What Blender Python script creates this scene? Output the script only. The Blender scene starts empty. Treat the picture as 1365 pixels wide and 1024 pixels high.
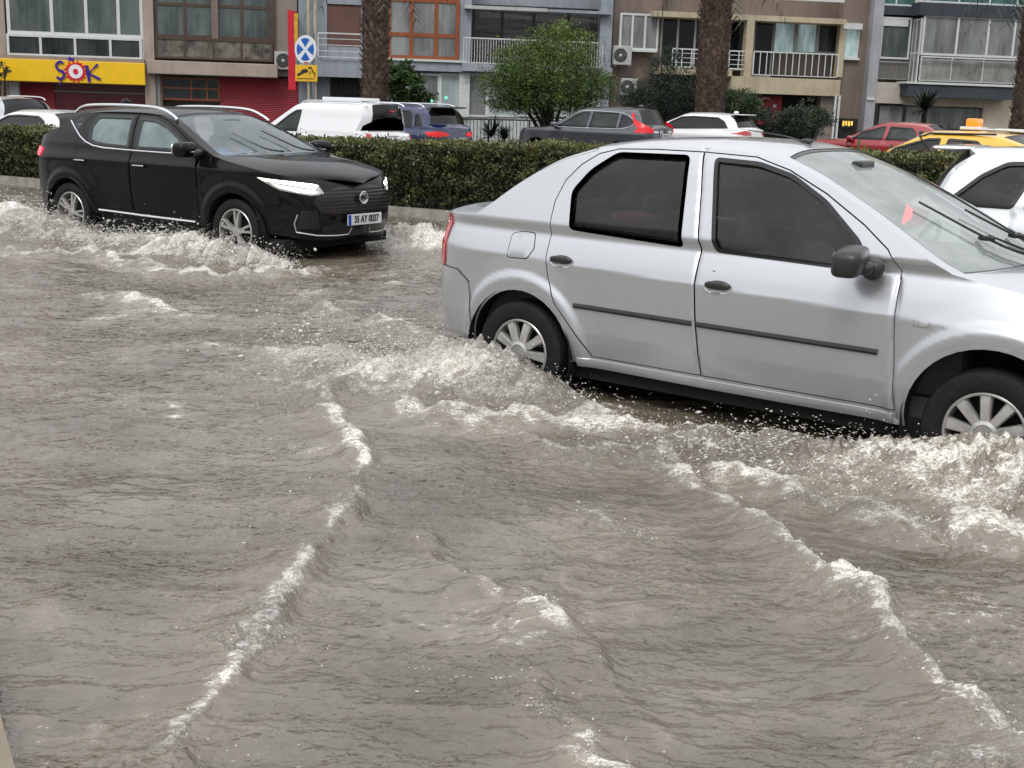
import bpy, bmesh, math, random
import numpy as np
from mathutils import Vector, Matrix
from mathutils.geometry import delaunay_2d_cdt

random.seed(7)
rng = np.random.default_rng(11)
SC = bpy.context.scene
COL = bpy.data.collections.new("place"); SC.collection.children.link(COL)

# ------------------------------------------------------------------ helpers
def mesh_data(name, verts, faces, mat=None, normals=None, smooth=True):
    me = bpy.data.meshes.new(name)
    me.from_pydata([tuple(map(float, v)) for v in verts], [], [tuple(int(i) for i in f) for f in faces])
    if smooth:
        me.polygons.foreach_set('use_smooth', [True] * len(me.polygons))
    if mat: me.materials.append(mat)
    me.update()
    if normals is not None and len(me.vertices) == len(normals):
        me.normals_split_custom_set_from_vertices([tuple(map(float, n)) for n in normals])
    return me

def link(name, me, parent=None, loc=None, rot=None):
    o = bpy.data.objects.new(name, me)
    COL.objects.link(o)
    if parent is not None: o.parent = parent
    if loc is not None: o.location = loc
    if rot is not None: o.rotation_euler = rot
    return o

def tag(o, label=None, cat=None, group=None, kind=None):
    if label: o['label'] = label
    if cat: o['category'] = cat
    if group: o['group'] = group
    if kind: o['kind'] = kind
    return o

def thing(name, label, cat, loc=(0, 0, 0), rotz=0.0, group=None, kind=None):
    o = bpy.data.objects.new(name, None); COL.objects.link(o)
    o.empty_display_size = .1
    o.location = loc; o.rotation_euler = (0, 0, rotz)
    return tag(o, label, cat, group, kind)

class MB:
    """collects shapes, builds ONE mesh object"""
    def __init__(s): s.v = []; s.f = []; s.n = []; s.hasn = True
    def add(s, verts, faces, normals=None):
        k = len(s.v)
        s.v.extend([tuple(map(float, p)) for p in verts])
        s.f.extend([tuple(int(i) + k for i in f) for f in faces])
        if normals is None: s.hasn = False
        else: s.n.extend(normals)
        return s
    def box(s, x0, y0, z0, x1, y1, z1, bev=0.0):
        if x0 > x1: x0, x1 = x1, x0
        if y0 > y1: y0, y1 = y1, y0
        if z0 > z1: z0, z1 = z1, z0
        if bev > 0:
            bm = bmesh.new(); bmesh.ops.create_cube(bm, size=1)
            for v in bm.verts:
                v.co = Vector(((x0+x1)/2+v.co.x*(x1-x0), (y0+y1)/2+v.co.y*(y1-y0), (z0+z1)/2+v.co.z*(z1-z0)))
            bmesh.ops.bevel(bm, geom=bm.edges[:], offset=min(bev, .45*min(x1-x0, y1-y0, z1-z0)), segments=2, profile=.6, affect='EDGES')
            bm.verts.index_update()
            s.add([v.co[:] for v in bm.verts], [[v.index for v in f.verts] for f in bm.faces]); bm.free()
            return s
        P = [(x0,y0,z0),(x1,y0,z0),(x1,y1,z0),(x0,y1,z0),(x0,y0,z1),(x1,y0,z1),(x1,y1,z1),(x0,y1,z1)]
        return s.add(P, [(0,3,2,1),(4,5,6,7),(0,1,5,4),(1,2,6,5),(2,3,7,6),(3,0,4,7)])
    def tube(s, pts, r, n=8, r2=None, cap=True):
        pts = [Vector(p) for p in pts]; m = len(pts); V = []; F = []
        for i, p in enumerate(pts):
            t = (pts[min(i+1, m-1)] - pts[max(i-1, 0)]).normalized()
            a = t.cross(Vector((0, 0, 1)))
            if a.length < 1e-3: a = t.cross(Vector((1, 0, 0)))
            a.normalize(); b = t.cross(a)
            rr = r if r2 is None else r + (r2 - r) * i / max(1, m-1)
            for k in range(n):
                an = 2*math.pi*k/n
                V.append(p + a*(rr*math.cos(an)) + b*(rr*math.sin(an)))
        for i in range(m-1):
            for k in range(n):
                F.append((i*n+k, i*n+(k+1) % n, (i+1)*n+(k+1) % n, (i+1)*n+k))
        if cap: F.append(tuple(range(n))[::-1]); F.append(tuple((m-1)*n+k for k in range(n)))
        return s.add(V, F)
    def lathe(s, prof, n=32, axis='y', c=(0, 0, 0)):
        """prof: [(r, a)] a along axis"""
        V = []; F = []
        for (r, a) in prof:
            for k in range(n):
                t = 2*math.pi*k/n
                if axis == 'y': V.append((c[0]+r*math.cos(t), c[1]+a, c[2]+r*math.sin(t)))
                else: V.append((c[0]+r*math.cos(t), c[1]+r*math.sin(t), c[2]+a))
        for i in range(len(prof)-1):
            for k in range(n):
                F.append((i*n+k, i*n+(k+1) % n, (i+1)*n+(k+1) % n, (i+1)*n+k))
        return s.add(V, F)
    def blob(s, c, r, e=2.6, n=14, rot=None):
        """superellipsoid"""
        V = []; F = []
        sg = lambda v, p: math.copysign(abs(v)**p, v)
        for i in range(n+1):
            ph = -math.pi/2 + math.pi*i/n
            for k in range(2*n):
                th = 2*math.pi*k/(2*n)
                p = Vector((r[0]*sg(math.cos(ph), 2/e)*sg(math.cos(th), 2/e), r[1]*sg(math.cos(ph), 2/e)*sg(math.sin(th), 2/e), r[2]*sg(math.sin(ph), 2/e)))
                if rot is not None: p = rot @ p
                V.append((c[0]+p.x, c[1]+p.y, c[2]+p.z))
        for i in range(n):
            for k in range(2*n):
                F.append((i*2*n+k, i*2*n+(k+1) % (2*n), (i+1)*2*n+(k+1) % (2*n), (i+1)*2*n+k))
        return s.add(V, F)
    def prism(s, poly, y0, y1, plane='xz'):
        """extrude 2-D polygon"""
        n = len(poly)
        def m(a, b, y):
            return (a, y, b) if plane == 'xz' else ((y, a, b) if plane == 'yz' else (a, b, y))
        V = [m(a, b, y0) for a, b in poly] + [m(a, b, y1) for a, b in poly]
        F = [tuple(range(n)), tuple(range(2*n-1, n-1, -1))] + [(i, i+n, (i+1) % n+n, (i+1) % n) for i in range(n)]
        return s.add(V, F)
    def build(s, name, mat, parent=None, smooth=False, label=None, recalc=True):
        me = mesh_data(name, s.v, s.f, mat, s.n if (s.hasn and s.n) else None, smooth or (s.hasn and bool(s.n)))
        if recalc and not (s.hasn and s.n):
            bm = bmesh.new(); bm.from_mesh(me); bmesh.ops.recalc_face_normals(bm, faces=bm.faces); bm.to_mesh(me); bm.free()
        if smooth and not (s.hasn and s.n):
            try: me.set_sharp_from_angle(angle=math.radians(38))
            except Exception: pass
        o = link(name, me, parent)
        if label: o['label'] = label
        return o

def lin(c):
    if isinstance(c, str):
        c = c.lstrip('#'); c = [int(c[i:i+2], 16)/255 for i in (0, 2, 4)]
    return tuple((x/12.92 if x <= .04045 else ((x+.055)/1.055)**2.4) for x in c)

def new_mat(name):
    m = bpy.data.materials.new(name); m.use_nodes = True
    nt = m.node_tree; b = nt.nodes['Principled BSDF']
    return m, nt, b

def noise_node(nt, scale, detail=4, rough=.55, coord='Object', vec=None, stretch=None):
    tc = nt.nodes.new('ShaderNodeTexCoord'); n = nt.nodes.new('ShaderNodeTexNoise')
    n.inputs['Scale'].default_value = scale; n.inputs['Detail'].default_value = detail; n.inputs['Roughness'].default_value = rough
    src = tc.outputs[coord]
    if stretch:
        mp = nt.nodes.new('ShaderNodeMapping'); mp.inputs['Scale'].default_value = stretch
        nt.links.new(src, mp.inputs['Vector']); src = mp.outputs['Vector']
    nt.links.new(src, n.inputs['Vector'])
    return n

def ramp(nt, fac, stops):
    r = nt.nodes.new('ShaderNodeValToRGB'); e = r.color_ramp.elements
    while len(e) < len(stops): e.new(.5)
    for k, (p, c) in enumerate(stops):
        e[k].position = p; e[k].color = (*c[:3], 1)
    nt.links.new(fac, r.inputs['Fac']); return r

def surf(name, col, rough=.6, metal=0.0, var=.15, scale=6, bump=0.0, bscale=None, coat=0.0, spec=.5, emis=None, estr=0, detail=5, stretch=None, dark=None):
    """procedural surface: base colour broken up by noise, optional bump"""
    m, nt, b = new_mat(name)
    c = lin(col) if isinstance(col, str) else col
    n = noise_node(nt, scale, detail, .6, stretch=stretch)
    lo = tuple(x*(1-var) for x in c) if dark is None else dark
    hi = tuple(min(1, x*(1+var)) for x in c)
    r = ramp(nt, n.outputs['Fac'], [(.3, lo), (.7, hi)])
    nt.links.new(r.outputs['Color'], b.inputs['Base Color'])
    b.inputs['Roughness'].default_value = rough; b.inputs['Metallic'].default_value = metal
    b.inputs['Specular IOR Level'].default_value = spec
    if coat: b.inputs['Coat Weight'].default_value = coat; b.inputs['Coat Roughness'].default_value = .04
    if bump:
        n2 = noise_node(nt, bscale or scale*4, 6, .65, stretch=stretch)
        bp = nt.nodes.new('ShaderNodeBump'); bp.inputs['Strength'].default_value = bump; bp.inputs['Distance'].default_value = .02
        nt.links.new(n2.outputs['Fac'], bp.inputs['Height']); nt.links.new(bp.outputs['Normal'], b.inputs['Normal'])
    if emis is not None:
        b.inputs['Emission Color'].default_value = (*(lin(emis) if isinstance(emis, str) else emis), 1); b.inputs['Emission Strength'].default_value = estr
    return m

def paint(name, col, metal=.0, rough=.3, drops=True, dirt=.45, coat=1.0, spec=.5):
    """wet car paint: clear coat, faint dirt near the bottom, water beads as bump"""
    m, nt, b = new_mat(name)
    c = lin(col) if isinstance(col, str) else col
    tc = nt.nodes.new('ShaderNodeTexCoord'); sx = nt.nodes.new('ShaderNodeSeparateXYZ'); nt.links.new(tc.outputs['Object'], sx.inputs[0])
    mr = nt.nodes.new('ShaderNodeMapRange'); mr.inputs['From Min'].default_value = .25; mr.inputs['From Max'].default_value = .75
    mr.inputs['To Min'].default_value = dirt; mr.inputs['To Max'].default_value = 0.0
    nt.links.new(sx.outputs['Z'], mr.inputs['Value'])
    n = noise_node(nt, 5, 8, .7)
    mul = nt.nodes.new('ShaderNodeMath'); mul.operation = 'MULTIPLY'; nt.links.new(mr.outputs[0], mul.inputs[0]); nt.links.new(n.outputs['Fac'], mul.inputs[1])
    mix = nt.nodes.new('ShaderNodeMix'); mix.data_type = 'RGBA'
    nt.links.new(mul.outputs[0], mix.inputs['Factor']); mix.inputs['A'].default_value = (*c, 1)
    mix.inputs['B'].default_value = (.16, .135, .11, 1)
    nt.links.new(mix.outputs['Result'], b.inputs['Base Color'])
    b.inputs['Metallic'].default_value = metal; b.inputs['Roughness'].default_value = rough
    b.inputs['Coat Weight'].default_value = coat; b.inputs['Coat Roughness'].default_value = .05; b.inputs['Specular IOR Level'].default_value = spec
    if drops:
        v = nt.nodes.new('ShaderNodeTexVoronoi'); v.inputs['Scale'].default_value = 85; v.inputs['Randomness'].default_value = 1
        nt.links.new(tc.outputs['Object'], v.inputs['Vector'])
        r = ramp(nt, v.outputs['Distance'], [(.0, (1, 1, 1)), (.28, (0, 0, 0))])
        n3 = noise_node(nt, 18, 2, .5); r3 = ramp(nt, n3.outputs['Fac'], [(.45, (0, 0, 0)), (.6, (1, 1, 1))])
        m2 = nt.nodes.new('ShaderNodeMath'); m2.operation = 'MULTIPLY'
        nt.links.new(r.outputs['Color'], m2.inputs[0]); nt.links.new(r3.outputs['Color'], m2.inputs[1])
        bp = nt.nodes.new('ShaderNodeBump'); bp.inputs['Strength'].default_value = .16; bp.inputs['Distance'].default_value = .003
        nt.links.new(m2.outputs[0], bp.inputs['Height']); nt.links.new(bp.outputs['Normal'], b.inputs['Coat Normal'])
    return m

def glass(name, tint=(.25, .28, .28), body=(.03, .035, .035), opaque=.25, rough=.03, spec=.5, haze=(.5, .55, .55)):
    """tinted pane: part see-through tint, part diffuse body/haze, plus sharp reflection"""
    m = bpy.data.materials.new(name); m.use_nodes = True; nt = m.node_tree
    for n in list(nt.nodes):
        if n.type != 'OUTPUT_MATERIAL': nt.nodes.remove(n)
    out = [n for n in nt.nodes if n.type == 'OUTPUT_MATERIAL'][0]
    tr = nt.nodes.new('ShaderNodeBsdfTransparent'); tr.inputs[0].default_value = (*tint, 1)
    df = nt.nodes.new('ShaderNodeBsdfDiffuse')
    nz = noise_node(nt, 3.0, 4, .6); rp = ramp(nt, nz.outputs['Fac'], [(.35, body), (.7, haze)])
    nt.links.new(rp.outputs['Color'], df.inputs['Color'])
    gl = nt.nodes.new('ShaderNodeBsdfGlossy'); gl.inputs['Roughness'].default_value = rough
    m1 = nt.nodes.new('ShaderNodeMixShader'); m1.inputs[0].default_value = opaque
    nt.links.new(tr.outputs[0], m1.inputs[1]); nt.links.new(df.outputs[0], m1.inputs[2])
    fr = nt.nodes.new('ShaderNodeFresnel'); fr.inputs['IOR'].default_value = 1.52
    m2 = nt.nodes.new('ShaderNodeMixShader')
    nt.links.new(fr.outputs[0], m2.inputs[0]); nt.links.new(m1.outputs[0], m2.inputs[1]); nt.links.new(gl.outputs[0], m2.inputs[2])
    nt.links.new(m2.outputs[0], out.inputs['Surface'])
    return m

def emit(name, col, strength, base=None):
    m, nt, b = new_mat(name)
    c = lin(col) if isinstance(col, str) else col
    b.inputs['Base Color'].default_value = (*(base or c), 1)
    b.inputs['Roughness'].default_value = .2
    n = noise_node(nt, 40, 2, .5); r = ramp(nt, n.outputs['Fac'], [(.3, tuple(.55*x for x in c)), (.6, c)])
    nt.links.new(r.outputs['Color'], b.inputs['Emission Color']); b.inputs['Emission Strength'].default_value = strength
    return m

# value-gradient noise for numpy
_perm = rng.permutation(4096)
_g = rng.uniform(0, 2*np.pi, 4096); _gx, _gy = np.cos(_g), np.sin(_g)
def pnoise(x, y):
    xi = np.floor(x).astype(np.int64); yi = np.floor(y).astype(np.int64)
    xf = x-xi; yf = y-yi
    u = xf*xf*xf*(xf*(xf*6-15)+10); v = yf*yf*yf*(yf*(yf*6-15)+10)
    def h(a, b): return _perm[(_perm[a & 4095] + b) & 4095]
    def g(a, b, dx, dy):
        k = h(a, b); return _gx[k]*dx + _gy[k]*dy
    n00 = g(xi, yi, xf, yf); n10 = g(xi+1, yi, xf-1, yf); n01 = g(xi, yi+1, xf, yf-1); n11 = g(xi+1, yi+1, xf-1, yf-1)
    return ((n00*(1-u)+n10*u)*(1-v) + (n01*(1-u)+n11*u)*v)*1.5
def fbm(x, y, o=4, lac=2.03, gain=.5):
    r = 0; a = 1
    for i in range(o):
        r = r + a*pnoise(x+17.3*i, y-9.1*i); x = x*lac; y = y*lac; a *= gain
    return r
def sstep(a, b, x):
    t = np.clip((x-a)/(b-a), 0, 1); return t*t*(3-2*t)

# ------------------------------------------------------------------ camera (hand-held phone on the near pavement)
CF, CPIT, CROLL, CH = 1650.0, .2248, .0327, 1.717
def setup_camera():
    cd = bpy.data.cameras.new("camera"); cam = bpy.data.objects.new("camera", cd); COL.objects.link(cam)
    cp, sp = math.cos(CPIT), math.sin(CPIT); c, s = math.cos(CROLL), math.sin(CROLL)
    F = Vector((0, cp, -sp)); R0 = Vector((1, 0, 0)); D0 = Vector((0, -sp, -cp))
    R = R0*c - D0*s; D = R0*s + D0*c
    M = Matrix((R, -D, -F)).transposed().to_4x4(); M.translation = Vector((0, 0, CH))
    cam.matrix_world = M
    cd.sensor_width = 36; cd.sensor_fit = 'HORIZONTAL'; cd.lens = CF/1365*36
    cd.clip_start = .1; cd.clip_end = 3000
    SC.camera = cam
setup_camera()
_c, _s = math.cos(CROLL), math.sin(CROLL); _cp, _sp = math.cos(CPIT), math.sin(CPIT)
def ray(px, py):
    """survey of the photograph: direction in which a photographed point lies"""
    F = Vector((0, _cp, -_sp)); R0 = Vector((1, 0, 0)); D0 = Vector((0, -_sp, -_cp))
    return F + (R0*_c - D0*_s)*((px-682.5)/CF) + (R0*_s + D0*_c)*((py-512)/CF)
def at_y(px, py, y):
    d = ray(px, py); t = y/d.y; return Vector((t*d.x, y, CH+t*d.z))

# ------------------------------------------------------------------ light
def setup_light():
    w = bpy.data.worlds.new("World"); SC.world = w; w.use_nodes = True
    nt = w.node_tree; bg = nt.nodes['Background']
    sky = nt.nodes.new('ShaderNodeTexSky'); sky.sky_type = 'NISHITA'; sky.sun_disc = False
    el, rot = math.radians(52), math.radians(200)
    sky.sun_elevation = el; sky.sun_rotation = rot; sky.air_density = 1.2; sky.dust_density = 6.0; sky.ozone_density = 1.0
    hs = nt.nodes.new('ShaderNodeHueSaturation'); hs.inputs['Saturation'].default_value = .18
    nt.links.new(sky.outputs[0], hs.inputs['Color'])
    # cloud deck: pale and brighter overhead, soft mottling
    tc = nt.nodes.new('ShaderNodeTexCoord'); nz = nt.nodes.new('ShaderNodeTexNoise'); nz.inputs['Scale'].default_value = 2.2; nz.inputs['Detail'].default_value = 5
    nt.links.new(tc.outputs['Generated'], nz.inputs['Vector'])
    r = ramp(nt, nz.outputs['Fac'], [(.3, (.62, .63, .65)), (.7, (1.12, 1.12, 1.1))])
    mx = nt.nodes.new('ShaderNodeMix'); mx.data_type = 'RGBA'; mx.blend_type = 'MULTIPLY'; mx.inputs['Factor'].default_value = 1
    nt.links.new(hs.outputs[0], mx.inputs['A']); nt.links.new(r.outputs['Color'], mx.inputs['B'])
    # overcast: even grey light mixed with the sky
    m2 = nt.nodes.new('ShaderNodeMix'); m2.data_type = 'RGBA'; m2.inputs['Factor'].default_value = .75
    sx = nt.nodes.new('ShaderNodeSeparateXYZ'); nt.links.new(tc.outputs['Generated'], sx.inputs[0])
    rz = ramp(nt, sx.outputs['Z'], [(.0, (2.4, 2.5, 2.6)), (.12, (4.2, 4.3, 4.45)), (.32, (11.5, 11.8, 12.2)), (.8, (19.5, 19.9, 20.5))])
    # the street opens up ahead; rows of buildings darken the low sky behind the photographer
    rf = ramp(nt, sx.outputs['Z'], [(.0, (8.6, 8.8, 9.1)), (.12, (10.0, 10.2, 10.6)), (.32, (12.0, 12.3, 12.7)), (.8, (18.5, 18.9, 19.5))])
    ry = nt.nodes.new('ShaderNodeMapRange'); ry.interpolation_type = 'SMOOTHSTEP'; ry.inputs['From Min'].default_value = -.25; ry.inputs['From Max'].default_value = .25
    nt.links.new(sx.outputs['Y'], ry.inputs['Value'])
    mf = nt.nodes.new('ShaderNodeMix'); mf.data_type = 'RGBA'; nt.links.new(ry.outputs[0], mf.inputs['Factor']); nt.links.new(rz.outputs['Color'], mf.inputs['A']); nt.links.new(rf.outputs['Color'], mf.inputs['B'])
    nt.links.new(mx.outputs['Result'], m2.inputs['A']); nt.links.new(mf.outputs['Result'], m2.inputs['B'])
    nt.links.new(m2.outputs['Result'], bg.inputs['Color'])
    bg.inputs['Strength'].default_value = .1
    ld = bpy.data.lights.new("sun", 'SUN'); ld.energy = 1.15; ld.angle = math.radians(18); ld.color = (1, .97, .93)
    lo = bpy.data.objects.new("sun", ld); COL.objects.link(lo)
    # direction towards sun
    d = Vector((math.sin(rot)*math.cos(el), math.cos(rot)*math.cos(el), math.sin(el)))
    lo.rotation_euler = d.to_track_quat('Z', 'Y').to_euler(); lo.location = (0, 0, 30)
setup_light()
SC.view_settings.view_transform = 'Standard'; SC.view_settings.look = 'None'; SC.view_settings.exposure = 0; SC.view_settings.gamma = 1
SC.cycles.max_bounces = 8; SC.cycles.transparent_max_bounces = 12
WAVES = {
    'A': [(-1.04, 6.68, 0.3, 0.02), (-0.92, 6.22, 0.9, 0.03), (-0.78, 5.83, 0.9, 0.035), (-0.65, 5.42, 1, 0.035), (-0.64, 5.05, 0.5, 0.03), (-0.63, 4.64, 1, 0.035), (-0.7, 4.43, 0.4, 0.03), (-0.7, 4.04, 0.9, 0.035), (-0.72, 3.77, 1, 0.04), (-0.74, 3.45, 1, 0.035), (-0.75, 3.26, 0.7, 0.03), (-0.8, 3.06, 0.4, 0.025), (-0.79, 2.91, 0.8, 0.02), (-0.78, 2.72, 0.4, 0.02)],
    'B': [(0.04, 5.89, 0.4, 0.03), (0.23, 5.62, 0.8, 0.035), (0.43, 5.67, 0.7, 0.03), (0.69, 5.78, 1, 0.04), (0.78, 5.46, 0.8, 0.035), (0.89, 5.06, 0.6, 0.035), (0.99, 4.64, 0.7, 0.04), (1.1, 4.33, 1, 0.045), (1.16, 4.13, 1, 0.05), (1.24, 3.96, 1, 0.05), (1.25, 3.61, 0.8, 0.045), (1.29, 3.45, 0.5, 0.04), (1.32, 3.23, 0.8, 0.04), (1.35, 3.08, 0.7, 0.04), (1.37, 2.96, 0.7, 0.04)],
    'C': [(-0.39, 4.5, 0.15, 0.02), (-0.2, 4.14, 0.5, 0.025), (-0.01, 3.86, 0.3, 0.025), (0.1, 3.81, 0.9, 0.03), (0.18, 3.72, 0.8, 0.03), (0.24, 3.53, 0.1, 0.02), (0.38, 3.15, 0.1, 0.015), (0.4, 2.96, 0.3, 0.012)],
    'D': [(0.24, 4.74, 0.3, 0.015), (0.37, 4.68, 0.8, 0.02), (0.47, 4.54, 0.6, 0.018), (0.6, 4.41, 0.4, 0.012)],
    'E': [(-1.18, 7.52, 0.6, 0.03), (-0.92, 7.3, 0.8, 0.035), (-0.68, 7.12, 0.7, 0.04), (-0.43, 7.06, 0.8, 0.05)],
    'E2': [(-0.97, 6.84, 1, 0.04), (-0.65, 6.47, 1, 0.05), (-0.36, 6.23, 1.2, 0.05), (-0.08, 6.21, 1.3, 0.05), (0.19, 6.21, 1.2, 0.05), (0.43, 6.4, 1, 0.04)],
    'G': [(0.46, 6.21, 0.8, 0.04), (0.69, 6.15, 0.9, 0.04), (0.91, 6.09, 0.8, 0.05), (1.15, 6.0, 0.9, 0.05), (1.36, 5.86, 0.6, 0.04)],
    'H': [(0.86, 5.45, 0.7, 0.03), (1.08, 5.33, 1, 0.04), (1.23, 5.09, 1.1, 0.05), (1.39, 4.96, 1.2, 0.05), (1.56, 4.78, 1.3, 0.05), (1.76, 4.76, 1.3, 0.05), (1.93, 4.64, 1.3, 0.05), (2.1, 4.55, 1.2, 0.05)],
    'I': [(-5.06, 12.09, 1, 0.04), (-4.6, 12.03, 1.2, 0.05), (-4.19, 12.14, 1.1, 0.05), (-3.75, 11.67, 1, 0.04), (-3.09, 11.08, 1.1, 0.04), (-2.56, 10.82, 1.2, 0.05), (-2.23, 11.19, 1.3, 0.05), (-1.96, 11.68, 1.1, 0.03)],
    'J': [(-3.02, 9.65, 0.8, 0.02), (-2.88, 9.49, 0.9, 0.02), (-2.48, 9.04, 0.3, 0.012), (-2.08, 8.79, 0.3, 0.01)],
    'K': [(-1.52, 9.7, 0.7, 0.02), (-1.35, 9.37, 0.8, 0.025), (-1.08, 8.98, 0.3, 0.02), (-0.97, 9.07, 0.9, 0.03), (-0.77, 8.64, 0.6, 0.02), (-0.57, 8.41, 0.6, 0.02)],
    'Lw': [(-1.71, 7.17, 0.3, 0.02), (-1.49, 7.0, 0.6, 0.02), (-1.2, 6.81, 0.8, 0.03), (-1.02, 6.78, 0.5, 0.03)],
    'M': [(-1.53, 13.41, 0.3, 0.03), (-1.37, 14.2, 0.9, 0.05), (-0.9, 13.73, 0.9, 0.04), (-0.71, 13.29, 0.5, 0.03)],
    'N': [(0.06, 3.26, 0.1, 0.015), (0.15, 3.05, 0.7, 0.015), (0.23, 2.85, 0.8, 0.015), (0.31, 2.8, 0.5, 0.015)],
    'O': [(-2.46, 7.74, 0.3, 0.01), (-2.08, 7.93, 0.5, 0.015), (-1.6, 7.76, 0.5, 0.015), (-1.17, 7.48, 0.5, 0.02)],
}
# ------------------------------------------------------------------ flooded road
WATER_Z = .10
def car_to_world(pose, x, lat, z=0.0):
    px, py, th = pose
    return np.array([px + x*math.cos(th) - lat*math.sin(th), py - x*math.sin(th) - lat*math.cos(th), z])
LOGAN = (.522, 7.692, .6295)
SUVP = (-4.513, 14.585, .5823)
WHITE = (4.17, 10.42, .5823)

def seg_field(P, pts):
    """distance, signed side and interpolated attributes (foam, height) to a polyline"""
    best = np.full(P.shape[0], 9.0); fo = np.zeros(P.shape[0]); he = np.zeros(P.shape[0]); sd = np.zeros(P.shape[0]); tt = np.zeros(P.shape[0])
    acc = 0
    for (a, b) in zip(pts[:-1], pts[1:]):
        A = np.array(a[:2]); d = np.array(b[:2])-A; L = np.hypot(*d)
        q = P-A; t = np.clip((q@d)/(L*L), 0, 1)
        r = q - t[:, None]*d; ds = np.hypot(r[:, 0], r[:, 1])
        m = ds < best
        best[m] = ds[m]; fo[m] = a[2]+(b[2]-a[2])*t[m]; he[m] = a[3]+(b[3]-a[3])*t[m]
        sd[m] = np.sign(d[0]*q[m, 1]-d[1]*q[m, 0]); tt[m] = acc+t[m]*L; acc += L
    return best, fo, he, sd, tt

# mounds thrown up by the wheels: (pose, x, lat, radius along, radius across, height, foam)
MOUNDS = [
    (LOGAN, -.10, 1.02, .42, .22, .16, 1.0), (LOGAN, -.50, 1.18, .45, .28, .09, .9), (LOGAN, -.25, .85, .35, .20, .15, .8), (LOGAN, -1.05, 1.05, .4, .3, .07, .7),
    (LOGAN, .30, 1.05, .35, .16, .10, .55),
    (LOGAN, 2.55, 1.12, .40, .24, .17, .50), (LOGAN, 2.05, 1.25, .40, .26, .12, .42), (LOGAN, 2.75, .92, .34, .16, .16, .40), (LOGAN, 3.05, 1.2, .42, .3, .15, .45),
    (SUVP, -.45, 1.15, .75, .35, .22, 1.0), (SUVP, .2, 1.1, .45, .24, .16, .8), (SUVP, -1.3, 1.3, .7, .4, .16, .9),
    (SUVP, 2.35, 1.2, .65, .32, .20, 1.0), (SUVP, 1.7, 1.35, .5, .35, .12, .9), (SUVP, 3.0, 1.25, .5, .28, .13, .9),
    (SUVP, 3.4, -1.3, .9, .4, .2, 1.0), (SUVP, -.4, -1.3, .9, .4, .2, 1.0),
    (WHITE, 0, 1.1, .6, .3, .18, 1.0), (WHITE, 2.5, 1.1, .6, .3, .18, 1.0),
]

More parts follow.
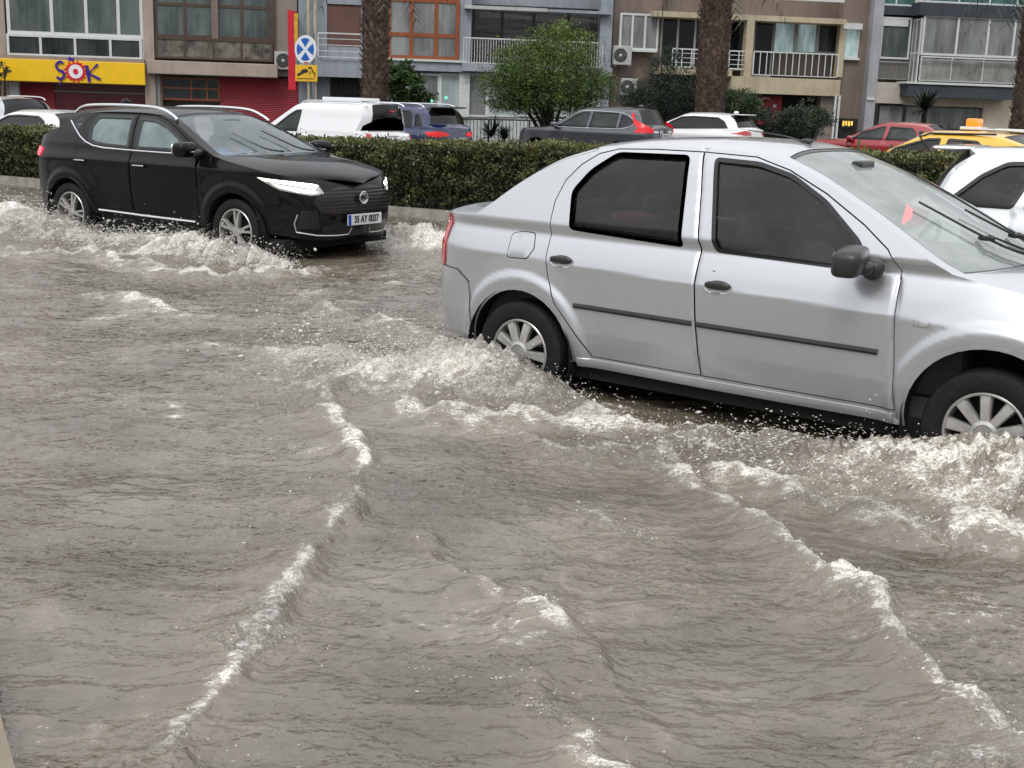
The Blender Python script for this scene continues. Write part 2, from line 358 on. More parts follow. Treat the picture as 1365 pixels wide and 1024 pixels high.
def water_height(X, Y):
    """returns z, foam for flat arrays"""
    n = X.size
    # domain warp so that nothing is straight
    wx = X + .10*fbm(X*1.1, Y*.8, 3); wy = Y + .10*fbm(X*.9+40, Y*1.1+7, 3)
    z = np.zeros(n); foam = np.zeros(n)
    # broad swells running diagonally away from the cars
    z += .030*fbm(wx*.6+3, wy*1.0, 3)
    z += .013*np.sin((wx*.55+wy*1.0)*4.1+2.0*fbm(X*.4, Y*.4+9, 2))*sstep(-.6, .8, fbm(X*.3+5, Y*.3, 2))
    z += .009*np.sin((wx*.9+wy*.75)*7.5+2.4*fbm(X*.6+8, Y*.6, 2))*sstep(-.3, .9, fbm(X*.5, Y*.5+31, 2))
    # ripples, longer sideways than towards the camera; ridged for sharp little crests
    near = 1.0/(1+np.maximum(0, Y-3)*.05)
    r1 = fbm(wx*2.2, wy*6.0, 4); z += .012*r1 + .0035*fbm(wx*7, wy*10+4, 2)
    rd = 1-np.sqrt(fbm(wx*5.0+11, wy*8.5, 2)**2+.04); z += .0052*(rd-.6)
    rd2 = 1-np.sqrt(fbm(wx*13.0+5, wy*18.0+3, 2)**2+.04); z += .0024*(rd2-.6)*near
    z += .0016*fbm(wx*26, wy*46, 2)*near
    agit = sstep(-.2, .9, fbm(X*.8+2, Y*.9+50, 3))
    foam += .12*agit + .12*sstep(.35, .95, r1) + .34*sstep(.72, .80, rd)*agit + .30*sstep(.72, .80, rd2)*sstep(.25, .8, fbm(X*.9+70, Y*1.0+2, 3))
    foam += .44*sstep(.15, .9, fbm(X*1.4+70, Y*1.3+2, 3))*sstep(-.3, .5, fbm(X*6, Y*8+12, 3))
    P = np.stack([X + .05*fbm(X*3.2, Y*3.2+5, 3), Y + .07*fbm(X*3.1+60, Y*3.3, 3)], 1)
    for key, pts in WAVES.items():
        pts = np.array(pts)
        x0, x1, y0, y1 = pts[:, 0].min()-.9, pts[:, 0].max()+.9, pts[:, 1].min()-.9, pts[:, 1].max()+.9
        m = (X > x0) & (X < x1) & (Y > y0) & (Y < y1)
        if not m.any(): continue
        d, fo, he, sd, tt = seg_field(P[m], pts)
        sc = 1.0+.05*max(0, pts[:, 1].mean()-4)
        s = sd*d
        lump = .75+.55*fbm(tt*5, tt*0+3.3, 3)
        back = -1.0 if key in ('A', 'B', 'C', 'D', 'N') else 1.0
        back = {'A': -1.0, 'B': -1.0, 'C': -1.0, 'D': -1.0, 'N': -1.0}.get(key, -1.0)
        u = s*back
        ends = sstep(0, .15, d*0+tt+.05)
        # steep front, gentle back
        prof = np.where(u > 0, np.exp(-(u/(.16*sc))**2), np.exp(-(u/(.05*sc))**2))
        z[m] += he*1.55*prof*lump
        fp = np.where(u > 0, np.exp(-(u/(.042*sc))**2), np.exp(-(u/(.020*sc))**2))
        wide = np.where(u > 0, np.exp(-(u/(.24*sc))**2), np.exp(-(u/(.08*sc))**2))
        fo = fo*(1.25 if key in ('J', 'K', 'O', 'Lw') else .85 if key in 'CDN' else 1.0)
        fst = fo*(.85+.45*fbm(tt*3.1+7, tt*0+1.1, 3)) if key in 'ABCDN' else fo
        lace = .55+.6*sstep(-.5, .7, fbm(X[m]*9, Y[m]*9+tt.mean(), 3))
        foam[m] += (np.clip(fst, 0, 1.2)*fp*(1.05 if key in 'ABCDN' else .50) + (.32 if key in 'ABCDN' else .55)*fo*wide)*lace
        z[m] += .012*fo*fp*np.abs(fbm(X[m]*22, Y[m]*22, 2))
    for (pose, x, lat, ra, rb, h, fo) in MOUNDS:
        c = car_to_world(pose, x, lat)
        th = pose[2]; dx = X-c[0]; dy = Y-c[1]
        m = (dx*dx+dy*dy) < (2.6*max(ra, rb))**2
        if not m.any(): continue
        a = (dx[m]*math.cos(th)-dy[m]*math.sin(th))/ra; b = (-dx[m]*math.sin(th)-dy[m]*math.cos(th))/rb
        wob = .25*fbm(X[m]*3+x, Y[m]*3, 3)
        g = np.exp(-(a*a+b*b)*(1+wob))
        rag = .74+.30*np.abs(fbm(X[m]*6+3*a, Y[m]*6, 3))+.08*fbm(X[m]*22, Y[m]*22, 3)
        z[m] += h*g*rag
        ring = np.exp(-((np.sqrt(a*a+b*b)-1.15)/.38)**2)*(b > -.4)
        foam[m] += fo*(.50*g + .42*ring)*(.45+.75*sstep(-.5, .6, fbm(X[m]*7, Y[m]*7+9, 4)))
        z[m] += .02*ring*fo*np.abs(fbm(X[m]*14, Y[m]*14, 3))
    # the hollow and the dark slack water under the cars
    for pose in (LOGAN, SUVP, WHITE):
        th = pose[2]; dx = X-pose[0]; dy = Y-pose[1]
        a = dx*math.cos(th)-dy*math.sin(th); b = -dx*math.sin(th)-dy*math.cos(th)
        inside = sstep(-.9, -.4, a)*sstep(3.5, 3.0, a)*sstep(.95, .7, np.abs(b))
        z -= inside*np.clip(z, 0, 1)*.75
        foam *= (1-inside*.8)
    foam = np.clip(foam, 0, 1.5)
    # keep inside the kerbs
    return WATER_Z+z, foam

def water_material():
    m, nt, b = new_mat("muddy_flood_water")
    tc = nt.nodes.new('ShaderNodeTexCoord')
    at = nt.nodes.new('ShaderNodeAttribute'); at.attribute_name = 'foam'
    def nz(scale, det, ro, st):
        mp = nt.nodes.new('ShaderNodeMapping'); mp.inputs['Scale'].default_value = st
        nt.links.new(tc.outputs['Object'], mp.inputs['Vector'])
        n = nt.nodes.new('ShaderNodeTexNoise'); n.inputs['Scale'].default_value = scale; n.inputs['Detail'].default_value = det; n.inputs['Roughness'].default_value = ro
        n.inputs['Distortion'].default_value = .4
        nt.links.new(mp.outputs['Vector'], n.inputs['Vector']); return n
    silt = nz(1.1, 6, .6, (1, 1.6, 1)); silt2 = nz(7, 6, .7, (1, 1.8, 1))
    rc = ramp(nt, silt.outputs['Fac'], [(.3, lin('4b4336')), (.5, lin('5e564a')), (.72, lin('736c60'))])
    rc2 = ramp(nt, silt2.outputs['Fac'], [(.3, (.80, .78, .74)), (.7, (1.1, 1.1, 1.1))])
    mm = nt.nodes.new('ShaderNodeMix'); mm.data_type = 'RGBA'; mm.blend_type = 'MULTIPLY'; mm.inputs['Factor'].default_value = 1
    nt.links.new(rc.outputs['Color'], mm.inputs['A']); nt.links.new(rc2.outputs['Color'], mm.inputs['B'])
    # lace-like foam
    f1 = nz(34, 8, .74, (.8, 1.5, 1)); f2 = nz(120, 5, .7, (.8, 1.4, 1))
    vo = nt.nodes.new('ShaderNodeTexVoronoi'); vo.feature = 'DISTANCE_TO_EDGE'; vo.inputs['Scale'].default_value = 42
    wv = nt.nodes.new('ShaderNodeVectorMath'); wv.operation = 'MULTIPLY_ADD'; wv.inputs[1].default_value = (.05, .05, .05)
    nt.links.new(f1.outputs['Color'], wv.inputs[0]); nt.links.new(tc.outputs['Object'], wv.inputs[2]); nt.links.new(wv.outputs[0], vo.inputs['Vector'])
    vr = ramp(nt, vo.outputs['Distance'], [(.0, (1, 1, 1)), (.16, (0, 0, 0))])
    def M(op, a, b_, cl=False):
        k = nt.nodes.new('ShaderNodeMath'); k.operation = op; k.use_clamp = cl
        for i, q in enumerate((a, b_)):
            if isinstance(q, (int, float)): k.inputs[i].default_value = q
            else: nt.links.new(q, k.inputs[i])
        return k.outputs[0]
    nsum = M('ADD', M('MULTIPLY', f1.outputs['Fac'], .9), M('MULTIPLY', f2.outputs['Fac'], .6))
    nsum = M('ADD', nsum, M('MULTIPLY', vr.outputs['Color'], .10))      # ~ .75 mean
    lvl = M('ADD', nsum, M('MINIMUM', M('MULTIPLY', at.outputs['Fac'], .47), .36))
    mr = nt.nodes.new('ShaderNodeMapRange'); mr.interpolation_type = 'SMOOTHSTEP'
    mr.inputs['From Min'].default_value = .97; mr.inputs['From Max'].default_value = 1.26
    nt.links.new(lvl, mr.inputs['Value'])
    mix = nt.nodes.new('ShaderNodeMix'); mix.data_type = 'RGBA'
    nt.links.new(mr.outputs[0], mix.inputs['Factor']); nt.links.new(mm.outputs['Result'], mix.inputs['A']); mix.inputs['B'].default_value = (*lin('ebe7de'), 1)
    # aerated water around the foam is paler
    m3 = nt.nodes.new('ShaderNodeMix'); m3.data_type = 'RGBA'
    nt.links.new(M('MULTIPLY', at.outputs['Fac'], .60, True), m3.inputs['Factor']); nt.links.new(mm.outputs['Result'], m3.inputs['A']); m3.inputs['B'].default_value = (*lin('ab9f8d'), 1)
    nt.links.new(m3.outputs['Result'], mix.inputs['A'])
    nt.links.new(mix.outputs['Result'], b.inputs['Base Color'])
    rr = nt.nodes.new('ShaderNodeMapRange'); rr.inputs['To Min'].default_value = .05; rr.inputs['To Max'].default_value = .55
    nt.links.new(mr.outputs[0], rr.inputs['Value']); nt.links.new(rr.outputs[0], b.inputs['Roughness'])
    b.inputs['IOR'].default_value = 1.72; b.inputs['Specular IOR Level'].default_value = .5
    # fine ripples + rain pocking
    b1 = nz(14, 1.5, .5, (.8, 1.15, 1)); b2 = nz(38, 2, .5, (.8, 1.15, 1))
    h = M('ADD', M('MULTIPLY', b1.outputs['Fac'], 1.0), M('MULTIPLY', b2.outputs['Fac'], .46))
    h = M('ADD', h, M('MULTIPLY', M('MULTIPLY', mr.outputs[0], f2.outputs['Fac']), .6))
    bp = nt.nodes.new('ShaderNodeBump'); bp.inputs['Distance'].default_value = .030
    calm = nz(.9, 3, .5, (1, 1.6, 1)); cr = ramp(nt, calm.outputs['Fac'], [(.36, (.30, .30, .30)), (.58, (1, 1, 1))]); nt.links.new(cr.outputs['Color'], bp.inputs['Strength'])
    nt.links.new(h, bp.inputs['Height']); nt.links.new(bp.outputs['Normal'], b.inputs['Normal'])
    return m
M_WATER = water_material()

# median line (kerb of the central hedge) and near pavement edge
MED = [(-60, 46.6), (-11, 22.07), (-8.53, 20.83), (-1.35, 17.24), (3.5, 14.9), (8, 12.6), (60, -13.4)]
def med_y(x): return np.interp(x, [p[0] for p in MED], [p[1] for p in MED])

def build_water():
    NR, NA = 980, 1040
    r = np.geomspace(1.9, 27.0, NR); a = np.linspace(math.radians(-40), math.radians(40), NA)
    A, Rr = np.meshgrid(a, r)
    X = (Rr*np.sin(A)).ravel(); Y = (Rr*np.cos(A)).ravel()
    z, f = water_height(X, Y)
    # stop at the median kerb
    keep = Y < med_y(X)+.12
    idx = np.arange(NR*NA).reshape(NR, NA)
    q = np.stack([idx[:-1, :-1], idx[:-1, 1:], idx[1:, 1:], idx[1:, :-1]], -1).reshape(-1, 4)
    q = q[keep[q].all(1)]
    used = np.zeros(NR*NA, bool); used[q.ravel()] = True
    remap = np.cumsum(used)-1; q = remap[q]
    V = np.stack([X, Y, z], 1)[used].astype(np.float32); F = f[used].astype(np.float32)
    me = bpy.data.meshes.new("flood_water")
    me.vertices.add(len(V)); me.vertices.foreach_set('co', V.ravel())
    me.loops.add(q.size); me.loops.foreach_set('vertex_index', q.ravel().astype(np.int32))
    me.polygons.add(len(q)); me.polygons.foreach_set('loop_start', np.arange(0, q.size, 4, dtype=np.int32))
    me.polygons.foreach_set('loop_total', np.full(len(q), 4, np.int32)); me.polygons.foreach_set('use_smooth', np.ones(len(q), bool))
    me.update(); me.validate()
    at = me.attributes.new('foam', 'FLOAT', 'POINT'); at.data.foreach_set('value', F)
    me.materials.append(M_WATER)
    o = link("flood_water", me); tag(o, "muddy brown flood water with ripples covering the road", kind='structure')
build_water()

# outlying water beyond the detailed sheet, road bed, ground
def sheet(name, poly, z, mat, label=None):
    me = mesh_data(name, [(x, y, z) for x, y in poly], [tuple(range(len(poly)))], mat, smooth=False)
    o = link(name, me); tag(o, label, kind='structure'); return o
M_ASPH = surf("wet_asphalt", (.05, .05, .052), rough=.3, var=.3, scale=3, bump=.3, bscale=120)
M_GROUND = surf("ground_earth", (.07, .065, .055), rough=.8, var=.3, scale=.5)
sheet("ground", [(-1500, -1500), (1500, -1500), (1500, 1500), (-1500, 1500)], -.36, M_GROUND, "open ground reaching the horizon")
sheet("road", [(-60, 46.5), (60, -13.6), (60, -30), (-60, -30)], -.02, M_ASPH, "flooded carriageway under the muddy water")
sheet("side_road", [(-60, 48.3), (60, -11.6), (60, 30), (35, 34), (-60, 66)], -.30, M_ASPH, "wet far carriageway beyond the hedge")

# ---- droplets and torn sheets of water thrown up by the wheels
def spray_material(name, mask=False):
    m = bpy.data.materials.new(name); m.use_nodes = True; nt = m.node_tree; b = nt.nodes['Principled BSDF']; out = [n for n in nt.nodes if n.type == 'OUTPUT_MATERIAL'][0]
    n = noise_node(nt, 14, 4, .6); r = ramp(nt, n.outputs['Fac'], [(.3, lin('c2bbb0')), (.5, lin('e6e2da')), (.66, lin('fbfaf7'))])
    nt.links.new(r.outputs['Color'], b.inputs['Base Color']); b.inputs['Roughness'].default_value = .18; b.inputs['IOR'].default_value = 1.33
    tr = nt.nodes.new('ShaderNodeBsdfTransparent'); mx = nt.nodes.new('ShaderNodeMixShader'); mx.inputs[0].default_value = .62
    nt.links.new(tr.outputs[0], mx.inputs[1]); nt.links.new(b.outputs[0], mx.inputs[2]); nt.links.new(mx.outputs[0], out.inputs['Surface'])
    if mask:
        at = nt.nodes.new('ShaderNodeAttribute'); at.attribute_name = 'suv'; de = nt.nodes.new('ShaderNodeAttribute'); de.attribute_name = 'dens'
        def nz(st, det):
            mp = nt.nodes.new('ShaderNodeMapping'); mp.inputs['Scale'].default_value = st; nt.links.new(at.outputs['Vector'], mp.inputs['Vector'])
            k = nt.nodes.new('ShaderNodeTexNoise'); k.inputs['Scale'].default_value = 1; k.inputs['Detail'].default_value = det; k.inputs['Roughness'].default_value = .72; k.inputs['Distortion'].default_value = .6
            nt.links.new(mp.outputs[0], k.inputs['Vector']); return k.outputs['Fac']
        def M(op, a, b_):
            k = nt.nodes.new('ShaderNodeMath'); k.operation = op
            for i, q in enumerate((a, b_)):
                if isinstance(q, (int, float)): k.inputs[i].default_value = q
                else: nt.links.new(q, k.inputs[i])
            return k.outputs[0]
        v = M('ADD', M('MULTIPLY', nz((26, 7, 1), 7), .65), M('MULTIPLY', nz((70, 26, 1), 5), .5))
        v = M('ADD', v, de.outputs['Fac'])
        mr = nt.nodes.new('ShaderNodeMapRange'); mr.interpolation_type = 'SMOOTHSTEP'; mr.inputs['From Min'].default_value = .98; mr.inputs['From Max'].default_value = 1.13; mr.inputs['To Max'].default_value = .88
        nt.links.new(v, mr.inputs['Value']); nt.links.new(mr.outputs[0], mx.inputs[0])
        bp = nt.nodes.new('ShaderNodeBump'); bp.inputs['Strength'].default_value = .7; bp.inputs['Distance'].default_value = .02; nt.links.new(v, bp.inputs['Height']); nt.links.new(bp.outputs['Normal'], b.inputs['Normal'])
    return m
M_SPRAY = spray_material('splash_water')
M_SHEET = spray_material('splash_sheet', True)
_oct_v = np.array([(1, 0, 0), (-1, 0, 0), (0, 1, 0), (0, -1, 0), (0, 0, 1), (0, 0, -1)], float)
_oct_f = np.array([(0, 2, 4), (2, 1, 4), (1, 3, 4), (3, 0, 4), (2, 0, 5), (1, 2, 5), (3, 1, 5), (0, 3, 5)])
def droplets(P, S, Vd, St):
    """P centres, S size, Vd flight direction, St stretch -> verts, faces"""
    n = len(P); d = Vd/np.linalg.norm(Vd, axis=1)[:, None]
    a = np.cross(d, np.array([0, 0, 1.0])+rng.normal(0, .3, (n, 3))); a /= np.linalg.norm(a, axis=1)[:, None]; b = np.cross(d, a)
    V = (P[:, None, :] + _oct_v[None, :, 0, None]*(d*(S*St)[:, None])[:, None, :] + _oct_v[None, :, 1, None]*(a*(S*rng.uniform(.6, 1.3, n))[:, None])[:, None, :]
         + _oct_v[None, :, 2, None]*(b*(S*rng.uniform(.5, 1.1, n))[:, None])[:, None, :])
    F = (_oct_f[None] + 6*np.arange(n)[:, None, None])
    return V.reshape(-1, 3), F.reshape(-1, 3)
def fast_mesh(name, V, F, mat, smooth=True):
    me = bpy.data.meshes.new(name); k = F.shape[1]
    me.vertices.add(len(V)); me.vertices.foreach_set('co', V.astype(np.float32).ravel())
    me.loops.add(F.size); me.loops.foreach_set('vertex_index', F.ravel().astype(np.int32))
    me.polygons.add(len(F)); me.polygons.foreach_set('loop_start', np.arange(0, F.size, k, dtype=np.int32)); me.polygons.foreach_set('loop_total', np.full(len(F), k, np.int32))
    if smooth: me.polygons.foreach_set('use_smooth', np.ones(len(F), bool))
    me.update()
    if mat: me.materials.append(mat)
    return me
def ballistic(pose, x, lat, n, vx, vl, vz, size, T=(.02, .3), sx=.12, sl=.06):
    """drops flung from a tyre: x velocity (fwd), lateral velocity, up"""
    t = rng.uniform(T[0], T[1], n)
    vX = rng.normal(vx[0], vx[1], n); vL = np.abs(rng.normal(vl[0], vl[1], n)); vZ = np.abs(rng.normal(vz[0], vz[1], n))
    X = x + rng.normal(0, sx, n) + vX*t; Lt = lat + rng.normal(0, sl, n) + vL*t; Z = WATER_Z + .05 + vZ*t - 4.9*t*t
    th = pose[2]
    P = np.stack([pose[0] + X*math.cos(th) - Lt*math.sin(th), pose[1] - X*math.sin(th) - Lt*math.cos(th), Z], 1)
    vz2 = vZ-9.8*t
    Vd = np.stack([vX*math.cos(th) - vL*math.sin(th), -vX*math.sin(th) - vL*math.cos(th), vz2], 1)
    S = size*np.exp(rng.normal(0, .5, n)); keep = Z > WATER_Z-.02
    return P[keep], S[keep], Vd[keep]+1e-3
def splash(name, label, jets, pose, mats=M_SPRAY):
    Vs, Fs, k = [], [], 0
    for j in jets:
        j = list(j); j[2] = int(j[2]*2.6); j[6] *= .44
        P, S, Vd = ballistic(pose, *j)
        V, F = droplets(P, S, Vd, rng.uniform(1.0, 3.2, len(P)))
        Vs.append(V); Fs.append(F+k); k += len(V)
    me = fast_mesh(name, np.concatenate(Vs), np.concatenate(Fs), mats)
    o = link(name, me); tag(o, label, 'splash', kind='stuff'); return o
splash("splash_spray", "white spray thrown back by the rear wheel of the silver sedan", [
    (-.05, .95, 1700, (-1.2, .9), (.9, .7), (1.2, .5), .0055, (.02, .28), .22, .08),
    (-.6, 1.1, 900, (-1.5, .8), (.9, .8), (.9, .4), .006, (.02, .25), .4, .15),
    (.25, 1.0, 350, (.5, .8), (.9, .5), (.9, .4), .0055, (.02, .2), .25, .06),
    (-.9, .6, 700, (-1.5, .8), (.5, .8), (1.1, .5), .005, (.02, .25), .35, .3)], LOGAN)
splash("splash_spray", "splash curling up around the front wheel of the silver sedan", [
    (2.5, 1.05, 1300, (-.9, .9), (.9, .6), (1.1, .4), .0055, (.02, .25), .3, .09),
    (1.95, 1.3, 600, (-1.0, .7), (.8, .7), (.9, .35), .0055, (.02, .22), .35, .15),
    (2.9, 1.15, 900, (.3, .9), (1.0, .6), (1.1, .4), .0055, (.02, .25), .3, .1),
    (1.4, 1.25, 260, (-.5, .6), (.5, .5), (.7, .3), .005, (.02, .18), .6, .2)], LOGAN)
splash("splash_spray", "broad white spray behind the rear wheel of the black crossover", [
    (-.3, 1.0, 3200, (-1.5, .9), (1.0, .8), (1.6, .5), .008, (.02, .34), .35, .15),
    (-1.0, 1.2, 2200, (-1.5, .9), (.9, .8), (1.3, .5), .008, (.02, .3), .45, .2),
    (.3, 1.05, 1200, (.3, .8), (1.0, .6), (1.1, .5), .0075, (.02, .25), .3, .1)], SUVP)
splash("splash_spray", "white bow splash in front of the black crossover's front wheel", [
    (2.4, 1.1, 3000, (-.3, 1.3), (1.2, .7), (1.3, .5), .008, (.02, .28), .4, .12),
    (1.6, 1.3, 1400, (-1.0, .9), (.8, .8), (1.1, .5), .008, (.02, .26), .4, .2),
    (3.1, 1.2, 1200, (1.0, .9), (1.1, .6), (1.0, .4), .008, (.02, .22), .25, .12)], SUVP)
splash("splash_spray", "splash beyond the nose of the black crossover by the hedge kerb", [
    (3.3, -1.3, 1600, (.8, 1.2), (.0, .9), (1.2, .5), .008, (.02, .28), .5, .3)], SUVP)

def curtains(name, label, pose, specs):
    """thin torn sheets of water arcing up and out from the tyres"""
    V = []; F = []; UV = []; DN = []; k0 = 0
    for (x0, x1, lat, vx, vl, vz, dens, sd) in specs:
        na, ntt = 110, 22; T = 2*vz/9.8
        for i in range(na+1):
            a = i/na; env = math.sin(math.pi*a)**.6
            w1 = float(fbm(np.array([a*5+sd]), np.array([sd*3.1]), 3)[0]); w2 = float(fbm(np.array([a*14+sd]), np.array([sd*1.7]), 3)[0])
            vzz = vz*env*(1+.28*w1+.16*w2); vll = vl*(1+.30*w2); TT = 2*max(.05, vzz)/9.8*1.03
            for j in range(ntt+1):
                t = j/ntt*TT
                x = x0+(x1-x0)*a+vx*t+.03*w2; l = lat+vll*t+.03*w1; z = WATER_Z-.01+vzz*t-4.9*t*t+.008*math.sin(a*60+j)
                p = car_to_world(pose, x, l, z); V.append(p); UV.append((abs(x1-x0)*a+sd*7, j/ntt*TT*2.2+.25*a, sd)); DN.append(dens+.07+.22*(1-2*abs(j/ntt-.5))*-1+.05*w1-(.35 if env < .35 else 0))
        for i in range(na):
            for j in range(ntt): q = k0+i*(ntt+1)+j; F.append((q, q+1, q+ntt+2, q+ntt+1))
        k0 = len(V)
    me = fast_mesh(name, np.array(V), np.array(F), M_SHEET)
    at = me.attributes.new('suv', 'FLOAT_VECTOR', 'POINT'); at.data.foreach_set('vector', np.array(UV, np.float32).ravel())
    at = me.attributes.new('dens', 'FLOAT', 'POINT'); at.data.foreach_set('value', np.array(DN, np.float32))
    o = link(name, me); tag(o, label, 'splash', kind='stuff')
curtains("splash_sheet", "translucent sheet of water peeling off the silver sedan's rear wheel", LOGAN, [
    (.25, -.75, .93, -.6, .9, 1.55, .50, 1.1), (.10, -1.0, .98, -.9, 1.3, 1.30, .50, 2.3), (.35, -.5, .90, -.2, .6, 1.75, .42, 3.7), (-.3, -1.5, .95, -.8, 1.1, 1.0, .45, 4.9), (-.2, -1.2, .5, -.8, .3, 1.2, .42, 5.5), (.7, .1, .95, .1, .8, .9, .46, 6.1)])
curtains("splash_sheet", "translucent sheet of water curling over the silver sedan's front wheel", LOGAN, [
    (2.9, 1.9, .95, -.5, .9, 1.65, .50, 7.1), (2.8, 1.4, 1.0, -.8, 1.3, 1.35, .50, 8.3), (3.2, 2.4, .93, .2, 1.0, 1.75, .48, 9.7), (2.2, .9, 1.05, -.6, 1.0, 1.0, .46, 10.9), (3.5, 2.6, .9, .5, 1.2, 1.3, .5, 11.4)])
curtains("splash_sheet", "broad white sheet of water behind the black crossover's rear wheel", SUVP, [
    (.4, -1.2, .95, -1.0, 1.0, 2.2, .66, 12.1), (.2, -1.8, 1.0, -1.3, 1.4, 2.1, .66, 13.3), (-.3, -2.2, .9, -1.2, .8, 1.9, .64, 14.7), (.8, -.3, .95, -.2, 1.0, 1.7, .60, 15.2)])
curtains("splash_sheet", "fanning white sheet of water at the black crossover's front wheel", SUVP, [
    (3.0, 1.9, .95, .2, 1.2, 2.1, .66, 16.1), (2.8, 1.3, 1.0, -.6, 1.5, 1.8, .66, 17.3), (2.3, .8, .98, -.7, 1.0, 1.6, .62, 18.7), (3.5, 2.6, .9, .9, 1.2, 1.5, .62, 19.2)])
curtains("splash_sheet", "low white wash beyond the black crossover's nose", SUVP, [(4.2, 2.6, -1.0, .8, -.8, 1.5, .55, 20.2), (4.8, 3.2, -.8, 1.0, -.6, 1.1, .52, 21.9)])

# crest droplets that ride on the wave lines
def crest_drops():
    Ps, Ss, Vs = [], [], []
    for key, pts in WAVES.items():
        n = 260 if key in ('E2', 'H', 'G', 'B', 'I') else 90
        pts = np.array(pts); seg = rng.integers(0, len(pts)-1, n); t = rng.uniform(0, 1, n)[:, None]
        p = pts[seg]*(1-t)+pts[seg+1]*t
        keep = rng.uniform(0, 1, n) < p[:, 2]*.8
        p = p[keep]; m = len(p)
        if not m: continue
        far = p[:, 1].mean()
        xy = p[:, :2]+rng.normal(0, .03+.004*far, (m, 2))
        zz, _ = water_height(xy[:, 0], xy[:, 1])
        Ps.append(np.stack([xy[:, 0], xy[:, 1], zz+np.abs(rng.normal(0, .012+.001*far, m))], 1)); Ss.append(.0017*np.exp(rng.normal(0, .40, m))*(1+.07*far)); Vs.append(rng.normal(0, 1, (m, 3)))
    P, S, V = np.concatenate(Ps), np.concatenate(Ss), np.concatenate(Vs)
    vv, ff = droplets(P, S, V, rng.uniform(1, 2.6, len(P)))
    tag(link("wave_foam", fast_mesh("wave_foam", vv, ff, M_SPRAY)), "white foam flecks breaking off the wave crests on the flooded road", 'foam', kind='stuff')
crest_drops()
# ------------------------------------------------------------------ cars
def pchip(xs, ys):
    xs = np.array(xs, float); ys = np.array(ys, float)
    h = np.diff(xs); d = np.diff(ys)/h; m = np.zeros(len(xs))
    for i in range(1, len(xs)-1):
        if d[i-1]*d[i] > 0:
            w1, w2 = 2*h[i]+h[i-1], h[i]+2*h[i-1]; m[i] = (w1+w2)/(w1/d[i-1]+w2/d[i])
    m[0], m[-1] = d[0], d[-1]
    def f(x):
        x = np.clip(x, xs[0], xs[-1]); i = np.clip(np.searchsorted(xs, x)-1, 0, len(xs)-2)
        t = (x-xs[i])/h[i]; t2 = t*t; t3 = t2*t
        return (2*t3-3*t2+1)*ys[i]+(t3-2*t2+t)*h[i]*m[i]+(-2*t3+3*t2)*ys[i+1]+(t3-t2)*h[i]*m[i+1]
    return f
def catmull(P, n=12):
    P = [np.array(p, float) for p in P]; Q = [2*P[0]-P[1]]+P+[2*P[-1]-P[-2]]; out = []
    for i in range(1, len(Q)-2):
        for k in range(n):
            t = k/n
            out.append(.5*((2*Q[i])+(-Q[i-1]+Q[i+1])*t+(2*Q[i-1]-5*Q[i]+4*Q[i+1]-Q[i+2])*t*t+(-Q[i-1]+3*Q[i]-3*Q[i+1]+Q[i+2])*t**3))
    out.append(P[-1]); return np.array(out)
def inpoly(P, poly):
    x, y = P[:, 0], P[:, 1]; c = np.zeros(len(P), bool); n = len(poly)
    for i in range(n):
        x1, y1 = poly[i]; x2, y2 = poly[(i+1) % n]
        if y1 == y2: continue
        c ^= ((y1 > y) != (y2 > y)) & (x < (x2-x1)*(y-y1)/(y2-y1)+x1)
    return c
def resample(poly, res, closed=True):
    out = []; n = len(poly)
    for i in range(n if closed else n-1):
        a = np.array(poly[i], float); b = np.array(poly[(i+1) % n], float); L = np.hypot(*(b-a))
        if L < 1e-6: continue
        k = max(1, int(round(L/res)))
        for j in range(k): out.append(a+(b-a)*j/k)
    if not closed: out.append(np.array(poly[-1], float))
    return np.array(out)
def smooth_poly(pts, n=6): return [tuple(p) for p in catmull(list(pts)+[pts[0]], n)[:-1]]
def rounded(poly, r=.04, n=4):
    """round the corners of a polygon"""
    out = []; m = len(poly)
    for i in range(m):
        p0, p1, p2 = (np.array(poly[(i+k) % m], float) for k in (-1, 0, 1))
        a = p0-p1; b = p2-p1; la, lb = np.hypot(*a), np.hypot(*b)
        q = min(r, la*.45, lb*.45)
        A = p1+a/la*q; B = p1+b/lb*q
        for k in range(n+1):
            t = k/n; out.append(tuple((1-t)**2*A+2*t*(1-t)*p1+t*t*B))
    return out
def inset(poly, d):
    """shrink a roughly convex polygon"""
    P = np.array(poly, float); n = len(P)
    area = .5*sum(P[i][0]*P[(i+1) % n][1]-P[(i+1) % n][0]*P[i][1] for i in range(n)); sg = 1 if area > 0 else -1
    out = []
    for i in range(n):
        a = P[i]-P[i-1]; b = P[(i+1) % n]-P[i]
        na = np.array([-a[1], a[0]])/(np.hypot(*a)+1e-9)*sg; nb = np.array([-b[1], b[0]])/(np.hypot(*b)+1e-9)*sg
        v = na+nb; L = np.hypot(*v)
        if L < 1e-6: v = na; L = 1
        v = v/L; out.append(tuple(P[i]+v*d/max(.5, float(v@na))))
    return out
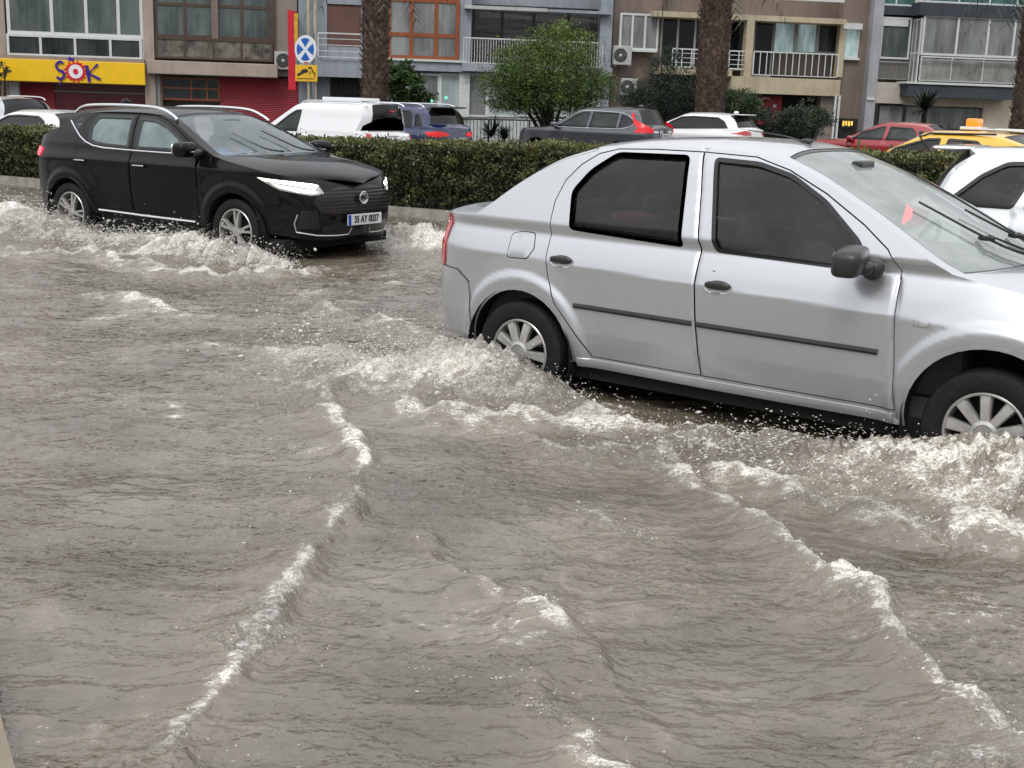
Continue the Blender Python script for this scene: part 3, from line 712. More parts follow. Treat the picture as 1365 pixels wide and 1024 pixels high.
def cdt(polys, holes=(), res=.03):
    """triangulate region inside polys minus holes with interior points"""
    pts = []; edges = []
    loops = [resample(p, res) for p in list(polys)+list(holes)]
    for L in loops:
        k = len(pts); pts.extend(L.tolist()); edges += [(k+i, k+(i+1) % len(L)) for i in range(len(L))]
    B = np.concatenate(loops); mn, mx = B.min(0), B.max(0)
    gx = np.arange(mn[0]+res*.5, mx[0], res); gz = np.arange(mn[1]+res*.5, mx[1], res)
    G = np.stack(np.meshgrid(gx, gz), -1).reshape(-1, 2)
    ok = np.zeros(len(G), bool)
    for p in polys: ok |= inpoly(G, p)
    for h in holes: ok &= ~inpoly(G, h)
    G = G[ok]
    if len(G):
        keep = np.ones(len(G), bool)
        for i in range(0, len(G), 4000):
            d = ((G[i:i+4000, None, :]-B[None])**2).sum(-1).min(1); keep[i:i+4000] = d > (res*.5)**2
        G = G[keep]
    pts.extend(G.tolist())
    v, e, f, *_ = delaunay_2d_cdt([Vector(p) for p in pts], edges, [], 0, 1e-6)
    V = np.array([[q.x, q.y] for q in v]); F = np.array([list(t) for t in f if len(t) == 3])
    C = V[F].mean(1); ok = np.zeros(len(F), bool)
    for p in polys: ok |= inpoly(C, p)
    for h in holes: ok &= ~inpoly(C, h)
    return V, F[ok]

class Body:
    def __init__(s, sp):
        s.sp = sp
        c = catmull(sp['plan'], 16); L = np.concatenate([[0], np.cumsum(np.hypot(*np.diff(c, axis=0).T))])
        mid = np.interp(1.2, c[:, 0][np.argsort(c[:, 0])], L[np.argsort(c[:, 0])])
        s.S = L-mid+1.2; s.PX = c[:, 0]; s.PW = np.maximum(c[:, 1], 0)
        s.s0, s.s1 = s.S[0], s.S[-1]
        s.g = pchip(*zip(*sp['sec'])); s.shf = pchip(*zip(*sp['shf'])); s.shr = pchip(*zip(*sp['shr']))
        s.crf, s.crr = sp.get('corner', (2.7, -.3))
        K = [(s.S_(k[0]), k[1], k[2], k[3]) for k in sp['top']]
        s.K = np.array(K); s.kt = np.array([k[4] if len(k) > 4 else 0 for k in sp['top']], float)
    def S_(s, v):
        if isinstance(v, str): return s.s0+float(v[1:]) if v[0] == 'r' else s.s1+float(v[1:])
        return float(v)
    def ex(s, S, Z): return s.sp['extra'](S, Z) if s.sp.get('extra') else 0*S
    def pos(s, S, Z, off=0.0, raw=False):
        S = np.asarray(S, float); Z = np.asarray(Z, float)
        px = np.interp(S, s.S, s.PX); pw = np.interp(S, s.S, s.PW)
        bf = sstep(s.crf, s.s1-.25, S); br = sstep(s.crr, s.s0+.25, S)
        x = px+s.shf(Z)*bf+s.shr(Z)*br
        w = pw*s.g(Z)
        fl = (1-sstep(s.crf+.1, s.s1-.3, S))*(1-sstep(s.crr-.1, s.s0+.3, S))
        w = w+s.ex(S, Z)*fl
        P = np.stack([x, w, Z], -1)
        if off != 0.0:
            n = s.nrm(S, Z); P = P+n*off
        return P
    def nrm(s, S, Z):
        e = .005
        a = s.pos(S+e, Z)-s.pos(S-e, Z); b = s.pos(S, Z+e)-s.pos(S, Z-e)
        n = np.cross(b, a); L = np.linalg.norm(n, axis=-1, keepdims=True); L[L == 0] = 1
        return n/L
    def panel(s, mb, polys, holes=(), off=0.0, res=.03, sides=(1, -1)):
        V, F = cdt(polys, holes, res)
        P = s.pos(V[:, 0], V[:, 1], off); N = s.nrm(V[:, 0], V[:, 1])
        for sd in sides:
            Q = P*[1, sd, 1]; M = N*[1, sd, 1]
            f = F if sd < 0 else F[:, ::-1]
            # orientation check
            t = F[0]; nn = np.cross(Q[f[0][1]]-Q[f[0][0]], Q[f[0][2]]-Q[f[0][0]])
            if nn@M[f[0][0]] < 0: f = f[:, ::-1]
            mb.add(Q, f, [tuple(q) for q in M])
        return mb
    def ribbon(s, mb, pts, w, off=.002, sides=(1, -1), res=.03, round_=True):
        """thin strip along a line on the skin (trim, rubber, seam)"""
        P = resample(pts, res, closed=False)
        T = np.gradient(P, axis=0); T /= np.linalg.norm(T, axis=1)[:, None]+1e-9; Nn = np.stack([-T[:, 1], T[:, 0]], 1)
        prof = [(-.5, -.4), (-.42, .6), (0, 1), (.42, .6), (.5, -.4)] if round_ else [(-.5, 1), (.5, 1)]
        rows = [s.pos(P[:, 0]+Nn[:, 0]*w*a, P[:, 1]+Nn[:, 1]*w*a, off*b if abs(off*b) > 1e-6 else 1e-5) for a, b in prof]
        m = len(P)
        for sd in sides:
            V = np.concatenate(rows)*[1, sd, 1]
            F = [(j*m+i, j*m+i+1, (j+1)*m+i+1, (j+1)*m+i) for j in range(len(prof)-1) for i in range(m-1)]
            mb.add(V, F)
        return mb
    def topcurve(s, n=150):
        """dense samples of the upper edge and centre profile"""
        K = s.K; out = []; u = []
        Q = np.concatenate([[2*K[0]-K[1]], K, [2*K[-1]-K[-2]]])
        for i in range(1, len(Q)-2):
            sharp0, sharp1 = s.kt[i-1], s.kt[i] if i < len(s.kt) else 0
            m0 = (Q[i+1]-Q[i-1])*.5; m1 = (Q[i+2]-Q[i])*.5
            seg = Q[i+1]-Q[i]
            if sharp0: m0 = seg
            if sharp1: m1 = seg
            # keep tangents from overshooting when key spacing is uneven
            l = np.abs(seg)*2.2+1e-6; m0 = np.clip(m0, -l, l); m1 = np.clip(m1, -l, l)
            for k in range(10):
                t = k/10; t2 = t*t; t3 = t2*t
                out.append((2*t3-3*t2+1)*Q[i]+(t3-2*t2+t)*m0+(-2*t3+3*t2)*Q[i+1]+(t3-t2)*m1); u.append(i-1+t)
        out.append(K[-1]); u.append(len(K)-1)
        return np.array(out), np.array(u)
    def loft(s, mb, t0, t1, u0=0.0, u1=1.0, off=0.0, nu=14, both=True, k=None, skip_center=False):
        """upper skin between key indices t0..t1; u: 0 centre .. 1 edge"""
        C, U = s.topcurve(); k = k or s.sp.get('crown', 2.6)
        m = (U >= t0-1e-6) & (U <= t1+1e-6)
        tt = U[m]
        def T(t, u):
            cs = np.stack([np.interp(t, U, C[:, j]) for j in range(4)], -1)
            E = s.pos(cs[..., 0], cs[..., 1])
            z = E[..., 2]+(cs[..., 3]-E[..., 2])*(1-np.abs(u)**k)
            x = E[..., 0]+(cs[..., 2]-E[..., 0])*(1-np.abs(u)**2.0)
            return np.stack([x, E[..., 1]*u, z], -1)
        ranges = [(u0, u1)] if u0 > 0 else [(-u1, u1)]
        if u0 > 0: ranges = [(u0, u1), (-u1, -u0)]
        for a, b in ranges:
            n = nu*2 if u0 == 0 else nu
            uu = np.linspace(a, b, n+1)
            if u0 == 0: uu = np.sign(uu)*np.abs(uu/b)**.8*b
            tg, ug = np.meshgrid(tt, uu, indexing='ij')
            P = T(tg, ug); e = .02
            dt = T(np.clip(tg+e, 0, U[-1]), ug)-T(np.clip(tg-e, 0, U[-1]), ug); du = T(tg, np.clip(ug+.01, -1, 1))-T(tg, np.clip(ug-.01, -1, 1))
            N = np.cross(dt, du); L = np.linalg.norm(N, axis=-1, keepdims=True); L[L < 1e-12] = 1; N = N/L
            up = N.copy(); fl = (N[..., 2:3] < 0) & (np.abs(N[..., 2:3]) > .05); N = np.where(fl, -N, N)
            # near-vertical ends: make them face outwards
            cx = (s.PX[0]+s.PX[-1])/2
            bad = (np.abs(N[..., 2]) <= .05) & ((P[..., 0]-cx)*N[..., 0] < 0); N[bad] *= -1
            P = P+N*off
            r, c = P.shape[:2]; F = [(i*c+j, i*c+j+1, (i+1)*c+j+1, (i+1)*c+j) for i in range(r-1) for j in range(c-1)]
            Pf = P.reshape(-1, 3); Nf = N.reshape(-1, 3)
            q = F[len(F)//2]; nn = np.cross(Pf[q[1]]-Pf[q[0]], Pf[q[3]]-Pf[q[0]])
            if nn@Nf[q[0]] < 0: F = [f[::-1] for f in F]
            mb.add(Pf, F, [tuple(v) for v in Nf])
        return mb
    def arch(s, i, R=None, n=22):
        xa, za, Ra = s.sp['arch'][i]; R = R or Ra; zb = s.sp['zb'][i]
        a0 = math.asin(max(-1, min(1, (zb-za)/R)))
        return [(xa-R*math.cos(t), za+R*math.sin(t)) for t in np.linspace(a0, math.pi-a0, n)]
    def outline(s):
        C, U = s.topcurve()
        zr, zf = s.sp['zend']
        pts = [(s.s0, zr+.04), (s.s0+.3, zr), (s.s0+.7, zr)]
        a0, a1 = s.arch(0), s.arch(1)
        pts = [p for p in pts if p[0] < a0[0][0]-.02]
        pts += a0 + a1 + [(s.s1-.6, zf), (s.s1-.3, zf), (s.s1, zf+.03)]
        top = C[:, :2][::-1]
        top = [tuple(p) for k, p in enumerate(top) if k % 2 == 0 or k == len(top)-1]
        out = pts+top
        res = []
        for p in out:
            if not res or math.hypot(p[0]-res[-1][0], p[1]-res[-1][1]) > .004: res.append(p)
        return res

# ---- materials shared by the cars
M_RUBBER = surf("tyre_rubber", (.012, .012, .0125), spec=.25, rough=.65, var=.3, scale=30, bump=.2, bscale=90)
M_BLACKPL = surf("black_plastic", (.022, .022, .023), rough=.35, var=.2, scale=20, bump=.08, bscale=200)
M_SEAL = surf("window_rubber_seal", (.010, .010, .011), rough=.3, var=.2, scale=20)
M_DARK = surf("dark_cavity", (.004, .004, .004), rough=.9, var=.2, scale=5)
M_CHROME = surf("chrome_trim", (.75, .76, .78), rough=.12, metal=1.0, var=.05, scale=8)
M_SILVERPL = surf("silver_plastic_trim", (.5, .5, .5), rough=.3, metal=.4, var=.1, scale=8)
M_RIM = surf("rim_silver", (.50, .49, .47), rough=.32, metal=.55, var=.2, scale=14)
M_RIMDK = surf("rim_dark", (.09, .09, .095), rough=.3, metal=.5, var=.2, scale=14)
M_SEAT = surf("seat_fabric", (.09, .09, .095), rough=.9, var=.25, scale=25, bump=.2)
M_SEATLT = surf("seat_fabric_grey", (.2, .2, .2), rough=.9, var=.25, scale=25, bump=.2)
M_CABIN = surf("cabin_lining", (.05, .05, .05), rough=.9, var=.2, scale=6)
M_TAILRED = surf("tail_lamp_red", (.30, .012, .016), rough=.12, var=.35, scale=40, coat=1, emis=(.8, .02, .03), estr=.25)
M_TAILLIT = emit("tail_lamp_lit", (1.0, .008, .014), .5, base=(.35, .01, .012))
M_TAILBRIGHT = emit("brake_lamp_lit", (1.0, .02, .03), 9.0, base=(.4, .01, .012))
M_LAMPCLR = surf("lamp_clear_lens", (.45, .46, .47), rough=.08, metal=.5, var=.5, scale=30, coat=1)
M_LAMPLIT = emit("head_lamp_lit", (1.0, .94, .80), 9.0)
M_PLATE = surf("plate_white", (.62, .63, .65), rough=.35, var=.06, scale=12)
M_PLATEBLUE = surf("plate_blue_band", (.01, .05, .35), rough=.35, var=.1, scale=12)
M_INK = surf("plate_black_characters", (.012, .012, .014), rough=.5, var=.2, scale=20)
M_TUBW = glass("glass_side_dark", tint=(.46, .49, .48), opaque=.10, body=(.02, .024, .024), haze=(.16, .175, .172), rough=.03)
M_GLASSWS = glass("glass_windscreen_wet", tint=(.84, .88, .86), opaque=.52, body=(.34, .39, .37), haze=(.60, .66, .635), rough=.05)
M_GLASSFOG = glass("glass_misted", tint=(.35, .42, .41), opaque=.62, body=(.16, .22, .215), haze=(.34, .43, .42), rough=.05)
M_GLASSMGWS = glass("glass_windscreen_misted", tint=(.92, .95, .95), opaque=.20, body=(.27, .38, .40), haze=(.50, .62, .66), rough=.03)
M_GLASSBLK = glass("glass_privacy", tint=(.05, .05, .055), opaque=.5, body=(.006, .006, .007), haze=(.02, .02, .022), rough=.03)
M_GLASSMID = glass("glass_side_mid", tint=(.30, .34, .34), opaque=.35, body=(.03, .035, .035), haze=(.10, .12, .12), rough=.03)
M_WIPER = surf("wiper_black", (.012, .012, .012), rough=.35, var=.2, scale=30)

def text_mesh(txt, size, mat, name, parent, loc, rot, depth=.002, bold=True, sx=1.0):
    cu = bpy.data.curves.new(name, 'FONT'); cu.body = txt; cu.size = size; cu.extrude = depth; cu.align_x = 'CENTER'; cu.align_y = 'CENTER'
    if bold: cu.offset = size*.022
    tmp = bpy.data.objects.new("tmp_text", cu); COL.objects.link(tmp)
    dg = bpy.context.evaluated_depsgraph_get(); me = bpy.data.meshes.new_from_object(tmp.evaluated_get(dg))
    bpy.data.objects.remove(tmp); me.materials.clear(); me.materials.append(mat)
    o = link(name, me, parent, loc, rot); o.scale = (sx, 1, 1); return o

_wheel_cache = {}
def wheel_meshes(kind, r, wd):
    key = (kind, r, wd)
    if key in _wheel_cache: return _wheel_cache[key]
    rr = r*(.635 if kind != 'crossover' else .68)
    t = MB(); h = wd/2
    t.lathe([(rr*.98, -h*.75), (rr*1.02, -h*.92), (rr*1.10, -h*1.0), (r*.90, -h*1.02), (r*.965, -h*.93), (r*.99, -h*.75), (r, -h*.4), (r, h*.4), (r*.99, h*.75), (r*.965, h*.93), (r*.9, h), (rr*1.02, h*.92), (rr*.98, h*.7)], 56)
    k = MB()
    # barrel and lip; outer face is at y=-h
    k.lathe([(rr*1.015, -h*.90), (rr*.985, -h*.96), (rr*.945, -h*.93), (rr*.93, -h*.70), (rr*.90, -h*.1), (rr*.88, h*.7)], 56)
    b = MB(); b.lathe([(.0, -h*.15), (rr*.9, -h*.1)], 40)          # dark backing / drum
    def spoke(a0, w0, w1, y0, y1, r0, r1):
        P = []
        for rad, w, y in ((r0, w0, y0), ((r0+r1)/2, (w0+w1)/2*.92, (y0+y1)/2-.006), (r1, w1, y1)):
            for s_, dy in ((-1, .014), (-.72, 0), (.72, 0), (1, .014)):
                a = a0+s_*w/rad/2; P.append((rad*math.cos(a), y+dy, rad*math.sin(a)))
        k.add(P, [(i*4+j, i*4+j+1, (i+1)*4+j+1, (i+1)*4+j) for i in range(2) for j in range(3)])
        # flanks
        Q = [P[0], P[4], P[8], (P[8][0], P[8][1]+.03, P[8][2]), (P[4][0], P[4][1]+.03, P[4][2]), (P[0][0], P[0][1]+.03, P[0][2])]
        k.add(Q, [(0, 1, 4, 5), (1, 2, 3, 4)])
        Q = [P[3], P[7], P[11], (P[11][0], P[11][1]+.03, P[11][2]), (P[7][0], P[7][1]+.03, P[7][2]), (P[3][0], P[3][1]+.03, P[3][2])]
        k.add(Q, [(0, 1, 4, 5), (1, 2, 3, 4)])
    if kind == 'hubcap':
        for i in range(9): spoke(2*math.pi*i/9+.2, .042, .062, -h*1.0, -h*.88, rr*.27, rr*.95)
        k.lathe([(rr*.34, -h*.90), (rr*.33, -h*1.0), (rr*.24, -h*1.08), (rr*.22, -h*1.04), (rr*.2, -h*1.04), (0, -h*1.06)], 32)
        k.lathe([(rr*.72, -h*.86), (rr*.80, -h*.92), (rr*.95, -h*.95)], 48) if False else None
    elif kind == 'crossover':
        for i in range(5):
            a = 2*math.pi*i/5+.3
            spoke(a-.16, .026, .03, -h*.86, -h*.92, rr*.2, rr*.96); spoke(a+.16, .026, .03, -h*.86, -h*.92, rr*.2, rr*.96)
            spoke(a, .05, .02, -h*.84, -h*.86, rr*.15, rr*.55)
        k.lathe([(rr*.22, -h*.80), (rr*.2, -h*.9), (rr*.1, -h*.93), (0, -h*.93)], 28)
    else:
        for i in range(5): spoke(2*math.pi*i/5+.1, .06, .085, -h*.82, -h*.92, rr*.2, rr*.96)
        k.lathe([(rr*.24, -h*.78), (rr*.2, -h*.9), (0, -h*.93)], 24)
    def md(mb, nm, mat):
        me = mesh_data(nm, mb.v, mb.f, mat); bm = bmesh.new(); bm.from_mesh(me); bmesh.ops.recalc_face_normals(bm, faces=bm.faces); bm.to_mesh(me); bm.free()
        me.set_sharp_from_angle(angle=math.radians(40)); return me
    res = (md(t, 'tyre', M_RUBBER), md(k, 'rim', M_RIM), md(b, 'brake_disc', M_DARK))
    _wheel_cache[key] = res; return res
def add_wheel(root, x, y, z, r, wd, kind, spin=0.0):
    ty, ri, bk = wheel_meshes(kind, r, wd)
    w = link('wheel', None, root, (x, y, z), (0, spin, 0 if y < 0 else math.pi))
    link('tyre', ty, w); link('rim', ri, w); link('brake_disc', bk, w)
    return w

def seats(root, rows, zf=.42, w=.24, lat=(.36, -.36), mat=None, h=.62):
    for x in rows:
        for y in lat:
            s = MB()
            s.blob((x+.22, y, zf+.05), (.27, w, .10), 3.5, 8)
            rot = Matrix.Rotation(-.22, 3, 'Y')
            s.blob((x-.06, y, zf+h*.5), (.085, w, h*.5), 3.5, 8, rot)
            s.build('seat', mat or M_SEAT, root, smooth=True)
            s2 = MB(); s2.blob((x-.17, y, zf+h+.10), (.05, .13, .10), 3.2, 8, rot); s2.tube([(x-.14, y-.05, zf+h-.05), (x-.16, y-.05, zf+h+.1)], .008, 6); s2.tube([(x-.14, y+.05, zf+h-.05), (x-.16, y+.05, zf+h+.1)], .008, 6)
            s2.build('headrest', mat or M_SEAT, root, smooth=True)

def make_car(name, label, cat, sp, pose, z=0.0, facing=1, group=None):
    """sp: spec dict. facing 1: drives to the right of the photograph, -1: to the left"""
    px, py, th = pose
    rotz = -th if facing > 0 else math.pi-th
    root = thing(name, label, cat, (px, py, z), rotz, group)
    B = Body(sp); res = sp.get('res', .04)
    P = sp['paint']; out = B.outline()
    holes = []
    doors = sp.get('doors', [])
    if doors: holes.append(sp['doorhole'])
    wins = sp['windows']                      # list of (poly, door index or None, material)
    for w in wins:
        if w[1] is None: holes.append(w[0])
    body = MB()
    B.panel(body, [out], holes, res=res)
    kb = sp['keys']                           # key indices: rear glass start/end, windscreen start/end
    n = len(sp['top'])-1
    B.loft(body, 0, kb[0]); B.loft(body, kb[1], kb[2]); B.loft(body, kb[3], n, nu=18)
    bw = sp.get('pillar', .90)
    B.loft(body, kb[0], kb[1], sp.get('rpillar', bw), 1.0, nu=4); B.loft(body, kb[2], kb[3], bw, 1.0, nu=4)
    body.build('body', P, root, smooth=True)
    # glazing front and rear
    fr = MB(); B.loft(fr, kb[0], kb[1], 0, sp.get('rpillar', bw)+.005, off=-.006); fr.build('rear_window', sp.get('rglass', M_GLASSBLK), root, smooth=True)
    ws = MB(); B.loft(ws, kb[2], kb[3], 0, bw+.005, off=-.006); wso = ws.build('windscreen', sp['wglass'], root, smooth=True)
    sl = MB()
    for a, b in ((kb[0], kb[1]), (kb[2], kb[3])):
        pr = sp.get('rpillar', bw) if a == kb[0] else bw
        B.loft(sl, a, b, pr-.018, pr+.004, off=-.003, nu=1); B.loft(sl, a, a+.10, 0, pr, off=-.003); B.loft(sl, b-.12, b, 0, pr, off=-.003)
    sl.build('window_seal', M_SEAL, root, smooth=True)
    # inner dark shell behind the gaps, floor, wheel wells
    sh = MB()
    zt = sp['belt']-.03
    shp = [p for p in out if p[1] <= zt+.001 or True]
    poly = []
    for p in out: poly.append((p[0], min(p[1], zt)))
    q = []
    for p in poly:
        if not q or math.hypot(p[0]-q[-1][0], p[1]-q[-1][1]) > .01: q.append(p)
    try: B.panel(sh, [q], (), off=-.035, res=.09)
    except Exception: pass
    W = sp['W']; x0, x1 = sp['plan'][0][0], sp['plan'][-1][0]
    sh.hasn = False
    sh.box(x0+.25, -W+.12, .20, x1-.3, W-.12, .30)
    for (xa, za, Ra) in sp['arch']:
        for sd in (1, -1):
            V = []; F = []; m = 20
            for t in np.linspace(-.35, math.pi+.35, m):
                for yy in (W*.985, W-.30): V.append((xa+(Ra+.01)*math.cos(t), sd*yy, za+(Ra+.01)*math.sin(t)))
            for i in range(m-1): F.append((2*i, 2*i+1, 2*i+3, 2*i+2))
            k0 = len(V); V.append((xa, sd*(W-.30), za)); V += [(xa+(Ra+.01)*math.cos(t), sd*(W-.30), za+(Ra+.01)*math.sin(t)) for t in np.linspace(0, 2*math.pi, 24)]
            F += [(k0, k0+1+i, k0+2+i) for i in range(23)]
            sh.add(V, F)
    sh.build('underbody', M_DARK, root)
    # doors
    dobj = []
    for i, d in enumerate(doors):
        for sd in (-1, 1):
            mb = MB(); B.panel(mb, [d], [w[0] for w in wins if w[1] == i], res=res*.8, sides=(sd,))
            o = mb.build('door', P, root, smooth=True); dobj.append((i, sd, o))
    par = lambda i, sd: root if i is None else [o for a, b, o in dobj if a == i and b == sd][0]
    for w in wins:
        poly, di, gm = w[:3]
        for sd in (-1, 1):
            mb = MB(); B.panel(mb, [inset(poly, .004)], (), off=-.012, res=.06, sides=(sd,)); pn = mb.build('window', gm, par(di, sd), smooth=True)
            mb = MB(); B.panel(mb, [poly], [inset(poly, sp.get('sealw', .02))], off=.002, res=.03, sides=(sd,)); mb.build('window_frame', M_SEAL if len(w) < 4 else w[3], par(di, sd), smooth=True)
    # wheels
    for (xa, za, Ra) in sp['arch']:
        for sd in (-1, 1):
            add_wheel(root, xa, sd*(W-sp.get('winset', .035)-sp['wheel'][1]/2), sp['hubz'], sp['wheel'][0], sp['wheel'][1], sp['wheel'][2], spin=.4*xa+.3)
    # cabin
    if sp.get('seats'):
        c = MB(); c.box(x0+.5, -W+.14, .30, sp['cowlx']+.1, W-.14, .40); c.box(sp['cowlx']-.45, -W+.16, .40, sp['cowlx']+.05, W-.16, sp['belt']-sp.get('dash', .06), .05)
        if sp.get('shelf'): c.box(sp['shelf'][0], -W+.16, .4, sp['shelf'][1], W-.16, sp['belt']-.03, .03)
        c.build('cabin', M_CABIN, root)
        seats(root, sp['seats'], mat=sp.get('seatmat'), h=sp.get('seath', .56))
        s = MB(); R = .185; cx_, cz_ = sp['cowlx']-.55, sp['belt']-.03-sp.get('dash', .06)+.06
        pts = [(cx_+.35*R*math.sin(t)*1.0, .36+R*math.cos(t), cz_+R*math.sin(t)*.93) for t in np.linspace(0, 2*math.pi, 28)]
        s.tube(pts, .014, 8, cap=False); s.tube([(cx_, .36, cz_), (cx_+.3, .36, cz_-.12)], .03, 8)
        s.tube([(cx_, .36-R, cz_), (cx_, .36+R, cz_)], .014, 6); s.build('steering_wheel', M_BLACKPL, root, smooth=True)
    # lamps, grilles and other skins: (name, poly, offset, material, sides)
    for nm, poly, off, mat in sp.get('skins', []):
        poly = [(B.S_(a), b) for a, b in poly]
        for sd in (-1, 1):
            mb = MB(); B.panel(mb, [poly], (), off=off, res=sp.get('skinres', .035), sides=(sd,)); mb.build(nm, mat, root, smooth=True)
    for nm, pts, w, off, mat, di in sp.get('lines', []):
        pts = [(B.S_(a), b) for a, b in pts]
        for sd in (-1, 1):
            mb = MB(); B.ribbon(mb, pts, w, off, sides=(sd,)); mb.build(nm, mat, par(di, sd), smooth=True)
    return root, B, par

def mirror(root, x, z, W, mat, size=(.10, .11, .075), stalk=True, arm_mat=None):
    for sd in (-1, 1):
        m = MB(); rot = Matrix.Rotation(-.12*sd, 3, 'Z')
        m.blob((x, sd*(W+.10), z), size, 3.4, 12, rot)
        o = m.build('mirror', mat, root, smooth=True)
        a = MB(); a.blob((x+.05, sd*(W-.005), z-.035), (.06, .07, .04), 2.6, 8); a.build('mirror_arm', arm_mat or M_BLACKPL, o, smooth=True)
        g = MB(); g.blob((x-size[0]*.86, sd*(W+.10), z), (.012, size[1]*.86, size[2]*.82), 3.6, 8); g.build('mirror_glass', M_CHROME, o, smooth=True)

# ================================================================== silver sedan
def logan_crease(S, Z):
    zc = .845-.030*(S-.33)
    a = -.30*np.maximum(0, Z-zc)*sstep(1.06, .98, Z)
    a = a-.095*np.maximum(0, zc-Z)
    a = a-.10*np.maximum(0, .47-Z)
    for xa, za, Ra in LSP['arch']:
        r = np.hypot(S-xa, (Z-za)*1.0)
        a = a+.026*sstep(Ra+.125, Ra+.06, r)*sstep(za-.20, za+.05, Z)+.010*sstep(Ra+.22, Ra+.08, r)-.008*sstep(Ra+.03, Ra, r)
    for seam in LSEAMS:
        zz = np.array([p[1] for p in seam]); xx = np.array([p[0] for p in seam])
        xs = np.interp(Z, zz, xx)
        m = (Z > zz[0]-.01) & (Z < zz[-1]+.01)
        a = a-.010*np.exp(-((S-xs)/.011)**2)*m
    return a
LSEAMS = [[(2.215, .30), (2.192, .45), (2.174, .69), (2.162, .96)], [(1.163, .30), (1.128, .63), (1.111, 1.0), (1.035, 1.32), (.99, 1.50)]]
LSP = dict(
    W=.865, belt=1.0, hubz=.303, cowlx=2.42, wheel=(.298, .185, 'hubcap'), winset=.03, res=.020, crown=3.2, pillar=.90, rpillar=.88,
    plan=[(-.80, 0), (-.80, .28), (-.785, .48), (-.735, .64), (-.62, .755), (-.38, .822), (.2, .852), (1.2, .865), (2.2, .862), (2.65, .848), (2.97, .79), (3.2, .66), (3.36, .45), (3.43, .22), (3.44, 0)],
    sec=[(.15, .975), (.30, .995), (.45, 1.0), (.75, 1.0), (.86, .998), (.95, .985), (1.0, .968), (1.05, .945), (1.25, .84), (1.45, .725), (1.52, .66), (1.6, .60)],
    shf=[(.15, -.08), (.3, .0), (.5, .02), (.65, -.01), (.8, -.10), (1.0, -.30), (1.5, -.5)],
    shr=[(.15, .10), (.35, .0), (.6, -.01), (.8, .0), (1.0, .05), (1.1, .10), (1.5, .3)],
    corner=(2.75, -.35), zb=(.30, .27), zend=(.33, .22),
    arch=[(0.0, .315, .352), (2.63, .325, .375)],
    # s, z of the upper edge | x, z on the centre line | 1 = crease
    top=[('r0', 1.035, -.78, 1.05), ('r.35', 1.045, -.77, 1.06), ('r.62', 1.06, -.74, 1.085), (-.55, 1.062, -.66, 1.085), (-.385, 1.068, -.50, 1.095, 1), (-.28, 1.14, -.33, 1.125, 1),
         (-.12, 1.262, -.12, 1.268), (.10, 1.395, .10, 1.41), (.30, 1.468, .34, 1.515, 1), (.55, 1.497, .60, 1.545), (.95, 1.508, .95, 1.560), (1.25, 1.498, 1.25, 1.550), (1.46, 1.468, 1.42, 1.520, 1),
         (1.68, 1.385, 1.70, 1.42), (1.98, 1.24, 2.05, 1.245), (2.26, 1.085, 2.38, 1.075), (2.40, 1.005, 2.55, 1.005, 1), (2.55, .975, 2.68, 1.0, 1), (2.85, .930, 2.98, .965), (3.12, .87, 3.22, .90), ('f-.42', .80, 3.38, .83), ('f-.2', .76, 3.42, .78), ('f0', .74, 3.43, .75)],
    keys=(5, 8, 12, 16),
    doors=[[(.487, .345), (.39, .48), (.265, .62), (.20, .76), (.175, .88), (.168, 1.02), (.160, 1.18), (.19, 1.29), (.265, 1.38), (.36, 1.445), (.47, 1.475), (.70, 1.484), (.986, 1.484), (1.03, 1.32), (1.106, 1.0), (1.123, .63), (1.157, .345)],
           [(1.165, .345), (1.131, .63), (1.114, 1.0), (1.038, 1.32), (.994, 1.484), (1.30, 1.474), (1.50, 1.42), (1.72, 1.322), (1.95, 1.19), (2.09, 1.09), (2.160, 1.0), (2.176, .69), (2.208, .345)]],
    doorhole=[(.482, .340), (.384, .477), (.259, .617), (.195, .758), (.170, .88), (.163, 1.02), (.154, 1.18), (.185, 1.294), (.26, 1.385), (.357, 1.451), (.47, 1.481), (.70, 1.490), (.99, 1.490), (1.30, 1.480), (1.503, 1.426), (1.723, 1.328), (1.953, 1.196), (2.094, 1.095), (2.165, 1.0), (2.181, .69), (2.213, .340)],
    windows=[(rounded([(.300, 1.032), (.248, 1.241), (.335, 1.362), (.475, 1.462), (.922, 1.468), (1.014, 1.000)], .035), 0, M_TUBW),
             (rounded([(1.066, 1.465), (1.196, .992), (2.035, .972), (1.955, 1.120), (1.735, 1.295), (1.53, 1.405), (1.33, 1.455)], .035), 1, M_TUBW)],
    seats=(.35, 1.35), shelf=(-.35, .10), wglass=M_GLASSWS, rglass=M_TUBW, sealw=.022,
    extra=logan_crease,
    paint=paint("silver_paint_wet", (.50, .515, .54), metal=.55, rough=.30, dirt=.42),
)
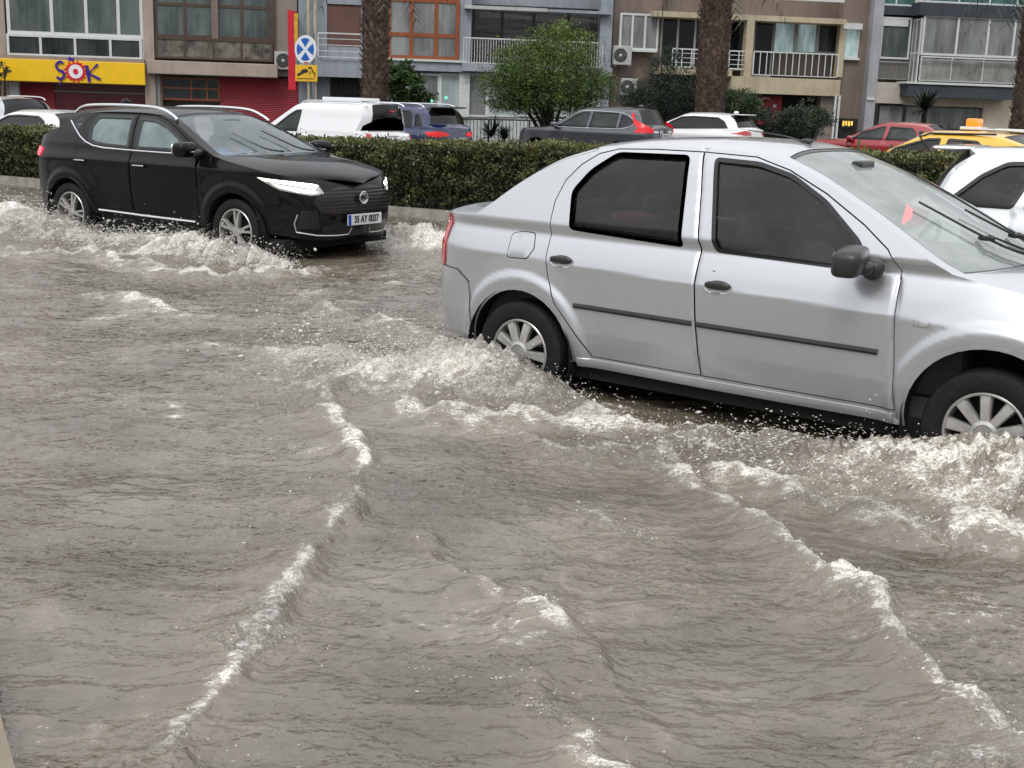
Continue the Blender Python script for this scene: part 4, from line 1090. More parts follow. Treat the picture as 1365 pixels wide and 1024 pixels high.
LSP['skins'] = [
    ('tail_lamp', [('r.50', .74), ('r.50', 1.03), (-.66, 1.045), (-.625, 1.0), (-.645, .745), (-.70, .735)], .008, M_TAILRED),
    ('bumper', rounded([('r0', .34), ('r0', .66), ('r.35', .70), ('r.62', .735), (-.48, .715), (-.39, .665), (-.375, .52), (-.36, .34)], .0) if False else [('r0', .345), ('r0', .66), ('r.35', .69), ('r.60', .742), (-.50, .728), (-.405, .665), (-.375, .50), (-.362, .345)], .007, LSP['paint']),
    ('fuel_flap', rounded([(-.095, .848), (-.098, .975), (-.03, .992), (.055, .990), (.078, .91), (.045, .852)], .02), .0025, LSP['paint']),
    ('side_indicator', rounded([(2.265, .765), (2.265, .79), (2.345, .788), (2.345, .763)], .012), .006, M_LAMPCLR),
    ('front_lamp', [(3.02, .60), (2.98, .72), (3.10, .80), ('f-.35', .76), ('f-.35', .60)], .006, M_LAMPCLR),
    ('front_bumper', [(2.985, .25), (2.99, .50), (3.1, .57), ('f-.3', .56), ('f0', .56), ('f0', .26)], .007, LSP['paint']),
    ('grille', [('f-.3', .58), ('f-.3', .70), ('f0', .71), ('f0', .58)], .008, M_BLACKPL),
]
LSP['lines'] = [
    ('rub_strip', [(.372, .622), (1.112, .618)], .030, .013, M_BLACKPL, 0),
    ('rub_strip', [(1.146, .6175), (2.108, .611)], .030, .013, M_BLACKPL, 1),
    ('side_skirt', [(.40, .305), (1.2, .300), (2.20, .300)], .055, .014, LSP['paint'], None),
    ('roof_gutter', [(-.02, 1.335), (.15, 1.415), (.34, 1.472)], .012, -.004, M_SEAL, None),
]
def build_logan():
    root, B, par = make_car("sedan", "silver four-door sedan driving through the flood, nearest car", "car", LSP, LOGAN)
    # outline groove around fuel flap
    P = [p for p in rounded([(-.100, .843), (-.103, .978), (-.03, .997), (.058, .995), (.083, .91), (.048, .847)], .02)]
    for sd in (-1,):
        mb = MB(); B.panel(mb, [P], [inset(P, .006)], off=.0015, res=.03, sides=(sd,)); mb.build('flap_gap', M_SEAL, root, smooth=True)
        # bumper seam
        mb = MB(); B.ribbon(mb, [(B.s0+.35, .693), (B.s0+.60, .745), (-.50, .731), (-.402, .667)], .007, .0075, sides=(sd, -sd)); mb.build('bumper_seam', M_SEAL, root, smooth=True)
    # handles: dark grip over a scooped cup
    for di, x in ((0, .283), (1, 1.257)):
        for sd in (-1, 1):
            z = .868 if di == 0 else .835
            p = B.pos(np.array([x]), np.array([z]))[0]
            h = MB(); h.blob((p[0], sd*(p[1]+.012), z), (.072, .016, .021), 2.8, 10); h.build('handle', M_BLACKPL, par(di, sd), smooth=True)
            poly = [(x+.078*math.cos(t), z-.012+.036*math.sin(t)) for t in np.linspace(0, 2*math.pi, 24, endpoint=False)]
            c = MB(); B.panel(c, [poly], [], off=.0015, res=.02, sides=(sd,))
            # scoop shading comes from tilted normals
            c.n = [tuple((Vector(n)+Vector((0, 0, (.9 if (v[2] < z-.02) else -.7)))).normalized()) for n, v in zip(c.n, c.v)]
            c.build('handle_cup', LSP['paint'], par(di, sd), smooth=True)
    for sd in (-1, 1):
        p = B.pos(np.array([1.215]), np.array([.905]))[0]
        k = MB(); k.blob((1.215, sd*(p[1]+.001), .905), (.009, .004, .009), 2, 6); k.build('lock', M_CHROME, par(1, sd), smooth=True)
    # black mirror: housing, inner ball joint
    for sd in (-1, 1):
        m = MB(); rot = Matrix.Rotation(.10*-sd, 3, 'Z')
        V0 = len(m.v); m.blob((1.985, sd*.975, 1.04), (.072, .115, .068), 3.6, 16, rot)
        m.v = [(x-.35*(.08-(z-.965))*(0.3) if z < 1.04 else x, y, z-(.10*(abs(y)-.985) if True else 0)) for x, y, z in m.v]
        o = m.build('mirror', M_BLACKPL, root, smooth=True)
        a = MB(); a.blob((2.055, sd*.865, 1.0), (.052, .05, .052), 2.3, 12); a.blob((2.03, sd*.91, 1.01), (.05, .06, .035), 2.5, 8); a.build('mirror_arm', M_BLACKPL, o, smooth=True)
        g = MB(); g.blob((1.934, sd*.975, 1.04), (.010, .090, .052), 3.6, 8); g.build('mirror_glass', M_CHROME, o, smooth=True)
    # wipers on the windscreen, antenna on the roof
    C, U = B.topcurve()
    def wsp(t, u, off=.02):
        mb = MB(); cs = [np.interp(t, U, C[:, j]) for j in range(4)]; E = B.pos(np.array([cs[0]]), np.array([cs[1]]))[0]
        z = E[2]+(cs[3]-E[2])*(1-abs(u)**3.2); x = E[0]+(cs[2]-E[0])*(1-u*u)
        return Vector((x+off*.5, E[1]*u, z+off))
    w = MB()
    for (t0, u0, t1, u1) in ((15.75, .05, 13.9, -.30), (15.75, .70, 14.2, .30)):
        pts = [wsp(t0+(t1-t0)*k/6, u0+(u1-u0)*k/6, .022) for k in range(7)]
        w.tube(pts, .009, 6, .006)
        a = wsp(15.9, u0-.12*0, .02); w.tube([a, pts[0]*.5+a*.5+Vector((0, 0, .02)), pts[3]+Vector((.01, 0, .015))], .008, 6, .006)
        w.blob(pts[3][:], (.045, .018, .014), 2.6, 6)
    w.build('wiper', M_WIPER, root, smooth=True)
    a = MB(); a.tube([(1.30, -.02, 1.548), (1.18, -.02, 1.575), (.95, -.02, 1.60)], .006, 6, .003); a.blob((1.31, -.02, 1.553), (.035, .02, .014), 2.6, 8); a.build('antenna', M_BLACKPL, root, smooth=True)
    s = MB(); s.box(1.60, -.10, 1.405, 1.66, .10, 1.465, .015); s.build('rear_view_mirror', M_BLACKPL, root)
    r = MB(); r.blob((.12, .15, 1.03), (.16, .30, .04), 2.4, 10); r.build('red_shape', surf("dusky_red", (.28, .07, .09), rough=.9, bump=.5, scale=8), root, smooth=True)  # flat rounded dusky red shape at parcel-shelf height
    return root
build_logan()
# ================================================================== black crossover
def cross_extra(S, Z):
    a = -.16*np.maximum(0, Z-.96)*sstep(1.12, 1.02, Z) - .05*np.maximum(0, .90-Z) - .10*np.maximum(0, .62-Z)*sstep(.3, .6, Z+.3)
    a = a+.010*np.exp(-((Z-.955)/.035)**2)*sstep(-.6, -.1, S)
    for xa, za, Ra in MSP['arch']:
        r = np.hypot(S-xa, Z-za)
        a = a+.020*sstep(Ra+.13, Ra+.05, r)*sstep(za-.25, za-.0, Z)+.012*sstep(Ra+.28, Ra+.10, r)-.008*sstep(Ra+.03, Ra, r)
    for seam in MSEAMS:
        zz = np.array([p[1] for p in seam]); xx = np.array([p[0] for p in seam]); xs = np.interp(Z, zz, xx)
        a = a-.008*np.exp(-((S-xs)/.010)**2)*((Z > zz[0]) & (Z < zz[-1]))
    return a
MSEAMS = [[(2.09, .42), (2.08, 1.06)], [(1.06, .42), (1.05, 1.05), (.94, 1.46)]]
M_LAMPGLOW = emit("head_lamp_glow", (1.0, .97, .92), .45)
M_BLKPAINT = paint("black_paint_wet", (.002, .0022, .0028), rough=.5, dirt=.03, coat=.55, spec=.05)
MSP = dict(
    W=.90, belt=1.08, hubz=.345, cowlx=2.30, wheel=(.335, .215, 'crossover'), winset=.03, res=.028, crown=3.0, pillar=.90, rpillar=.84,
    plan=[(-.83, 0), (-.83, .34), (-.80, .56), (-.71, .73), (-.52, .835), (-.2, .88), (.3, .895), (1.2, .90), (2.2, .898), (2.72, .878), (3.06, .81), (3.29, .67), (3.43, .45), (3.48, .2), (3.49, 0)],
    sec=[(.15, .96), (.30, .985), (.5, 1.0), (.9, 1.0), (1.0, .985), (1.08, .955), (1.13, .93), (1.3, .83), (1.42, .74), (1.48, .68), (1.6, .60)],
    shf=[(.15, -.10), (.35, -.02), (.5, .02), (.7, .0), (.85, -.06), (1.0, -.2), (1.5, -.5)],
    shr=[(.15, .10), (.35, .0), (.6, -.02), (.9, .0), (1.05, .04), (1.2, .12), (1.5, .25)],
    corner=(2.85, -.3), zb=(.36, .36), zend=(.38, .30),
    arch=[(0.0, .355, .375), (2.585, .36, .375)],
    top=[('r0', 1.06, -.80, 1.07), ('r.35', 1.065, -.79, 1.08), ('r.60', 1.075, -.76, 1.09, 1), ('r.75', 1.13, -.70, 1.15, 1), (-.30, 1.265, -.56, 1.33), (-.14, 1.385, -.43, 1.475, 1), (.05, 1.43, .0, 1.505),
         (.45, 1.462, .45, 1.532), (.95, 1.468, .95, 1.538), (1.25, 1.455, 1.28, 1.522), (1.44, 1.425, 1.48, 1.488, 1), (1.66, 1.345, 1.78, 1.38), (1.95, 1.22, 2.10, 1.235), (2.20, 1.115, 2.34, 1.115), (2.27, 1.085, 2.45, 1.095, 1),
         (2.45, 1.045, 2.55, 1.09, 1), (2.85, .985, 2.95, 1.055), (3.12, .945, 3.22, 1.0), ('f-.5', .90, 3.42, .93), ('f-.22', .86, 3.50, .875), ('f0', .85, 3.53, .855)],
    keys=(3, 5, 10, 14),
    doors=[[(.56, .44), (.43, .50), (.36, .60), (.30, .72), (.21, .83), (.15, .95), (.14, 1.10), (.12, 1.25), (.18, 1.38), (.30, 1.445), (.6, 1.452), (.928, 1.455), (1.042, 1.06), (1.052, .44)],
           [(1.063, .44), (1.054, 1.06), (.940, 1.455), (1.25, 1.438), (1.45, 1.395), (1.68, 1.30), (1.90, 1.19), (2.07, 1.10), (2.078, .9), (2.085, .44)]],
    doorhole=[(.555, .434), (.426, .495), (.354, .597), (.294, .716), (.205, .827), (.144, .948), (.134, 1.10), (.114, 1.252), (.176, 1.386), (.298, 1.451), (.6, 1.458), (.93, 1.461), (1.25, 1.444), (1.453, 1.401), (1.683, 1.306), (1.904, 1.196), (2.076, 1.104), (2.084, .9), (2.091, .434)],
    windows=[(rounded([(.305, 1.155), (.255, 1.30), (.31, 1.405), (.36, 1.425), (.888, 1.432), (1.005, 1.095), (.60, 1.10), (.42, 1.115)], .03), 0, M_GLASSFOG),
             (rounded([(1.10, 1.092), (1.01, 1.425), (1.26, 1.41), (1.46, 1.36), (1.66, 1.275), (1.86, 1.175), (1.97, 1.10)], .03), 1, M_GLASSFOG),
             (rounded([(.06, 1.255), (-.06, 1.335), (.085, 1.395), (.11, 1.30)], .02), None, M_GLASSFOG)],
    seats=(.35, 1.25), wglass=M_GLASSMGWS, rglass=M_GLASSBLK, sealw=.03, dash=.14, seath=.62, seatmat=M_SEATLT,
    extra=cross_extra, paint=M_BLKPAINT, skinres=.03,
)
MSP['skins'] = [
    ('tail_lamp', [('r.45', .95), ('r.42', 1.03), (-.66, 1.045), (-.50, 1.03), (-.54, .95)], .010, M_TAILBRIGHT),
    ('reversing_lamp', [('r.46', .82), ('r.45', .92), ('r.70', .925), ('r.66', .82)], .006, M_LAMPCLR),
    ('head_lamp', [('f-1.170', .912), ('f-1.080', .865), ('f-0.910', .79), ('f-0.610', .742), ('f-0.470', .76), ('f-0.510', .848), ('f-0.830', .888)], .010, M_LAMPCLR),
    ('daytime_lamp', [('f-1.150', .905), ('f-1.080', .878), ('f-0.810', .848), ('f-0.550', .805), ('f-0.510', .835), ('f-0.570', .852), ('f-0.830', .880)], .014, M_LAMPLIT),
    ('lower_lamp', [('f-1.010', .860), ('f-0.930', .815), ('f-0.750', .775), ('f-0.590', .755), ('f-0.530', .775), ('f-0.570', .792), ('f-0.810', .832)], .013, M_LAMPGLOW),
    ('bumper_grille', [('f-.50', .34), ('f-.52', .44), ('f-.34', .47), ('f0', .47), ('f0', .34)], .004, M_SEAL),
    ('corner_intake', [('f-.78', .42), ('f-.72', .60), ('f-.56', .60), ('f-.54', .42)], .004, M_SEAL),
]
MSP['lines'] = [
    ('chrome_window_line', [(-.115, 1.345), (.02, 1.262), (.15, 1.185), (.28, 1.130), (.42, 1.098), (.60, 1.084), (1.0, 1.078), (1.5, 1.077), (2.0, 1.082)], .016, .012, M_CHROME, None),
    ('door_sill_strip', [(.50, .415), (1.2, .405), (2.02, .40)], .030, .022, M_CHROME, None),
    ('bumper_trim', [('f-.76', .56), ('f-.80', .47), ('f-.78', .385), ('f-.55', .352), ('f-.30', .345), ('f-.16', .35), ('f-.14', .42)], .014, .012, M_SILVERPL, None),
]
def build_person(root):
    """driver behind the wheel: upper body in a blue shirt, both hands on the wheel"""
    p = thing("person", "driver in a blue shirt behind the misted windscreen of the black crossover", "person")
    p.location = root.location; p.rotation_euler = root.rotation_euler; p.location.z = root.location.z+.04
    skin = surf("skin", (.42, .25, .17), rough=.55, var=.12, scale=30); shirt = surf("blue_shirt", (.10, .34, .95), rough=.85, var=.25, scale=10, bump=.5, bscale=14)
    hair = surf("dark_hair", (.015, .012, .010), rough=.6, var=.4, scale=60, bump=.6)
    def skinned(name, pts, edges, radii, mat, parent, sub=2):
        me = bpy.data.meshes.new(name); me.from_pydata(pts, edges, []); me.update(); o = link(name, me, parent)
        md = o.modifiers.new('skin', 'SKIN')
        for v, r in zip(me.skin_vertices[0].data, radii): v.radius = (r, r) if not isinstance(r, tuple) else r
        me.skin_vertices[0].data[0].use_root = True
        sd = o.modifiers.new('sub', 'SUBSURF'); sd.levels = sub; sd.render_levels = sub
        me.materials.append(mat)
        dg = bpy.context.evaluated_depsgraph_get(); m2 = bpy.data.meshes.new_from_object(o.evaluated_get(dg)); o.modifiers.clear(); o.data = m2
        m2.polygons.foreach_set('use_smooth', [True]*len(m2.polygons)); m2.materials.clear(); m2.materials.append(mat); return o
    x, y = 1.30, .36
    # one continuous body: pelvis, chest, neck, head, arms, forearms
    P = [(x-.02, y, .58), (x-.05, y, .75), (x-.07, y, .92), (x-.06, y, 1.02), (x-.035, y, 1.09), (x-.02, y, 1.15), (x, y, 1.23),
         (x-.06, y+.17, 1.0), (x+.08, y+.23, .84), (x+.32, y+.16, .98), (x-.06, y-.17, 1.0), (x+.08, y-.23, .84), (x+.32, y-.16, .98)]
    E = [(0, 1), (1, 2), (2, 3), (3, 4), (4, 5), (5, 6), (3, 7), (7, 8), (8, 9), (3, 10), (10, 11), (11, 12)]
    body = skinned("body", P, E, [(.17, .12), (.16, .11), (.19, .12), (.10, .09), .052, .07, .085, .065, .05, .03, .065, .05, .03], skin, p)
    P2 = [(x-.02, y, .56), (x-.05, y, .75), (x-.07, y, .92), (x-.06, y, 1.01), (x-.06, y+.175, 1.0), (x+.03, y+.22, .90), (x-.06, y-.175, 1.0), (x+.03, y-.22, .90)]
    skinned("shirt", P2, [(0, 1), (1, 2), (2, 3), (3, 4), (4, 5), (3, 6), (6, 7)], [(.18, .13), (.175, .125), (.20, .135), (.11, .1), .08, .07, .08, .07], shirt, p)
    h = MB(); h.blob((x+.005, y, 1.235), (.092, .076, .118), 2.15, 16)
    h.v = [(a, b, c-(.01 if c < 1.17 else 0)) for a, b, c in h.v]
    hd = h.build("head", skin, p, smooth=True)
    f = MB(); f.blob((x+.100, y, 1.222), (.018, .013, .026), 2, 8); f.build("nose", skin, hd, smooth=True)
    for s in (-1, 1):
        e = MB(); e.blob((x+.083, y+s*.031, 1.243), (.010, .013, .008), 2, 8); e.build("eye", hair, hd, smooth=True)
        e = MB(); e.blob((x-.005, y+s*.078, 1.232), (.018, .010, .030), 2, 8); e.build("ear", skin, hd, smooth=True)
        b = MB(); b.blob((x+.088, y+s*.031, 1.262), (.008, .018, .004), 2, 6); b.build("eyebrow", hair, hd, smooth=True)
    m = MB(); m.blob((x+.088, y, 1.182), (.008, .024, .006), 2, 8); m.build("mouth", surf("lips", (.30, .11, .09), rough=.5), hd, smooth=True)
    hr = MB(); hr.blob((x-.018, y, 1.275), (.092, .082, .088), 2.2, 14); hr.build("hair", hair, p, smooth=True)
    # hands curled round the rim
    for s in (-1, 1):
        hp = (x+.36, y+s*.155, 1.0)
        pts = [hp, (hp[0]+.035, hp[1], hp[2]+.01), (hp[0]+.06, hp[1], hp[2]+.015)]; ed = [(0, 1), (1, 2)]; ra = [.022, (.034, .018), (.034, .016)]
        for k in range(4):
            b = len(pts); dz = (k-1.5)*.018; L = (.03, .034, .032, .026)[k]
            pts += [(hp[0]+.075, hp[1]-s*.004, hp[2]+.015+dz), (hp[0]+.085+L*.5, hp[1]-s*.022, hp[2]+.012+dz), (hp[0]+.07, hp[1]-s*.042, hp[2]+.008+dz)]
            ed += [(2, b), (b, b+1), (b+1, b+2)]; ra += [.009, .0085, .0075]
        b = len(pts); pts += [(hp[0]+.03, hp[1]-s*.02, hp[2]+.035), (hp[0]+.055, hp[1]-s*.04, hp[2]+.045)]; ed += [(1, b), (b, b+1)]; ra += [.010, .0085]
        skinned("hand", pts, ed, ra, skin, p, 1)
    return p
def build_crossover():
    root, B, par = make_car("crossover", "black crossover with lit headlights throwing white bow waves", "car", MSP, SUVP)
    for di, x, z in ((0, .262, .933), (1, 1.222, .925)):
        for sd in (-1, 1):
            p = B.pos(np.array([x]), np.array([z]))[0]
            h = MB(); h.blob((p[0], sd*(p[1]+.016), z), (.095, .014, .017), 3, 8); h.build('handle', M_BLKPAINT, par(di, sd), smooth=True)
            h = MB(); h.blob((p[0], sd*(p[1]+.028), z+.004), (.092, .006, .007), 3, 8); h.build('handle_trim', M_CHROME, par(di, sd), smooth=True)
    mirror(root, 2.03, 1.135, .90, M_BLKPAINT, (.09, .125, .078))
    for sd in (-1, 1):
        t = MB(); t.blob((2.075, sd*1.005, 1.115), (.045, .105, .012), 3, 8); t.build('mirror_trim', M_SILVERPL, root, smooth=True)
    # roof rails
    for sd in (-1, 1):
        r = MB(); pts = [(-.10, sd*.655, 1.44), (.0, sd*.645, 1.498), (.15, sd*.64, 1.522), (.5, sd*.64, 1.535), (1.0, sd*.64, 1.535), (1.3, sd*.645, 1.515), (1.48, sd*.655, 1.455), (1.56, sd*.665, 1.41)]
        c = catmull(pts, 5); r.tube(c, .017, 8); r.build('roof_rail', M_CHROME, root, smooth=True)
    # grille: recessed mesh of short dark blades, badge ring
    g = MB(); B.panel(g, [[(B.s1-.52, .57), (B.s1-.60, .68), (B.s1-.52, .775), (B.s1-.25, .825), (B.s1, .835), (B.s1, .56)]], (), off=.004, res=.03); g.build('grille', M_SEAL, root, smooth=True)
    bl = MB(); M_GR = surf("grille_gloss", (.014, .014, .015), rough=.15, var=.3, scale=20)
    for i in range(24):
        for j in range(7):
            s_ = B.s1-.52+1.04*(i+.5*(j % 2))/24; z = .59+.034*j
            sg = 1
            ss = s_
            if ss > B.s1: ss = 2*B.s1-ss; sg = -1
            p = B.pos(np.array([ss]), np.array([z]), .012)[0]
            bl.blob((p[0], sg*p[1], z), (.008, .006, .011), 1.6, 4)
    bl.build('grille_studs', M_GR, root, smooth=True)
    # round badge with octagon rim
    fx = float(B.pos(np.array([B.s1]), np.array([.715]), .03)[0][0])
    b = MB()
    for k in range(8):
        a0, a1 = math.pi/8+k*math.pi/4, math.pi/8+(k+1)*math.pi/4
        b.tube([(fx+.014, .062*math.cos(a0), .715+.062*math.sin(a0)), (fx+.014, .062*math.cos(a1), .715+.062*math.sin(a1))], .006, 6)
    bo = b.build('badge', M_CHROME, root, smooth=True)
    d = MB(); d.lathe([(0, .0), (.058, .0), (.060, -.012)], 24, axis='y'); d.v = [(fx+.012+(-y_), x_, .715+z_) for x_, y_, z_ in d.v]; d.build('badge_plate', M_SILVERPL, bo)
    text_mesh("MG", .062, M_INK, 'badge_lettering', bo, (fx+.020, 0, .715), (math.pi/2, 0, math.pi/2))
    # number plate
    px_ = float(B.pos(np.array([B.s1]), np.array([.50]), 0)[0][0])+.03
    pl = MB(); pl.box(px_, -.26, .445, px_+.012, .26, .555, .004); po = pl.build('number_plate', M_PLATE, root)
    bb = MB(); bb.box(px_+.012, -.258, .448, px_+.0145, -.215, .552); bb.build('blue_band', M_PLATEBLUE, po)
    text_mesh("35 AY 0037", .098, M_INK, 'plate_lettering', po, (px_+.014, .02, .50), (math.pi/2, 0, math.pi/2), sx=.80)
    hd = MB(); hd.box(px_-.01, -.03, .36, px_+.006, .03, .44, .004); hd.build('tow_cover', M_BLACKPL, root)
    # wipers
    C, U = B.topcurve()
    def wsp(t, u, off=.02):
        cs = [np.interp(t, U, C[:, j]) for j in range(4)]; E = B.pos(np.array([cs[0]]), np.array([cs[1]]))[0]
        return Vector((E[0]+(cs[2]-E[0])*(1-u*u)+off*.5, E[1]*u, E[2]+(cs[3]-E[2])*(1-abs(u)**3.0)+off))
    w = MB()
    for (t0, u0, t1, u1) in ((13.9, -.02, 11.7, -.42), (13.9, .62, 11.6, .15)):
        w.tube([wsp(t0+(t1-t0)*k/6, u0+(u1-u0)*k/6, .025) for k in range(7)], .011, 6, .007)
    w.build('wiper', M_WIPER, root, smooth=True)
    s = MB(); s.box(1.62, -.12, 1.365, 1.67, .12, 1.425, .015); s.build('rear_view_mirror', M_BLACKPL, root)
    a = MB(); a.blob((-.05, 0, 1.555), (.09, .018, .045), 2.0, 8); a.build('antenna', M_BLKPAINT, root, smooth=True)
    build_person(root)
    return root
build_crossover()

# ================================================================== the other cars
def generic(paint_, W=.89, wb=2.60, ro=.80, fo=.88, H=1.50, belt=.95, hood=.95, cowl=2.10, header=1.35, rroof=-.25, rlow=-.62, tail=.98, wr=.315, seats_=(.3, 1.2),
            glassm=None, rg=None, wk='alloy', decks=None, doorsplit=1.0, win=None, zs=.0, **kw):
    """hatchback / estate / SUV proportions; rear screen runs from rlow (at tail height) up to rroof"""
    x0, x1 = -ro, wb+fo; rz = H-.07; W_ = W
    gl = glassm or M_GLASSMID
    nose = hood-.18
    sp = dict(W=W, belt=belt, hubz=wr, cowlx=cowl, wheel=(wr, .2, wk), winset=.03, res=.07, crown=3.0, pillar=.89, rpillar=.86,
        plan=[(x0, 0), (x0, .36*W/.9), (x0+.04, .60*W/.9), (x0+.13, .76*W/.9), (x0+.32, .85*W/.9), (x0+.6, .885*W/.9), (.4, .895*W/.9), (1.2, W), (wb-.4, .995*W), (wb+.1, .975*W), (wb+fo*.52, .90*W), (wb+fo*.80, .74*W), (wb+fo*.95, .5*W), (x1-.01, .22*W), (x1, 0)],
        sec=[(.15, .96), (.30, .985), (.5, 1.0), (belt-.12, .998), (belt-.02, .975), (belt+.06, .94), (belt+(rz-belt)*.5, .84), (rz-.05, .74), (rz, .69), (rz+.12, .60)],
        shf=[(.15, -.08), (.35, .0), (.55, .02), (.75, -.03), (hood, -.18), (rz, -.5)],
        shr=[(.15, .08), (.35, .0), (.6, -.02), (tail, .03), (tail+.15, .10), (rz, .25)],
        corner=(wb+.1, x0+.5), zb=(.32, .32), zend=(.34, .26), arch=[(0, wr+.02, wr+.055), (wb, wr+.02, wr+.055)],
        top=[('r0', tail, x0+.02, tail+.01), ('r.35', tail, x0+.03, tail+.02), ('r.6', tail+.01, x0+.06, tail+.03, 1), (x0+.35, tail+.08, x0+.10, tail+.10, 1), ((rlow+rroof)/2+.18, (tail+rz)/2+.07, (rlow+rroof)/2-.02, (tail+rz)/2+.09),
             (rroof+.22, rz-.03, rroof, rz+.035, 1), (rroof+.5, rz+.0, rroof+.4, rz+.055), ((rroof+header)/2+.1, rz+.01, (rroof+header)/2, rz+.072), (header-.15, rz-.005, header-.05, rz+.055, 1), (header+.03, rz-.05, header+.12, rz+.015, 1),
             ((header+cowl)/2+.02, (rz+belt)/2-.0, (header+cowl)/2+.15, (rz+belt)/2+.03), (cowl, belt+.035, cowl+.16, belt+.04), (cowl+.09, belt+.0, cowl+.24, belt+.02, 1), (cowl+.3, belt-.03, cowl+.4, hood+.03, 1), (wb+.2, hood-.04, wb+.3, hood-.0),
             ('f-.6', hood-.10, x1-.22, hood-.07), ('f-.25', nose, x1-.08, nose+.03), ('f0', nose-.02, x1-.03, nose)],
        keys=(3, 5, 9, 12), seats=seats_, wglass=M_GLASSWS, rglass=rg or M_GLASSBLK, sealw=.03, paint=paint_, skinres=.06)
    zt = rz-.055; zb_ = belt+.02
    fx = cowl-.13
    if win is None:
        ds = doorsplit
        rr = rroof+.38
        win = [([(ds+.05, zb_), (ds+.01, zt), (header-.08, zt-.01), (header+.1, zt-.07), ((header+cowl)/2, (zt+zb_)/2+.03), (fx, zb_)], 1.0),
               ([(rr-.05, zb_+.03), (rr+.02, zt-.12), (rr+.12, zt-.02), (ds-.09, zt), (ds-.03, zb_)], 1.0),
               ([(rroof+.02, zb_+.06), (rroof+.22, zt-.09), (rr-.03, zt-.10), (rr-.11, zb_+.04)], 1.0)]
    sp['windows'] = [(rounded(w, .04), None, gl) for w, _ in win]
    ds = doorsplit
    def ex(S, Z):
        a = -.15*np.maximum(0, Z-(belt-.10))*sstep(belt+.08, belt, Z)-.05*np.maximum(0, belt-.10-Z)
        for xx in (ds, cowl-.02, rroof+.30 if rroof+.3 > .15 else .15):
            a = a-.012*np.exp(-((S-xx)/.012)**2)*((Z > .4) & (Z < belt+.01))
        return a
    sp['extra'] = ex
    sp.update(kw); return sp

def rear_plate(root, x, z, W=.26):
    p = MB(); p.box(x-.02, -W, z-.055, x, W, z+.055, .004); po = p.build('number_plate', M_PLATE, root)
    b = MB(); b.box(x-.022, W-.05, z-.052, x-.0205, W-.005, z+.052); b.build('blue_band', M_PLATEBLUE, po)
    t = MB()
    for k in range(7):
        if k in (2, 5): continue
        y = -.16+.055*k; t.box(x-.0225, y, z-.03, x-.0205, y+.03, z+.03)
    t.build('plate_lettering', M_INK, po)

def rails(root, x0, x1, W, z, mat, r=.016):
    for sd in (-1, 1):
        m = MB(); m.tube(catmull([(x0, sd*W, z-.07), (x0+.12, sd*W, z-.01), (x0+.4, sd*W, z+.01), (x1-.4, sd*W, z+.01), (x1-.12, sd*W, z-.015), (x1, sd*W, z-.08)], 5), r, 6); m.build('roof_rail', mat, root, smooth=True)

M_WHITE = paint("white_paint_wet", (.74, .75, .76), rough=.3, drops=False)
M_WHITE2 = paint("white_paint_near", (.74, .76, .78), rough=.3)
M_NAVY = paint("navy_paint", (.006, .016, .075), rough=.25, drops=False)
M_GREYP = paint("graphite_paint", (.075, .08, .09), metal=.4, rough=.3, drops=False)
M_REDP = paint("red_paint", (.30, .006, .012), rough=.25, drops=False)
M_YELP = paint("taxi_yellow_paint", (.85, .47, .02), rough=.3, drops=False)
M_SILV2 = paint("light_silver_paint", (.5, .51, .52), metal=.4, rough=.3, drops=False)
TH = .60

# white hatch close on the right, driving the same way
sp = generic(M_WHITE2, W=.90, wb=2.60, ro=.80, H=1.50, belt=.98, hood=.98, cowl=2.15, header=1.45, rroof=-.42, rlow=-.68, tail=1.0, glassm=M_TUBW, res=.05,
             win=[([(1.05, 1.01), (1.0, 1.37), (1.4, 1.36), (1.6, 1.28), (2.02, 1.01)], 1), ([(.20, 1.02), (.36, 1.39), (.90, 1.395), (.96, 1.0)], 1), ([(-.38, 1.06), (-.16, 1.27), (.02, 1.375), (.28, 1.39), (.13, 1.02), (-.22, 1.02)], 1)])
sp['skins'] = [('tail_lamp', [('r.50', .80), ('r.46', .98), ('r.72', 1.0), ('r.98', .96), ('r.95', .86), ('r.80', .80)], .008, M_TAILRED), ('brake_light', rounded([(-1.06, .83), (-1.05, .97), (-.88, .995), (-.68, .965), (-.66, .88), (-.84, .82)], .03), .014, M_TAILBRIGHT), ('fuel_flap', rounded([(-.22, .80), (-.22, .92), (-.08, .925), (-.08, .805)], .03), .004, M_WHITE2),
               ('bumper_cladding', [('r0', .34), ('r0', .48), ('r.5', .49), (-.45, .47), (-.42, .34)], .006, M_BLACKPL)]
r0, B0, _ = make_car("hatchback", "white hatchback with lit tail lamp, just beyond the silver sedan's bonnet", "car", sp, WHITE)
s = MB(); s.blob((-.50, 0, 1.455), (.16, .56, .022), 3.4, 10); s.build('spoiler', M_WHITE2, r0, smooth=True)
rear_plate(r0, -.81, .78)

